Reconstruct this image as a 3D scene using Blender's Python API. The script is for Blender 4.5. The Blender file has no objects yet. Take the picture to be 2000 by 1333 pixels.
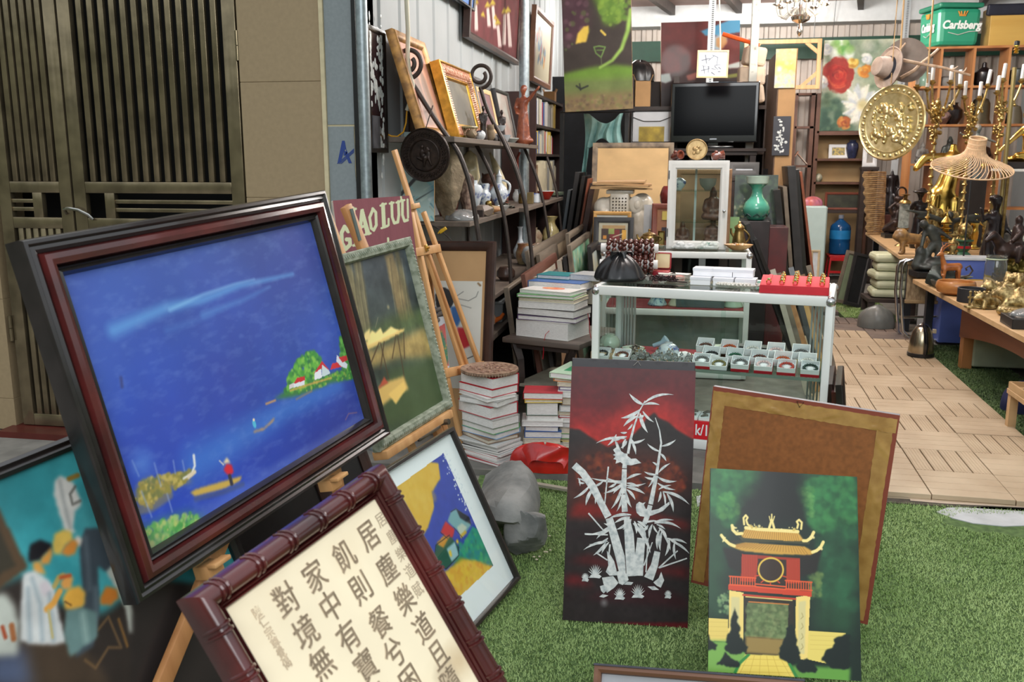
import bpy,bmesh,math,random
import numpy as np
from math import cos,sin,radians as rad
from mathutils import Matrix,Vector,Euler
PI=math.pi;NO=False;V=Vector;MT=Matrix.Translation;MR=Matrix.Rotation;en=enumerate;RNG=random.Random;lsp=np.linspace
random.seed(7)
scene=bpy.context.scene
COL=scene.collection
# camera
CAM=np.array([.0,.0,1.58])
YAW,PITCH,LENS=rad(10.63),rad(11.2),32.
FPX=LENS/36.*2000.
Fv=np.array([-sin(YAW)*cos(PITCH),cos(YAW)*cos(PITCH),-sin(PITCH)])
Rv=np.array([cos(YAW),sin(YAW),.0])
Uv=np.cross(Rv,Fv)
cam_d=bpy.data.cameras.new('camera');cam_d.lens=LENS;cam_d.sensor_width=36
cam_d.clip_start=.05;cam_d.clip_end=200
cam_d.dof.use_dof=True;cam_d.dof.focus_distance=4.;cam_d.dof.aperture_fstop=6.
cam=bpy.data.objects.new('camera',cam_d);COL.objects.link(cam)
cam.location=CAM;cam.rotation_euler=(PI/2-PITCH,0,YAW)
scene.camera=cam
# view, world, light
vs=scene.view_settings
scene.display_settings.display_device='sRGB'
vs.view_transform='Standard';vs.look='None';vs.gamma=1;vs.use_curve_mapping=NO
vs.exposure=.28
scene.cycles.max_bounces=7;scene.cycles.transparent_max_bounces=16
scene.cycles.caustics_reflective=NO;scene.cycles.caustics_refractive=NO
scene.cycles.sample_clamp_indirect=3.
def hx(c):return np.asarray(c,float)
def xy(*a):return list(zip(a[::2],a[1::2]))
def lin(c):
 c=hx(c)/255.
 return np.where(c<=.04045,c/12.92,((c+.055)/1.055)**2.4)
def rgba(c):
 l=lin(c);return(l[0],l[1],l[2],1.)
world=bpy.data.worlds.new('world');scene.world=world;world.use_nodes=True
nt=world.node_tree;nt.nodes.clear()
out=nt.nodes.new('ShaderNodeOutputWorld');bg=nt.nodes.new('ShaderNodeBackground')
tc=nt.nodes.new('ShaderNodeTexCoord');sx=nt.nodes.new('ShaderNodeSeparateXYZ')
nz=nt.nodes.new('ShaderNodeTexNoise');nz.inputs['Scale'].default_value=6;nz.inputs['Detail'].default_value=6
ad=nt.nodes.new('ShaderNodeMath');ad.operation='MULTIPLY_ADD';ad.inputs[1].default_value=.55
rp=nt.nodes.new('ShaderNodeValToRGB')
cr=rp.color_ramp;cr.elements[0].position=.0;cr.elements[0].color=(.1,.1,.09,1)
cr.elements[1].position=.42;cr.elements[1].color=(.14,.17,.1,1)
e=cr.elements.new(.56);e.color=(.7,.76,.78,1)
e=cr.elements.new(.8);e.color=(1.,1.05,1.1,1)
bg.inputs['Strength'].default_value=1.
nt.links.new(tc.outputs['Generated'],sx.inputs[0]);nt.links.new(tc.outputs['Generated'],nz.inputs['Vector'])
nt.links.new(nz.outputs['Fac'],ad.inputs[0]);nt.links.new(sx.outputs['Z'],ad.inputs[2])
nt.links.new(ad.outputs[0],rp.inputs[0]);nt.links.new(rp.outputs[0],bg.inputs['Color'])
nt.links.new(bg.outputs[0],out.inputs[0])
def point_light(name,loc,power,color,r=.22):
 l=bpy.data.lights.new(name,'POINT');l.energy=power;l.color=color;l.shadow_soft_size=r
 o=bpy.data.objects.new(name,l);o.location=loc;COL.objects.link(o);return o
def area_light(name,loc,rot,sx_,sy_,power,color=(1,1,1)):
 l=bpy.data.lights.new(name,'AREA');l.shape='RECTANGLE';l.size=sx_;l.size_y=sy_
 l.energy=power;l.color=color
 o=bpy.data.objects.new(name,l);o.location=loc;o.rotation_euler=rot;COL.objects.link(o);return o
 # unseen fluorescent tubes assumed: point lights added under the roof to brighten the deep shop
for i,(lx,ly,lp)in en([(.3,5.7,88),(.2,7.6,74),(1.,7.,84),(1.9,9.4,100),(.9,11.3,110),(-.9,11.4,40)]):
 point_light('roof_fill_light',(lx,ly,3.2),lp,(1.,.98,.94))
 # daylight of the open street side, behind and above the camera
area_light('street_daylight',(.9,-2.6,3.6),(rad(62),0,rad(-6)),4.5,2.5,150,(.96,.98,1.))
# pixel helpers (photo pixel -> point of the place)
def ray(px,py):
 d=Fv*FPX+Rv*(px-1000.)-Uv*(py-666.5);return d/np.linalg.norm(d)
def onZ(px,py,z):d=ray(px,py);return V(CAM+d*((z-CAM[2])/d[2]))
def onY(px,py,y):d=ray(px,py);return V(CAM+d*((y-CAM[1])/d[1]))
def onX(px,py,x):d=ray(px,py);return V(CAM+d*((x-CAM[0])/d[0]))
def mpp(p):return float((np.array(p)-CAM)@Fv)/FPX
# materials
MATS={}
def M(name,c,rough=.5,mt=.0,var=.12,fq=10.,bu=.0,c2=None,stretch=None,ct=.0,trans=.0,emit=.0,detail=5,ior=1.45,alpha=1.,sss=.0,bscale=None,spec=None,lo=.35,hi=.65):
 if name in MATS:return MATS[name]
 m=bpy.data.materials.new(name);m.use_nodes=True;t=m.node_tree;b=t.nodes['Principled BSDF']
 b.inputs['Roughness'].default_value=rough;b.inputs['Metallic'].default_value=mt
 b.inputs['Coat Weight'].default_value=ct;b.inputs['Coat Roughness'].default_value=.08
 b.inputs['Transmission Weight'].default_value=trans;b.inputs['IOR'].default_value=ior
 b.inputs['Alpha'].default_value=alpha
 if spec is not None:b.inputs['Specular IOR Level'].default_value=spec
 base=lin(c)
 if emit>0:
  b.inputs['Emission Color'].default_value=rgba(c);b.inputs['Emission Strength'].default_value=emit
 if var>0 or c2 is not None or bu>0:
  co=t.nodes.new('ShaderNodeTexCoord');mp=t.nodes.new('ShaderNodeMapping')
  if stretch:mp.inputs['Scale'].default_value=stretch
  n=t.nodes.new('ShaderNodeTexNoise');n.inputs['Scale'].default_value=fq;n.inputs['Detail'].default_value=detail
  t.links.new(co.outputs['Object'],mp.inputs[0]);t.links.new(mp.outputs[0],n.inputs['Vector'])
  r=t.nodes.new('ShaderNodeValToRGB');r.color_ramp.elements[0].position=lo;r.color_ramp.elements[1].position=hi
  a=lin(c2)if c2 is not None else base*(1-var);z=base if c2 is not None else np.minimum(base*(1+var),1)
  r.color_ramp.elements[0].color=(*a,1);r.color_ramp.elements[1].color=(*z,1)
  t.links.new(n.outputs['Fac'],r.inputs[0]);t.links.new(r.outputs[0],b.inputs['Base Color'])
  if bu>0:
   bp=t.nodes.new('ShaderNodeBump');bp.inputs['Strength'].default_value=bu;bp.inputs['Distance'].default_value=.01
   src=n
   if bscale:
    src=t.nodes.new('ShaderNodeTexNoise');src.inputs['Scale'].default_value=bscale;src.inputs['Detail'].default_value=4
    t.links.new(mp.outputs[0],src.inputs['Vector'])
   t.links.new(src.outputs['Fac'],bp.inputs['Height']);t.links.new(bp.outputs[0],b.inputs['Normal'])
 else:
  b.inputs['Base Color'].default_value=(*base,1)
 MATS[name]=m;return m
def N(*a,**k):return M('tone_'+repr((a,k)),*a,**k)
def wood(name,c,c2,rough=.45,axis=0,sc=18,ct=.0,bu=.05):
 st=[1,1,1];st[axis]=.08
 return M(name,c,rough,c2=c2,fq=sc,stretch=st,ct=ct,bu=bu,lo=.3,hi=.7)
def glass_mat(name,tint=(250,253,252),rough=.0,op=.14):
# clear pane: mostly see-through with a sharp reflection of the street
 if name in MATS:return MATS[name]
 m=bpy.data.materials.new(name);m.use_nodes=True;t=m.node_tree;t.nodes.clear()
 o=t.nodes.new('ShaderNodeOutputMaterial');mx=t.nodes.new('ShaderNodeMixShader')
 tr=t.nodes.new('ShaderNodeBsdfTransparent');gl=t.nodes.new('ShaderNodeBsdfGlossy');fr=t.nodes.new('ShaderNodeFresnel')
 fr.inputs['IOR'].default_value=1.45;gl.inputs['Roughness'].default_value=rough
 tr.inputs['Color'].default_value=rgba(tint)
 ge=t.nodes.new('ShaderNodeNewGeometry');mu=t.nodes.new('ShaderNodeMath');mu.operation='MULTIPLY';iv=t.nodes.new('ShaderNodeMath');iv.operation='SUBTRACT';iv.inputs[0].default_value=1.
 t.links.new(ge.outputs['Backfacing'],iv.inputs[1]);t.links.new(fr.outputs[0],mu.inputs[0]);t.links.new(iv.outputs[0],mu.inputs[1])
 t.links.new(mu.outputs[0],mx.inputs[0]);t.links.new(tr.outputs[0],mx.inputs[1]);t.links.new(gl.outputs[0],mx.inputs[2])
 t.links.new(mx.outputs[0],o.inputs[0]);MATS[name]=m;return m
def paint_mat(name,rough=.5,ct=.0,bu=.0):
 key='paint_'+name
 if key in MATS:return MATS[key]
 m=bpy.data.materials.new(key);m.use_nodes=True;t=m.node_tree;b=t.nodes['Principled BSDF']
 a=t.nodes.new('ShaderNodeAttribute');a.attribute_name='pigment'
 b.inputs['Roughness'].default_value=rough;b.inputs['Coat Weight'].default_value=ct;b.inputs['Coat Roughness'].default_value=.06;b.inputs['Specular IOR Level'].default_value=.3
 t.links.new(a.outputs['Color'],b.inputs['Base Color'])
 if bu:
  co=t.nodes.new('ShaderNodeTexCoord');n=t.nodes.new('ShaderNodeTexNoise');n.inputs['Scale'].default_value=260
  bp=t.nodes.new('ShaderNodeBump');bp.inputs['Strength'].default_value=bu;bp.inputs['Distance'].default_value=.004
  t.links.new(co.outputs['Object'],n.inputs['Vector']);t.links.new(n.outputs['Fac'],bp.inputs['Height']);t.links.new(bp.outputs[0],b.inputs['Normal'])
 MATS[key]=m;return m
# objects
def tag(o,label,cat,group=None,kind=None):
 o['label']=label;o['category']=cat
 if group:o['group']=group
 if kind:o['kind']=kind
 return o
def thing(name,label,cat,loc=(0,0,0),rot=(0,0,0),group=None,mat=None):
 o=bpy.data.objects.new(name,None);o.empty_display_size=.05;COL.objects.link(o)
 if mat is not None:o.matrix_world=mat
 else:o.location=loc;o.rotation_euler=rot if not isinstance(rot,(int,float))else(0,0,rot)
 return tag(o,label,cat,group)
def structure(o,label=None,cat=None):
 o['kind']='structure'
 if label:o['label']=label
 if cat:o['category']=cat
 return o
def dup(root,loc=None,rot=None,label=None,group=None,fq=None):
 r=root.copy();COL.objects.link(r)
 if loc is not None:r.location=loc
 if rot is not None:r.rotation_euler=rot if not isinstance(rot,(int,float))else(0,0,rot)
 if fq is not None:r.scale=(fq,)*3 if isinstance(fq,(int,float))else fq
 if label:r['label']=label
 if group:r['group']=group
 for ch in list(root.children):
  c=ch.copy();COL.objects.link(c);c.parent=r
  for g in list(ch.children):
   d=g.copy();COL.objects.link(d);d.parent=c
 return r
def basis(d):
 d=V(d).normalized();up=V((0,0,1))if abs(d.z)<.95 else V((1,0,0))
 x=d.cross(up).normalized();y=x.cross(d).normalized();return x,y,d
def frame_axes(x,y,z,o):
 m=Matrix.Identity(4)
 for i,a in en((x,y,z)):
  for j in range(3):m[j][i]=a[j]
 for j in range(3):m[j][3]=o[j]
 return m
class MB:
 def __init__(s):s.bm=bmesh.new();s.flat=0
 def _faces(s,rings,closed_u=True,cap=True,closed_v=NO):
  n=len(rings)
  for i in range(n if closed_v else n-1):
   a,b=rings[i],rings[(i+1)%n];k=len(a)
   for j in range(k if closed_u else k-1):
    try:s.bm.faces.new((a[j],a[(j+1)%k],b[(j+1)%k],b[j]))
    except ValueError:pass
  if cap and not closed_v and closed_u:
   for r,fl in((rings[0],True),(rings[-1],NO)):
    try:s.bm.faces.new(list(reversed(r))if fl else r)
    except ValueError:pass
 def box(s,c,sz,rot=None,bev=.0,taper=1.,M4=None):
  x,y,z=[v/2 for v in sz];vs_=[]
  for dz in(-1,1):
   k=taper if dz>0 else 1.
   for dx,dy in((-1,-1),(1,-1),(1,1),(-1,1)):
    vs_.append(V((dx*x*k,dy*y*k,dz*z)))
  if rot is not None:
   R=Euler(rot).to_matrix()if not isinstance(rot,Matrix)else rot
   vs_=[R@v for v in vs_]
  vs_=[v+V(c)for v in vs_]
  if M4 is not None:vs_=[M4@v for v in vs_]
  bv=[s.bm.verts.new(v)for v in vs_]
  fs=[s.bm.faces.new([bv[i]for i in q])for q in((3,2,1,0),(4,5,6,7),(0,1,5,4),(1,2,6,5),(2,3,7,6),(3,0,4,7))]
  if bev>0:
   ed=set(e for f in fs for e in f.edges)
   bmesh.ops.bevel(s.bm,geom=list(ed),offset=bev,segments=2,affect='EDGES',profile=.5)
  return s
 def bar(s,p0,p1,w,h,up=(0,0,1),bev=.0):
  p0,p1=V(p0),V(p1);d=(p1-p0);L=d.length;d.normalize()
  u=V(up);x=d.cross(u)
  if x.length<1e-4:x=d.cross(V((1,0,0)))
  x.normalize();y=x.cross(d).normalized()
  R=Matrix((x,d,y)).transposed()
  return s.box((p0+p1)/2,(w,L,h),R,bev)
 def tube(s,pts,r,n=8,closed=NO,cap=True,flat=1.):
  pts=[V(p)for p in pts];k=len(pts);rings=[];prev=None
  for i,p in en(pts):
   a=pts[(i-1)%k]if(closed or i>0)else p;b=pts[(i+1)%k]if(closed or i<k-1)else p
   d=b-a
   if d.length<1e-9:d=V((0,0,1))
   d.normalize()
   if prev is None:x=basis(d)[0]
   else:
    x=prev-d*prev.dot(d)
    x=basis(d)[0]if x.length<1e-5 else x.normalized()
   prev=x;y=d.cross(x);rr=r[i]if isinstance(r,(list,tuple))else r
   rings.append([s.bm.verts.new(p+x*(cos(2*PI*j/n)*rr)+y*(sin(2*PI*j/n)*rr*flat))for j in range(n)])
  s._faces(rings,True,cap,closed);return s
 def lathe(s,prof,n=24,at=(0,0,0),M4=None,sx=1.,sy=1.,cap=True):
  rings=[]
  for r,z in prof:
   ring=[]
   for j in range(n):
    v=V((cos(2*PI*j/n)*r*sx,sin(2*PI*j/n)*r*sy,z))
    v=(M4@v)if M4 is not None else v+V(at)
    ring.append(s.bm.verts.new(v))
   rings.append(ring)
  s._faces(rings,True,cap);return s
 def ball(s,c,r,n=12,M4=None):
  if isinstance(r,(int,float)):r=(r,r,r)
  m=max(5,n//2+1);rings=[]
  for i in range(m+1):
   t=PI*i/m;sn,cs=max(sin(t),.02),cos(t)
   ring=[]
   for j in range(n):
    v=V((c[0]+r[0]*sn*cos(2*PI*j/n),c[1]+r[1]*sn*sin(2*PI*j/n),c[2]-r[2]*cs))
    ring.append(s.bm.verts.new(M4@v if M4 is not None else v))
   rings.append(ring)
  s._faces(rings);return s
 def prism(s,pts,d,M4=None,z0=.0):
  a=[V((p[0],p[1],z0))for p in pts];b=[V((p[0],p[1],z0+d))for p in pts]
  if M4 is not None:a=[M4@v for v in a];b=[M4@v for v in b]
  va=[s.bm.verts.new(v)for v in a];vb=[s.bm.verts.new(v)for v in b];n=len(pts)
  try:
   s.bm.faces.new(list(reversed(va)));s.bm.faces.new(vb)
   for i in range(n):s.bm.faces.new((va[i],va[(i+1)%n],vb[(i+1)%n],vb[i]))
  except ValueError:pass
  return s
 def molding(s,w,h,prof,x0=.0,y0=.0):
 # mitred picture-frame moulding; prof = [(inset from the outer edge, height)], closed loop; front is +z
  rings=[]
  for cx,cy,ax,ay in((0,0,1,1),(w,0,-1,1),(w,h,-1,-1),(0,h,1,-1)):
   rings.append([s.bm.verts.new((x0+cx+ax*d,y0+cy+ay*d,z))for d,z in prof])
  s._faces(rings,True,NO,True);return s
 def quad(s,*p):
  s.bm.faces.new([s.bm.verts.new(V(q))for q in p]);return s
 def add(s,me,M4):
  k=len(s.bm.verts);s.bm.from_mesh(me);s.bm.verts.ensure_lookup_table()
  for v in s.bm.verts[k:]:v.co=M4@v.co
  return s
 def xf(s,M4):
  for v in s.bm.verts:v.co=M4@v.co
  return s
 def jitter(s,a,seed=1):
  rd=RNG(seed)
  for v in s.bm.verts:v.co+=V((rd.uniform(-a,a),rd.uniform(-a,a),rd.uniform(-a,a)))
  return s
 def mk(s,name,mat,parent=None,smooth=True,loc=None,rot=None,sub=0,mat4=None,ang=40):
  bmesh.ops.recalc_face_normals(s.bm,faces=s.bm.faces[:])
  me=bpy.data.meshes.new(name);s.bm.to_mesh(me);s.bm.free()
  return link_mesh(name,me,mat,parent,smooth and not s.flat,loc,rot,sub,mat4,ang)
def link_mesh(name,me,mat,parent=None,smooth=True,loc=None,rot=None,sub=0,mat4=None,ang=40):
 o=bpy.data.objects.new(name,me);COL.objects.link(o)
 if mat is not None:me.materials.append(mat)
 if parent is not None:o.parent=parent
 if mat4 is not None:o.matrix_world=mat4
 if loc is not None:o.location=loc
 if rot is not None:o.rotation_euler=rot if not isinstance(rot,(int,float))else(0,0,rot)
 if smooth:
  me.shade_smooth()
  try:me.set_sharp_from_angle(angle=rad(ang))
  except Exception:pass
 if sub:
  md=o.modifiers.new('subdiv','SUBSURF');md.levels=sub;md.render_levels=sub
 return o
def bake(o):
 """apply an object's modifiers into its mesh"""
 dg=bpy.context.evaluated_depsgraph_get();me=bpy.data.meshes.new_from_object(o.evaluated_get(dg))
 old=o.data;o.modifiers.clear();o.data=me;bpy.data.meshes.remove(old);return o
def sculpt(name,parts,mat,parent=None,k=1.,vox=.012,smooth=4,loc=None,rot=None,disp=.0,dscale=30):
 """one continuous surface grown from capsules ('c',p0,r0,p1,r1), ellipsoids ('e',c,(rx,ry,rz)) and boxes ('b',c,size)"""
 b=MB()
 for p in parts:
  if p[0]=='c':
   a,q=V(p[1])*k,V(p[3])*k;r0,r1=p[2]*k,p[4]*k
   if(a-q).length>1e-5:b.tube([a,a.lerp(q,.5),q],[r0,(r0+r1)/2,r1],10)
   b.ball(a,r0,10);b.ball(q,r1,10)
  elif p[0]=='e':b.ball(V(p[1])*k,tuple(v*k for v in p[2]),14)
  elif p[0]=='b':b.box(V(p[1])*k,tuple(v*k for v in p[2]))
 o=b.mk(name,mat,parent,True,loc,rot,ang=180)
 r=o.modifiers.new('r','REMESH');r.mode='VOXEL';r.voxel_size=vox*k
 if smooth:sm=o.modifiers.new('s','SMOOTH');sm.factor=.5;sm.iterations=smooth
 if disp:
  tx=bpy.data.textures.get('carve%g'%dscale)or bpy.data.textures.new('carve%g'%dscale,'CLOUDS');tx.noise_scale=1./dscale
  d=o.modifiers.new('d','DISPLACE');d.texture=tx;d.strength=disp*k;d.mid_level=.5;d.texture_coords='LOCAL'
 bake(o);o.data.shade_smooth();return o
def BOX(*a,**k):b=MB();b.flat=1;return b.box(*a,**k)
def backing(w,h,t):BOX((w/2,h/2,-.018),(w-.05,h-.05,.012)).mk('back_board',MATS['hardboard_back'],t)
def LA(*a,**k):return MB().lathe(*a,**k)
def TU(*a,**k):return MB().tube(*a,**k)
def MOL(*a,**k):return MB().molding(*a,**k)
def text_mesh(body,size=1.,extrude=.0,offset=.0,shear=.0,align='LEFT'):
 c=bpy.data.curves.new('lettering','FONT');c.body=body;c.size=size;c.extrude=extrude;c.offset=offset;c.shear=shear
 c.align_x=align;c.resolution_u=3
 o=bpy.data.objects.new('lettering',c);COL.objects.link(o)
 dg=bpy.context.evaluated_depsgraph_get();me=bpy.data.meshes.new_from_object(o.evaluated_get(dg))
 bpy.data.objects.remove(o);bpy.data.curves.remove(c);return me
# painted surfaces (pigment stored per vertex of a fine grid)
def vnoise(X,Y,sc,seed=0,octv=4):
 tot=np.zeros_like(X);amp=1.;nrm=.0
 for o in range(octv):
  rs=np.random.RandomState(seed*31+o);g=rs.rand(64,64)
  x=X*sc;y=Y*sc;xi=np.floor(x).astype(int);yi=np.floor(y).astype(int);fx=x-xi;fy=y-yi
  fx=fx*fx*(3-2*fx);fy=fy*fy*(3-2*fy)
  a=g[yi%64,xi%64];b_=g[yi%64,(xi+1)%64];c_=g[(yi+1)%64,xi%64];d=g[(yi+1)%64,(xi+1)%64]
  tot+=amp*((a*(1-fx)+b_*fx)*(1-fy)+(c_*(1-fx)+d*fx)*fy);nrm+=amp;amp*=.5;sc*=2.
 return tot/nrm
class Paint:
 """canvas of w x h metres in the local frame M4 (x right, y up, z out); traced in photo pixels through the picture plane"""
 def __init__(s,M4,w,h,base,res=450,x0=.0,y0=.0):
  s.M4,s.w,s.h,s.x0,s.y0=M4,w,h,x0,y0
  s.nx=max(4,int(w*res));s.ny=max(4,int(h*res))
  s.X,s.Y=np.meshgrid(lsp(0,w,s.nx)+x0,lsp(0,h,s.ny)+y0)
  s.img=np.empty((s.ny,s.nx,3));s.img[:]=hx(base)
  s.inv=np.array(M4.inverted());s.o=np.array(M4.translation);s.n=np.array(M4.col[2][:3])
 def loc(s,p):
  d=ray(*p);q=CAM+d*(((s.o-CAM)@s.n)/(d@s.n));l=s.inv@np.append(q,1);return l[:2]
 def pts(s,pp):return np.array([s.loc(p)for p in pp])
 def _soft(s,m,blur):
  k=int(round(blur/s.w*s.nx))
  if k<1:return m
  for _ in range(2):
   for ax in(0,1):
    pad=xy(0,0,0,0);pad[ax]=(k+1,k)
    c=np.cumsum(np.pad(m,pad,mode='edge'),axis=ax)
    m=(c[2*k+1:,:]-c[:-2*k-1,:]if ax==0 else c[:,2*k+1:]-c[:,:-2*k-1])/(2*k+1)
  return m
 def put(s,m,c,a=1.):
  m=(m*a)[...,None];s.img=s.img*(1-m)+hx(c)*m;return s
 def mask(s,P):
  m=np.zeros(s.X.shape,bool);n=len(P)
  for i in range(n):
   x1,y1=P[i];x2,y2=P[(i+1)%n]
   if y1==y2:continue
   cnd=((s.Y>=min(y1,y2))&(s.Y<max(y1,y2)));m^=cnd&(s.X<(x2-x1)*(s.Y-y1)/(y2-y1)+x1)
  return m.astype(float)
 def po(s,pp,c,blur=.0,a=1.,edge=.0,seed=3,esc=30,local=NO):
  P=np.array(pp,float)if local else s.pts(pp);X,Y=s.X,s.Y
  if edge:
   s.X=X+(vnoise(X,Y,esc,seed)-.5)*edge;s.Y=Y+(vnoise(X,Y,esc,seed+5)-.5)*edge
  m=s.mask(P);s.X,s.Y=X,Y
  return s.put(s._soft(m,blur),c,a)
 def ln(s,pp,c,w=2.,soft=1.,a=1.,w2=None,local=NO):
  """stroke along photo points, w in metres (tapering to w2)"""
  P=np.array(pp,float)if local else s.pts(pp);best=np.full(s.X.shape,-9.);n=len(P)-1;w2=w if w2 is None else w2
  px_=s.w/s.nx
  for i in range(n):
   p,q=P[i],P[i+1];d=q-p;L=max(d@d,1e-12)
   t=np.clip(((s.X-p[0])*d[0]+(s.Y-p[1])*d[1])/L,0,1)
   dist=np.hypot(s.X-p[0]-t*d[0],s.Y-p[1]-t*d[1]);ww=w+(w2-w)*(i+t)/n
   best=np.maximum(best,(ww/2-dist)/(px_*soft))
  return s.put(np.clip(best+.5,0,1),c,a)
 def blob(s,p,rx,ry,c,soft=.3,a=1.,edge=.0,seed=1):
  q=s.loc(p);dx=(s.X-q[0])/rx;dy=(s.Y-q[1])/ry;r=np.hypot(dx,dy)
  if edge:r=r+(vnoise(s.X,s.Y,1.5/min(rx,ry),seed)-.5)*edge
  return s.put(np.clip((1-r)/max(soft,1e-3)+.5*(soft<.05),0,1),c,a)
 def dabs(s,pp,cols,blur=.0,n=200,r=.006,seed=1,a=.9):
  """dabs of colour inside an outline"""
  P=s.pts(pp);lo,hi=P.min(0),P.max(0);rd=np.random.RandomState(seed);px_=s.w/s.nx
  for _ in range(n):
   q=lo+(hi-lo)*rd.rand(2);c=cols[rd.randint(len(cols))];inside=NO;k=len(P)
   for i in range(k):
    (x1,y1),(x2,y2)=P[i],P[(i+1)%k]
    if(y1>q[1])!=(y2>q[1])and q[0]<(x2-x1)*(q[1]-y1)/(y2-y1)+x1:inside=not inside
   if not inside:continue
   rr=r*(.5+rd.rand());i0=int((q[0]-s.x0-rr)/px_);i1=int((q[0]-s.x0+rr)/px_)+2
   j0=int((q[1]-s.y0-rr)/s.h*s.ny);j1=int((q[1]-s.y0+rr)/s.h*s.ny)+2
   i0,j0=max(i0,0),max(j0,0)
   if i1<=i0 or j1<=j0:continue
   d=np.hypot(s.X[j0:j1,i0:i1]-q[0],s.Y[j0:j1,i0:i1]-q[1]);m=(np.clip((rr-d)/(rr*.6),0,1)*a)[...,None]
   s.img[j0:j1,i0:i1]=s.img[j0:j1,i0:i1]*(1-m)+hx(c)*m
  return s
 def grad(s,pp,ca,cb,a=1.,mask=None):
  """blend ca->cb from photo point pp[0] to pp[1]"""
  p,q=s.pts(pp);d=q-p;t=np.clip(((s.X-p[0])*d[0]+(s.Y-p[1])*d[1])/(d@d),0,1)[...,None]
  c=hx(ca)*(1-t)+hx(cb)*t;m=a if mask is None else(mask*a)[...,None]
  s.img=s.img*(1-m)+c*m;return s
 def mot(s,amt=.1,sc=12,seed=0,tint=None,ax=1.,ay=1.):
  n=(vnoise(s.X*ax,s.Y*ay,sc,seed)-.5)[...,None]*2
  if tint is None:s.img=np.clip(s.img*(1+n*amt),0,255)
  else:s.img=s.img+np.clip(n,0,1)*amt*(hx(tint)-s.img)
  return s
 def mk(s,name,parent,rough=.5,ct=.0,z=.0,bu=.0,key=None):
  nx,ny=s.nx,s.ny;me=bpy.data.meshes.new(name)
  co=np.stack([s.X,s.Y,np.full_like(s.X,z)],-1).reshape(-1,3).astype(np.float32)
  i=(np.arange(ny-1)[:,None]*nx+np.arange(nx-1)[None,:]).ravel()
  q=np.stack([i,i+1,i+nx+1,i+nx],-1).astype(np.int32)
  me.vertices.add(len(co));me.vertices.foreach_set('co',co.ravel())
  me.loops.add(q.size);me.loops.foreach_set('vertex_index',q.ravel())
  me.polygons.add(len(q));me.polygons.foreach_set('loop_start',np.arange(0,q.size,4,dtype=np.int32))
  me.update(calc_edges=True)
  at=me.attributes.new('pigment','FLOAT_COLOR','POINT')
  c4=np.ones((len(co),4),np.float32);c4[:,:3]=lin(np.clip(s.img,0,255)).reshape(-1,3);at.data.foreach_set('color',c4.ravel())
  return link_mesh(name,me,paint_mat(key or('r%g_%g_%g'%(rough,ct,bu)),rough,ct,bu),parent,NO)
def pfr(o,u,n):
 """4x4 frame: x = u, z = n (towards the viewer), y = z cross x"""
 z=V(n).normalized();x=V(u);x=(x-z*x.dot(z)).normalized();return frame_axes(x,z.cross(x),z,V(o))
def onpl(M4,px,py):
 d=ray(px,py);n=np.array(M4.col[2][:3]);q=CAM+d*(((np.array(M4.translation)-CAM)@n)/(d@n));return M4.inverted()@V(q)
def lean(base,width_dir,tilt,facing=1):
 """frame for a flat thing whose lower edge lies along width_dir (degrees in plan) and leans back by tilt degrees"""
 a=rad(width_dir);u=V((cos(a),sin(a),0));b=V((sin(a),-cos(a),0))*facing
 t=rad(tilt);n=b*cos(t)+V((0,0,1))*sin(t)
 return pfr(base,u,n)
# the setting
M_concrete=N((128,124,116),.9,var=.18,fq=7,bu=.25)
M_tile=N((150,131,101),.55,var=.05,fq=40,bu=.03)
M_grey=N((128,136,138),.6,var=.05,fq=60)
M_cream=N((196,184,150),.8,var=.08,fq=20)
M_white=N((170,175,176),.7,var=.04,fq=3)
M_galv=N((150,160,164),.42,mt=.75,var=.16,fq=35)
M_dark=N((14,14,13),.9,var=0)
M_black=N((28,28,29),.35,var=.15,fq=30)
M_wa=N((226,228,224),.35,var=.02,fq=10)
M_stain=N((134,121,97),.22,mt=.75,var=.25,fq=9,bu=.04)
M_green_beam=N((30,70,54),.5,var=.12,fq=8)
def plate(name,x0,x1,y0,y1,z0,z1,mat,bev=0):
 b=MB();b.box(((x0+x1)/2,(y0+y1)/2,(z0+z1)/2),(x1-x0,y1-y0,z1-z0),bev=bev);return b.mk(name,mat,smooth=NO)
structure(plate('floor',-5.5,5,-3,14.2,-.12,-.006,M_concrete))
structure(plate('floor_slab',-1.66,.9,4.34,13.3,-.006,.028,N((112,110,104),.85,var=.2,fq=9,bu=.2)))
# front of the house next door: tiled wall pieces around the steel gate
def tiled(name,x0,x1,z0,z1,y0=4.6,th=.25,tile=.597,zoff=.193):
 b=MB();z=z0
 while z<z1-1e-3:
  zt=min(z1,(math.floor((z-zoff)/tile+1e-4)+1)*tile+zoff)
  b.box(((x0+x1)/2,y0+th/2,(z+zt)/2),(x1-x0,th,zt-z-.004),bev=.0015);z=zt
 b.box(((x0+x1)/2,y0+th/2+.004,(z0+z1)/2),(x1-x0-.002,th,z1-z0-.002))
 return structure(b.mk(name,M_tile,smooth=NO))
tiled('wall_front',-2.315,-1.862,0,3.3)
tiled('wall_front',-5.4,-3.875,0,3.3)
structure(plate('recess_shade_sheet',-4.2,-2.,4.95,5.,-.1,3.3,M_dark))  # black sheet, the unlit inside behind the gate put into its colour
structure(plate('trim_1',-1.862,-1.838,4.585,4.8,0,3.3,M_cream,.004))
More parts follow.
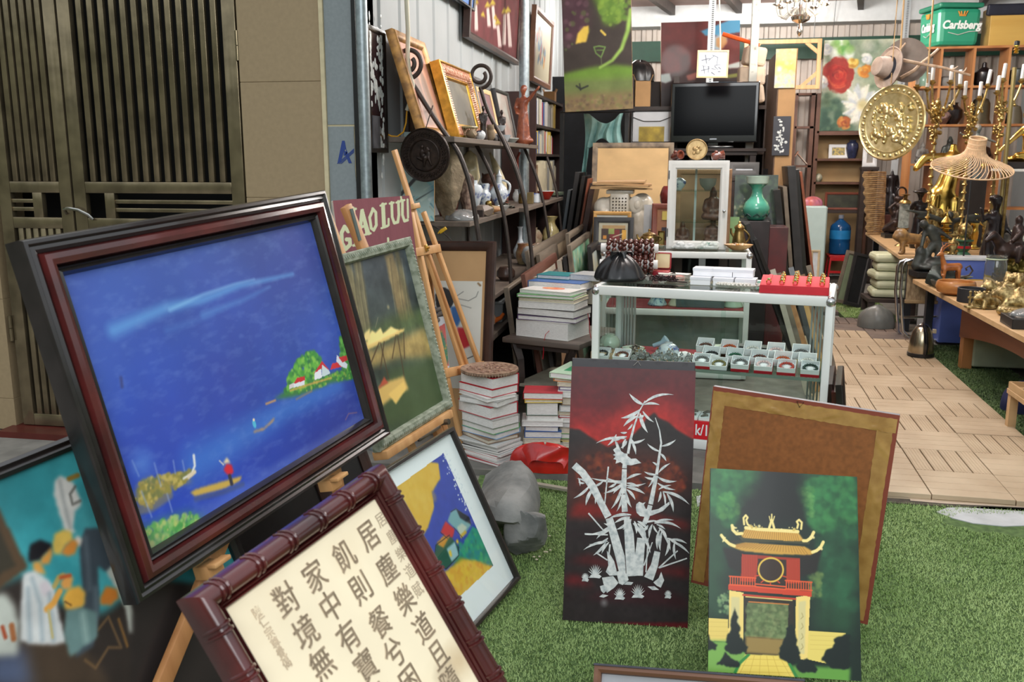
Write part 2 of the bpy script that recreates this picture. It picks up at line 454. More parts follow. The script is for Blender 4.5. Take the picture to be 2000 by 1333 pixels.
# grey pillar between the house and the shop, its skim ct chipped along one edge
pil=plate('pillar',-1.838,-1.66,4.6,4.85,0,3.3,M_cream);structure(pil)
b=MB();rd=RNG(4)
for z0,z1 in((.9,1.755),(1.765,3.28)):
 L=[(-1.836,z0),(-1.836,z1)];n=16;R=[]
 for i in range(n+1):R.append((-1.688+(.016 if z0>1.7 else-.004)+rd.uniform(-.005,.005),z1-(z1-z0)*i/n))
 b.prism(L+R,.004,Matrix(((1,0,0,0),(0,0,-1,4.6),(0,1,0,0),(0,0,0,1))))
b.mk('grey_skim',M_grey,pil,NO)
bl=MB();Mx=Matrix(((1,0,0,0),(0,0,-1,4.5955),(0,1,0,0),(0,0,0,1)))
def pz(px,py,Y=4.594):q=onY(px,py,Y);return(q.x,q.z)
for pp in(xy(659,319,668,275,673,275,676,291,672,294,666,316),xy(676,291,687,319,681,319,675,304),xy(672,294,678,298,675,304,671,304)):
 bl.prism([pz(*p)for p in pp],.0012,Mx)
for k in range(3):bl.prism([pz(658+3.4*k,320),pz(660.2+3.4*k,320),pz(691.5,292+2.8*k),pz(691,290.3+2.8*k)],.0014,Mx)
bl.mk('blue_letter_mark',N((38,62,128),.5,var=0),pil,NO)
# steel gate, two leaves
def gate_leaf(name,x0,x1,nb,lock_left,stile=.075,yy=4.63):
 b=MB();T=.04;zb,zt=.035,2.95
 if name:pass
 for x in(x0+stile/2,x1-stile/2):b.box((x,yy,(zb+zt)/2),(stile,T,zt-zb),bev=.004)
 xi0,xi1=x0+stile,x1-stile
 for z,h in((1.435,.062),(1.235,.062),(.07,.07),(2.92,.06)):b.box(((xi0+xi1)/2,yy,z),(xi1-xi0,T*.95,h),bev=.003)
 b2=MB()
 for i in range(nb):
  x=xi0+(xi1-xi0)*(i+.78)/(nb+.56);w=.034
  b2.box((x,yy,(1.466+2.89)/2),(w,.028,2.89-1.466),bev=.005);b2.box((x,yy,(.1+1.205)/2),(w,.028,1.105),bev=.005)
 xs=xi0+.145 if lock_left else xi1-.145
 b.box((xs,yy,1.335),(.06,T*.95,.14),bev=.003)
 a0,a1=(xs+.03,xi1)if lock_left else(xi0,xs-.03)
 for k in range(2):b2.box(((a0+a1)/2,yy,1.312+.046*k),(a1-a0,.028,.022),bev=.003)
 r=b.mk(name,M_stain);structure(r);b2.mk('bar',M_stain,r);return r
gl=gate_leaf('door_1',-3.835,-3.372,6,NO);gr=gate_leaf('door_2',-3.36,-2.33,13,True)
for g,x,zs in((gr,-2.322,(2.17,.75)),(gl,-3.845,(.62,))):
 for z in zs:
  b=MB();b.tube([(x,4.605,z-.075),(x,4.605,z-.002)],.011,10);b.tube([(x,4.605,z+.002),(x,4.605,z+.075)],.011,10);b.mk('hinge',M_stain,g)
b=MB();b.tube([(-3.405,4.6,1.29),(-3.4,4.575,1.315),(-3.37,4.565,1.322),(-3.31,4.57,1.312),(-3.265,4.59,1.285),(-3.25,4.605,1.26)],.009,8);b.mk('handle',N((165,165,160),.2,mt=1,var=.1),gr)
structure(plate('trim_2',-3.9,-2.3,4.47,4.66,-.006,.03,N((84,34,28),.4,var=.15)))
# shop: white side wall of ribbed panels, back wall of corrugated sheet, roof
def corrug(name,pts,mat,th=.01):
 b=MB();vs_=[]
 for p,q in zip(pts[0],pts[1]):vs_.append((b.bm.verts.new(p),b.bm.verts.new(q)))
 for i in range(len(vs_)-1):b.bm.faces.new((vs_[i][0],vs_[i+1][0],vs_[i+1][1],vs_[i][1]))
 o=b.mk(name,mat,smooth=NO);s=o.modifiers.new('t','SOLIDIFY');s.thickness=th;return structure(o)
WX=-1.66
lo_,hi_=[],[];y=4.62;k=0
while y<13.45:
 for dy,dx in((0,0),(.3,0),(.315,.012),(.34,.012),(.355,0)):lo_.append((WX+dx,y+dy,0));hi_.append((WX+dx,y+dy,3.9))
 y+=.37
corrug('wall_left',(lo_,hi_),M_white)
lo_,hi_=[],[];x=-1.8
while x<4.7:
 for dx,dy in((0,0),(.075,0),(.09,.03),(.125,.03),(.14,0)):lo_.append((x+dx,13.4-dy,0));hi_.append((x+dx,13.4-dy,3.42))
 x+=.15
corrug('wall_back',(lo_,hi_),N((196,184,174),.5,mt=.1,var=.1,fq=4))
structure(plate('wall_right',4.3,4.4,4.6,13.5,-.1,3.8,M_white))
o=plate('ceiling',-1.9,4.5,4.3,13.6,3.62,3.7,N((160,134,126),.7,var=.15,fq=3));structure(o)
structure(plate('trim_3',-1.7,4.3,13.25,13.35,2.93,3.2,M_green_beam))
structure(plate('trim_4',-1.7,4.3,13.,13.3,3.36,3.62,N((214,216,216),.6,var=.05)))
for x in(-.25,.62,2.15,3.6):
 b=MB();b.bar((x-.75,9.,3.56),(x,13.,3.56),.07,.13);structure(b.mk('trim_5',N((74,66,62),.6,var=.15),smooth=NO))
 # galvanised posts
for nm,px,py,X,Y,r in(('wall_post',711,200,None,4.56,.03),('wall_post',1024,150,None,8.,.045)):
 q=onY(px,py,Y);b=MB();b.tube([(q.x,Y,0),(q.x,Y,3.62)],r,16)
 o=b.mk('column',M_galv);structure(o)
b=MB();q=onY(698,200,4.6);b.box((q.x+.002,4.595,1.8),(.022,.05,3.6));structure(b.mk('trim_6',M_black,smooth=NO))
q=onY(1473,90,10.14);b=MB();b.box((q.x,10.14,1.8),(.08,.08,3.62),bev=.006);structure(b.mk('column',N((205,208,200),.6,c2=(150,150,140),fq=25,lo=.25,hi=.42),smooth=NO))
# deck tiles (four slats each, laid in alternating directions)
M_deck=N((188,168,140),.55,c2=(168,146,118),fq=3,bu=.06,bscale=80)
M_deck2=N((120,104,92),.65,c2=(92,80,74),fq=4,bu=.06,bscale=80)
TS=.365;b1,b2=MB(),MB();rd=RNG(3)
M_rot=MT((1.195,4.364,0))@MR(-.029,4,'Z')
for i in range(-1,2):
 for j in range(0,16):
  if j==14 or(j==15 and i==1):continue
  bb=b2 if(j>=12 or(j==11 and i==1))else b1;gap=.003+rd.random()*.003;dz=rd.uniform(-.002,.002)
  across=(i+j)%2==1
  if j==0:across=NO
  for k in range(4):
   u0=(k+.5)*TS/4;sl=TS/4-(.008 if across else.003)
   c=((i*TS+u0,j*TS+TS/2)if across else(i*TS+TS/2,j*TS+u0))
   sz=(sl,TS-gap,.024)if across else(TS-gap,sl,.024)
   bb.box((c[0],c[1],.023+dz),sz,bev=.002,M4=M_rot)
   if across:
    for g in range(5):
     gx=c[0]+(g-2)*sl/5.2;bb.box((gx,c[1],.0355+dz),(sl/9,TS-gap-.006,.002),M4=M_rot)
  (bb).box((i*TS+TS/2,j*TS+TS/2,.006),(TS-.004,TS-.004,.01),M4=M_rot)
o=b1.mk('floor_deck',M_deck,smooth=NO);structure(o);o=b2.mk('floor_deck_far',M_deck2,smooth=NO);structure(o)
structure(plate('trim_7',.95,2.1,4.3,4.362,-.006,.006,N((70,64,54),.9,var=.3,fq=30)))
# artificial turf: backing and blades
M_turf0=N((88,112,62),.95,c2=(62,84,44),fq=30)
M_turf=N((164,184,122),.6,c2=(118,146,82),fq=2.2,spec=.25,lo=.3,hi=.7)
tb=MB()
front=xy(-.95,.6,2.3,.6,2.3,4.3,-.98,4.33,-.86,3.1)
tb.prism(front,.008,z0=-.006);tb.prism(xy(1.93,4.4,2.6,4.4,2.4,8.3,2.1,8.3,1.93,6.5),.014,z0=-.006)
tb.prism(xy(1.62,9.5,2.15,9.5,2.15,10.75,1.62,10.75),.04,z0=-.006)
turf_root=tb.mk('turf',M_turf0,smooth=NO);tag(turf_root,'green artificial grass mat covering the ground in front of the stall','artificial grass',kind='stuff')
rs=np.random.RandomState(5)
def blades(n,x0,x1,y0,y1,L,z,keep):
 p=np.stack([rs.uniform(x0,x1,n),rs.uniform(y0,y1,n)],-1);p=p[keep(p[:,0],p[:,1])];n=len(p)
 a=rs.uniform(0,2*PI,n);l=L*rs.uniform(.5,1.15,n);t=rs.uniform(.2,1.1,n);w=.0011*rs.uniform(.7,1.4,n)*(1+.25*p[:,1])
 d=np.stack([np.cos(a),np.sin(a)],-1);s=np.stack([-np.sin(a),np.cos(a)],-1)
 zz=np.full(n,z)
 A=np.column_stack([p-s*w[:,None],zz]);B=np.column_stack([p+s*w[:,None],zz])
 T=np.column_stack([p+d*(l*np.sin(t))[:,None],zz+l*np.cos(t)])
 return np.stack([A,B,T],1)
def in_front(x,y):
 hole=((x-1.53)/.34)**2+((y-4.12)/.13)**2<1+.3*np.sin(x*40)*np.cos(y*33)
 left=x>np.where(y>3.1,-.84-(y-3.1)*.09,-.91+(y-.6)*.035)
 return left&~hole&(x>-.98+0*y)&(rs.rand(len(x))<np.clip(1.15-.12*y,.5,1.))
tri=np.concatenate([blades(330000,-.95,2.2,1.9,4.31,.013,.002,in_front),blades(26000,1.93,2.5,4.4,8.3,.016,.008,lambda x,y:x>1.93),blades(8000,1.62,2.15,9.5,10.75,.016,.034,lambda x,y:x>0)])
me=bpy.data.meshes.new('grass_blades');n3=len(tri)*3
me.vertices.add(n3);me.vertices.foreach_set('co',tri.reshape(-1).astype(np.float32));me.loops.add(n3);me.loops.foreach_set('vertex_index',np.arange(n3,dtype=np.int32))
me.polygons.add(len(tri));me.polygons.foreach_set('loop_start',np.arange(0,n3,3,dtype=np.int32));me.update(calc_edges=True)
o=link_mesh('grass_blades',me,M_turf,turf_root,NO);o['kind']='stuff';me.materials.append(N((88,108,64),.7,c2=(54,72,40),fq=3));me.polygons.foreach_set('material_index',((tri[:,0,0]>1.9)&(tri[:,0,1]>4.38)&(tri[:,0,1]<8.4)).astype(np.int32))  # strip by the tables gets darker blades, shade put into their colour
structure(plate('floor_shade',2.5,4.3,4.4,8.4,-.02,-.004,N((58,50,42),.9,var=.2)))  # dark plate added, shade under the bench put into its colour
# bare cement showing through the torn turf, and the torn strip of turf edging
def stone_patch(name,pp,z,label,mat):
 b=MB();b.prism([tuple(onZ(*p,z))[:2]for p in pp],.006,z0=z-.006);o=b.mk(name,mat,smooth=NO);return o
o=stone_patch('floor_patch',xy(1828,1000,1850,992,1930,990,2010,994,2020,1026,1960,1028,1900,1022,1860,1012),.006,'',M('light_cement',(176,178,178),.8,var=.1,fq=12));structure(o)
o=stone_patch('floor_patch',xy(1776,972,1850,976,2010,985,2010,992,1930,988,1850,984,1778,978),.007,'',N((200,180,160),.7,var=.1));structure(o)
o=stone_patch('floor_patch',xy(1360,970,1390,962,1390,985,1362,990),.006,'',MATS['light_cement']);structure(o)
for k,(a,bq)in en((((1000,938),(1110,957)),)):
 p,q=onZ(*a,.028),onZ(*bq,.028);b=MB();b.bar(p,q,.03,.012);tag(b.mk('wood_strip',N((150,144,128),.8,var=.15),smooth=NO),'thin grey wooden strip lying on the turf below the red bag','strip')
# pictures and easels at the front
def zc(pp,x0,y0,s):return[(x0+s*a,y0+s*c)for a,c in pp]
def pl(M4,px,py,z=.0):
 """local point on the plane lifted by z in front of a picture plane"""
 n=V(M4.col[2][:3]);o=V(M4.translation)+n*z;d=V(ray(px,py));c=V(CAM)
 return M4.inverted()@(c+d*((o-c).dot(n)/d.dot(n)))
M_fb=N((34,30,29),.28,var=.25,fq=14,ct=.4)
M_frame_mar=N((92,34,32),.25,c2=(56,24,24),fq=6,ct=.5)
M_br=N((64,42,34),.4,c2=(46,30,26),fq=10)
M_pine=wood('easel_pine',(214,166,112),(186,134,84),.45,axis=1,sc=20)
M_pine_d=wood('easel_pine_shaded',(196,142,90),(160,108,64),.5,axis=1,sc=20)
M_brass=N((196,164,92),.3,mt=1.,var=.2,fq=25)
M_back=M('hardboard_back',(140,92,60),.8,var=.1,fq=30)
M_clear=glass_mat('clear_glass')
# blue lake picture on its easel
BL,BR,TR,TL=[V(v)for v in((-1.187,1.728,.6),(-.962,2.854,.672),(-1.163,2.802,1.481),(-1.389,1.676,1.409))]
uu=(BR-BL+TR-TL).normalized();vv=(TL-BL+TR-BR);vv=(vv-uu*vv.dot(uu)).normalized();nn=uu.cross(vv)
F1=pfr((BL+BR+TR+TL)/4-uu*.575-vv*.42,uu,nn);W1,H1=1.15,.84
t=thing('framed_painting','large framed painting of a deep blue lake with boats, on a wooden easel','painting',mat=F1)
MOL(W1,H1,xy(0,-.03,0,.012,.004,.02,.012,.022,.018,.016,.026,.02,.034,.014,.034,-.03)).mk('outer_moulding',M_fb,t)
MOL(W1,H1,xy(.034,-.03,.034,.012,.04,.026,.052,.03,.064,.024,.068,.012,.068,-.03)).mk('maroon_moulding',M_frame_mar,t)
MOL(W1,H1,xy(.068,-.03,.068,.008,.073,.014,.078,.008,.083,.012,.088,.002,.094,-.012,.094,-.03)).mk('inner_moulding',M_fb,t)
P=Paint(F1,W1-.18,H1-.18,(58,84,168),430,.09,.09)
P.grad(xy(350,440,420,1000),(66,92,166),(46,76,186));P.mot(.1,5,2);P.mot(.5,3,9,(62,60,142));P.mot(.35,4,12,(70,112,196))
P.po(xy(90,520,300,470,220,800,180,760),(74,108,190),.05,.35)
for w,a in((.05,.25),(.03,.3),(.016,.45)):P.ln(xy(225,645,330,600,400,585,470,558,575,535),(104,168,226),w,6,a,.006)
P.ln(xy(335,605,400,575,460,555,500,545),(140,194,236),.01,4,.6,.004)
P.ln(xy(400,615,480,585,530,560),(98,156,218),.018,6,.45,.004);P.ln(xy(330,645,420,615),(92,140,210),.016,8,.35,.006)
for w,a in((.14,.2),(.09,.25),(.045,.3)):P.ln(xy(390,905,480,850,560,800,665,755),(72,136,216),w,12,a,w*.5)
P.po(xy(530,900,720,740,730,800,640,880),(48,52,130),.05,.6)
for w,a in((.13,.25),(.07,.35),(.03,.45)):P.ln(xy(300,1100,420,1035,560,945,650,890,740,830),(150,172,222),w,10,a,w)
P.mot(.25,30,21,(150,176,226),1,2.2)
P.po(xy(538,780,560,765,600,745,650,730,700,712,702,738,650,748,600,768,575,775),(66,128,70),.004)
P.dabs(xy(560,765,568,735,588,700,612,686,628,700,632,720,612,745,590,758),[(70,150,66),(110,184,74),(140,200,84),(56,120,70)],n=500,r=.01,seed=2)
P.dabs(xy(668,690,668,662,682,656,694,690,702,735,680,738,672,715),[(78,150,72),(120,190,90),(60,120,66)],n=400,r=.01,seed=3)
P.dabs(xy(600,748,660,728,700,715,702,736,640,750,580,772),[(60,130,66),(96,170,70),(150,180,80)],n=300,r=.006,seed=4)
P.po(xy(577,757,577,748,598,742,598,752),(228,232,240));P.po(xy(576,750,583,738,598,735,599,743),(206,52,56));P.po(xy(568,760,568,752,577,748,577,757),(220,210,210))
P.po(xy(617,742,618,725,630,718,632,738),(236,238,244));P.po(xy(616,730,632,705,646,722,630,720),(204,56,60));P.po(xy(632,736,632,712,646,724,648,730),(206,222,226))
P.po(xy(648,722,652,710,668,706,672,716),(214,58,62));P.po(xy(660,706,661,694,682,712,680,720,670,716),(228,232,240));P.po(xy(664,698,680,694,682,704,672,708),(212,60,64))
P.ln(xy(570,763,610,750,650,738),(220,170,90),.006,2,.8);P.ln(xy(582,780,604,768,612,764),(150,130,110),.006,2,.7);P.ln(xy(523,789,541,782),(190,150,110),.006,2)
P.po(xy(497,843,520,835,540,815,538,822,518,840,500,845),(214,160,92),.002);P.blob((500,828),.008,.014,(90,190,220));P.blob((499,820),.005,.005,(240,220,190))
P.po(xy(268,975,272,950,290,935,320,938,345,928,365,925,378,940,345,948,330,962,300,985,275,985),(150,138,78),.008);P.dabs(xy(268,978,275,945,300,932,370,922,384,918,360,946,325,965,300,990),[(150,140,70),(120,124,76),(196,176,96),(170,150,80)],n=300,r=.008,seed=5)
P.ln(xy(268,1000,300,992,335,968),(140,130,90),.02,4,.6);P.ln(xy(382,890,384,910,378,925,362,935),(236,236,232),.008,2,.95,.005);P.ln(xy(372,932,384,922),(226,210,180),.01,2)
P.po(xy(374,962,392,954,440,940,476,930,472,940,440,955,385,970),(206,172,84),.003);P.ln(xy(386,975,440,962,478,946),(80,90,120),.012,4,.6)
P.po(xy(440,918,446,905,456,908,460,922,452,930,446,926),(214,48,62),.002);P.ln(xy(452,930,456,945),(60,60,70),.012,2);P.po(xy(438,906,446,893,454,904),(236,214,170),.002);P.ln(xy(432,900,440,908),(230,220,200),.003,1)
P.po(xy(275,1040,310,1022,380,1000,376,1012,402,1010,420,1020,350,1060,290,1098,280,1080),(84,150,86),.015,.9)
P.dabs(xy(272,1040,330,1012,378,1000,400,1018,340,1050,280,1078),[(110,186,96),(80,160,80),(150,196,120),(196,206,120)],n=260,r=.008,seed=6,a=.7)
P.po(xy(285,1060,330,1046,300,1100,288,1098),(120,124,110),.02,.7)
for x0,y0,x1,y1 in((262,900,275,930),(305,905,318,950),(342,900,346,925),(360,900,364,920),(280,960,300,1010),(330,965,340,1000)):P.ln([(x0,y0),(x1,y1)],(150,170,216),.004,2,.6)
P.blob((282,905),.05,.05,(92,140,216),.9,.6);P.ln(xy(678,820,684,808,700,806),(150,110,130),.004,1.5,.7);P.ln(xy(240,738,242,755),(60,66,120),.008,3,.8)
P.mk('canvas',t,.42,.15,-.006)
BOX((W1/2,H1/2,-.022),(W1-.1,H1-.1,.012)).mk('back_board',M_back,t)
for p in((14,482),(168,503),(255,1148),(272,1170)):
 pass
 # its easel
def world_bar(b,M4,p,q,w,h,z,ext0=0,ext1=0):
 a,c=pl(M4,*p,z),pl(M4,*q,z);d=(c-a).normalized();b.bar(a-d*ext0,c+d*ext1,w,h,(0,0,1),.004)
e1=thing('easel','pine studio easel carrying the large blue lake painting','easel',mat=F1)
def to_floor(M4,a,c):
 A,Bq=M4@a,M4@c;k=(.0-A.z)/(Bq.z-A.z);return M4.inverted()@(A+(Bq-A)*k)
for p,q in(((418,1090),(318,1333)),((655,925),(690,1110))):
 a,c=pl(F1,*p,-.055),pl(F1,*q,-.055);top=a+(a-c).normalized()*.45
 MB().bar(top,to_floor(F1,a,c),.045,.022,(0,0,1),.004).mk('leg',M_pine_d,e1)
 k=pl(F1,p[0]-8,p[1]+6,.0);b=MB();b.box((k.x,k.y-.022,-.012),(.055,.035,.05),bev=.003);b.box((k.x,k.y-.004,.028),(.06,.012,.03),bev=.003);b.mk('support_peg',M_pine,e1)
a=pl(F1,500,1005,-.09);g=to_floor(F1,a,pl(F1,485,1100,-.26));MB().bar(a+V((0,.35,.0)),g,.04,.022,(0,0,1),.004).mk('rear_leg',M_pine_d,e1)
# calligraphy in a bamboo-pattern frame
F2=pfr((-.772,1.245,.885),(.32,.936,.145),(.804,-.349,.482));W2,H2=.521,1.
F2=F2@MT((0,-H2,0))
t=thing('framed_calligraphy','framed brush calligraphy on cream paper in a maroon bamboo pattern frame','calligraphy',mat=F2)
fw=.054
def half_round(r0,r1,h,n=7):return[(r0,-.03)]+[(r0+(r1-r0)*(.5-.5*cos(PI*i/n)),-.01+h*sin(PI*i/n))for i in range(n+1)]+[(r1,-.03)]
MOL(W2,H2,half_round(.042,.049,.014,4)).mk('inner_reed',M_frame_mar,t);MOL(W2,H2,half_round(.049,.056,.009,4)).mk('inner_reed',M_frame_mar,t)
b=MB();b.molding(W2,H2,half_round(0,.042,.034))
def node_ring(x,y,horiz):
 for off in(-.006,.006):
  ring=[(.021*-cos(PI*i/8),-.012+.0385*sin(PI*i/8))for i in range(9)]
  pts=[((x+off),y+a,z)if horiz else(x+a,y+off,z)for a,z in ring];b.tube(pts,.0035,6)
for i in range(6):node_ring(.055+i*.0825,.021,True);node_ring(.055+i*.0825,H2-.021,True)
for i in range(11):node_ring(.021,.075+i*.085,NO);node_ring(W2-.021,.075+i*.085,NO)
b.mk('bamboo_moulding',M_frame_mar,t)
P=Paint(F2,W2-.1,H2-.1,(244,229,198),330,.05,.05);P.mot(.05,6,3);P.mot(.25,9,5,(206,180,140));P.blob((900,1290),.06,.05,(196,168,128),.9,.6,.5);P.blob((880,1330),.04,.05,(150,130,104),.9,.5,.5)
paper=P.mk('paper',t,.6,.0,-.008)
M_ink=N((198,178,150),.8,var=.12,fq=40)
def chars(s,pp,size,off,sh,parent,M4,mat,z,name='brush_writing'):
 b=MB();rd=RNG(5)
 for ch,p in zip(s,pp):
  q=pl(M4,*p,z);me=text_mesh(ch,size,.0002,off*size,sh,'CENTER')
  if not len(me.vertices):continue
  xs=[v.co.x for v in me.vertices];ys=[v.co.y for v in me.vertices];cx,cy=(min(xs)+max(xs))/2,(min(ys)+max(ys))/2
  ra_=rd.uniform(-.06,.06)
  for dx,dy in((0,0),(.022,.014),(-.012,.022),(.014,-.016))if sh else((0,0),):b.add(me,MT((q.x+dx*size,q.y+dy*size,z))@MR(ra_,4,'Z')@Matrix.Scale(.86,4,(1,0,0))@MT((-cx,-cy,0)))
 return b.mk(name,mat,parent,NO)
Z2=-.0072
chars('居塵樂道且隨',xy(720,1048,756,1112,790,1172,826,1226,856,1280,880,1332),.061,.0,.05,paper,F2,M_ink,Z2)
chars('飢則餐兮困',xy(672,1086,704,1150,742,1216,770,1276,802,1332),.061,.0,.05,paper,F2,M_ink,Z2)
chars('家中有寶休',xy(614,1126,646,1184,680,1244,714,1302,748,1362),.061,.0,.05,paper,F2,M_ink,Z2)
chars('對境無心',xy(558,1172,596,1236,628,1298,660,1360),.061,.0,.05,paper,F2,M_ink,Z2)
chars('居塵樂道賦',xy(744,1016,766,1048,783,1082,800,1116,816,1152),.032,.0,0,paper,F2,N((180,164,140),.8,var=0),Z2,'title_writing')
chars('陳仁宗尊覺偈',xy(502,1196,514,1214,526,1236,538,1256,549,1276,560,1296),.022,.01,0,paper,F2,M_ink,Z2,'signature_writing')
BOX((W2/2,H2/2,-.02),(W2-.06,H2-.06,.012)).mk('back_board',M_back,t)
# bright village picture, white mount, thin black frame
W3,H3=.62,.632
F3=pfr((-.569,3.159,.022),(.22,.975,.023),(.879,-.209,.429))@MT((-W3,0,0))
t=thing('framed_painting','black framed picture of bright crooked houses under a yellow sky, standing on the turf','painting',mat=F3)
MOL(W3,H3,xy(0,-.02,0,.012,.003,.016,.013,.016,.018,.008,.018,-.02)).mk('frame',M_fb,t)
P=Paint(F3,W3-.034,H3-.034,(250,250,252),400,.017,.017);P.mot(.02,4,1)
art=xy(600,1080,868,885,965,1105,720,1333)
P.po(art,(58,76,176));Q=P.pts(art);am=P.mask(Q)
def inart(f):
 keep=P.img.copy();f();P.img=keep*(1-am[...,None])+P.img*am[...,None]
def _a():
 P.mot(.08,30,3)
 P.po(xy(600,1060,830,900,858,905,862,935,845,960,850,990,838,1030,826,1050,790,1040,740,1000,640,1080),(232,182,68),.003)
 P.dabs(xy(740,980,850,905,858,930,845,985,826,1045,770,1010),[(236,192,86),(226,176,60),(240,200,96)],n=160,r=.02,a=.4)
 P.po(xy(855,1115,900,1075,925,1028,945,1040,970,1105,930,1100,905,1090),(52,150,128),.003);P.dabs(xy(885,1085,925,1030,968,1105,930,1100),[(60,170,120),(40,130,150),(90,180,110),(56,120,110)],n=200,r=.012,a=.5)
 P.po(xy(868,1130,900,1088,930,1100,900,1120),(96,146,60),.006)
 P.po(xy(855,1130,880,1110,905,1092,930,1095,968,1108,900,1200,860,1180),(232,186,70),.004);P.dabs(xy(870,1125,910,1095,965,1108,905,1180),[(240,200,70),(226,150,60),(238,190,90)],n=200,r=.014,a=.5)
 for pp,c in((xy(850,1092,853,1065,880,1045,897,1068,898,1085,873,1112,862,1105),(40,92,76)),(xy(874,1072,890,1058,898,1085,884,1098),(160,196,204)),(xy(854,1062,872,1042,880,1048,868,1070),(212,146,56)),(xy(862,1040,872,1018,890,1034,886,1050,876,1048),(208,50,54)),(xy(876,1018,882,1000,892,994,918,1012,922,1026,905,1050,894,1035,888,1030),(126,172,178)),(xy(892,994,918,1010,921,1024,900,1012),(40,44,56)),(xy(894,1030,904,1022,914,1030,902,1050),(196,206,190)),(xy(902,1052,914,1040,910,1036,900,1046),(224,180,60)),(xy(892,1056,896,1052,898,1060,895,1063),(240,196,60)),(xy(878,1078,882,1074,885,1086,881,1088),(240,196,60))):
  P.po(pp,c,.0015)
 for l in(xy(850,1092,853,1065,880,1045),xy(873,1112,898,1085,897,1068),xy(882,1000,892,994,918,1012,922,1026),xy(862,1040,876,1052),xy(888,1030,905,1050),xy(873,1112,850,1092)):P.ln(l,(30,32,44),.003,1.2,.9)
 P.mot(.6,55,8,(232,236,244))if NO else None
inart(_a)
rs2=np.random.RandomState(3)
for _ in range(60):
 tt=rs2.rand();P.blob((868+97*tt*.5+rs2.randn()*5,885+220*tt*.5+rs2.randn()*4),.003+.004*rs2.rand(),.004,(224,228,236),.4,.9)
P.mk('mounted_print',t,.3,.2,-.004)
BOX((W3/2,H3/2,.001),(W3-.034,H3-.034,.002)).mk('glass',M_clear,t)
BOX((W3/2,H3/2,-.013),(W3-.03,H3-.03,.01)).mk('back_board',M_back,t)
# dark forest picture in a green frame, on an easel ledge
W4,H4=.545,.628*1.125
F4=pfr(V(CAM)+(V((-.951,3.088,1.318))-V(CAM))*1.125,(.238,.97,.059),(.943,-.245,.224))@MT((-W4,-H4,0))
t=thing('framed_painting','dark woodland painting in a worn green frame, half hidden by the blue lake painting','painting',mat=F4)
M_gfr=N((84,96,72),.5,c2=(150,156,138),fq=38,lo=.42,hi=.75,bu=.2)
MOL(W4,H4,xy(0,-.02,0,.01,.004,.014,.012,.014,.02,.02,.032,.018,.04,.006,.04,-.02)).mk('frame',M_gfr,t)
b=MB()
for i in range(40):b.ball((.02+i*(W4-.04)/39,H4-.017,.017),(.0045,.009,.005),6);b.ball((.02+i*(W4-.04)/39,.017,.017),(.0045,.009,.005),6)
for i in range(46):b.ball((W4-.017,.02+i*(H4-.04)/45,.017),(.009,.0045,.005),6)
b.mk('bead_edge',M_gfr,t)
P=Paint(F4,W4-.076,H4-.076,(52,58,56),380,.038,.038);P.grad(xy(740,520,800,820),(54,60,64),(50,60,46));P.mot(.3,9,3)
for pp,c in((xy(668,510,682,510,700,560,715,640,722,720,690,720,680,600),(112,104,76)),(xy(690,505,704,505,715,560,725,640,732,700,715,690),(96,90,68)),(xy(752,498,768,494,790,560,800,625,783,630,768,570),(116,100,68)),(xy(772,492,780,490,805,600,812,620,800,625),(88,82,58))):
 P.po(pp,c,.006,.9,.01)
for x in(686,696,704,760,774,786):
 P.ln([(x,505),(x+10,580),(x+26,680)],(150,140,100),.003,3,.4);P.ln([(x+4,505),(x+12,580),(x+30,680)],(60,58,44),.004,3,.5)
P.po(xy(700,660,760,620,830,600,835,640,720,680),(70,84,50),.02,.8);P.po(xy(790,660,830,640,850,700,780,700,720,720,720,690),(150,126,74),.012,.8);P.mot(.25,22,6)
P.po(xy(760,720,870,690,875,800,740,840),(62,76,48),.02,.8)
P.po(xy(708,672,760,648,792,642,790,648,720,684),(186,160,98),.002);P.po(xy(720,660,728,645,735,650,745,640,750,652,765,638,782,646,720,676),(206,184,120),.003);P.po(xy(710,670,714,650,724,642,725,662),(196,176,116),.003)
for l in(xy(720,684,735,790),xy(745,670,770,780),xy(778,655,795,760),xy(742,670,722,720),xy(752,668,745,720),xy(775,655,768,700),xy(790,650,792,700)):P.ln(l,(64,50,34),.006,2,.9)
P.po(xy(722,770,760,745,790,735,800,760,770,775,740,800),(176,146,84),.004);P.po(xy(740,760,752,736,760,748),(150,70,50),.003);P.po(xy(760,770,790,745,795,760,775,790),(190,160,90),.003);P.blob((760,600),.012,.012,(150,140,100),.8,.6);P.ln(xy(740,620,735,640),(150,140,110),.002,2,.6)
P.img*=1.3;P.mk('canvas',t,.4,.1,-.004)
BOX((W4/2,H4/2,-.014),(W4-.05,H4-.05,.01)).mk('back_board',M_back,t)
e2=thing('easel','pine easel holding the green framed woodland painting, its slotted post rising before the sign','easel',mat=F4)
a,c=pl(F4,675,402,-.03),pl(F4,715,500,-.03);d=(a-c).normalized();b=MB();b.bar(to_floor(F4,a,c),a,.05,.024,(0,0,1),.004);b.mk('mast',M_pine_d,e2)
b=MB();b.bar(pl(F4,686,408,-.014),pl(F4,703,470,-.014),.014,.006);b.mk('mast_slot',N((88,100,96),.8),e2)
a,c=pl(F4,636,412,-.04),pl(F4,668,500,-.04);MB().bar(to_floor(F4,a,c),a,.035,.02,(0,0,1),.004).mk('leg',M_pine,e2)
a=V((W4-.05,-.02,-.05));MB().bar(a+V((0,.3,0)),to_floor(F4,a,a+V((.08,-.3,-.02))),.035,.02,(0,0,1),.004).mk('leg',M_pine_d,e2)
b=MB();b.box((W4/2-.02,-.016,.0),(W4-.05,.032,.065),bev=.004);b.mk('ledge',M_pine,e2)
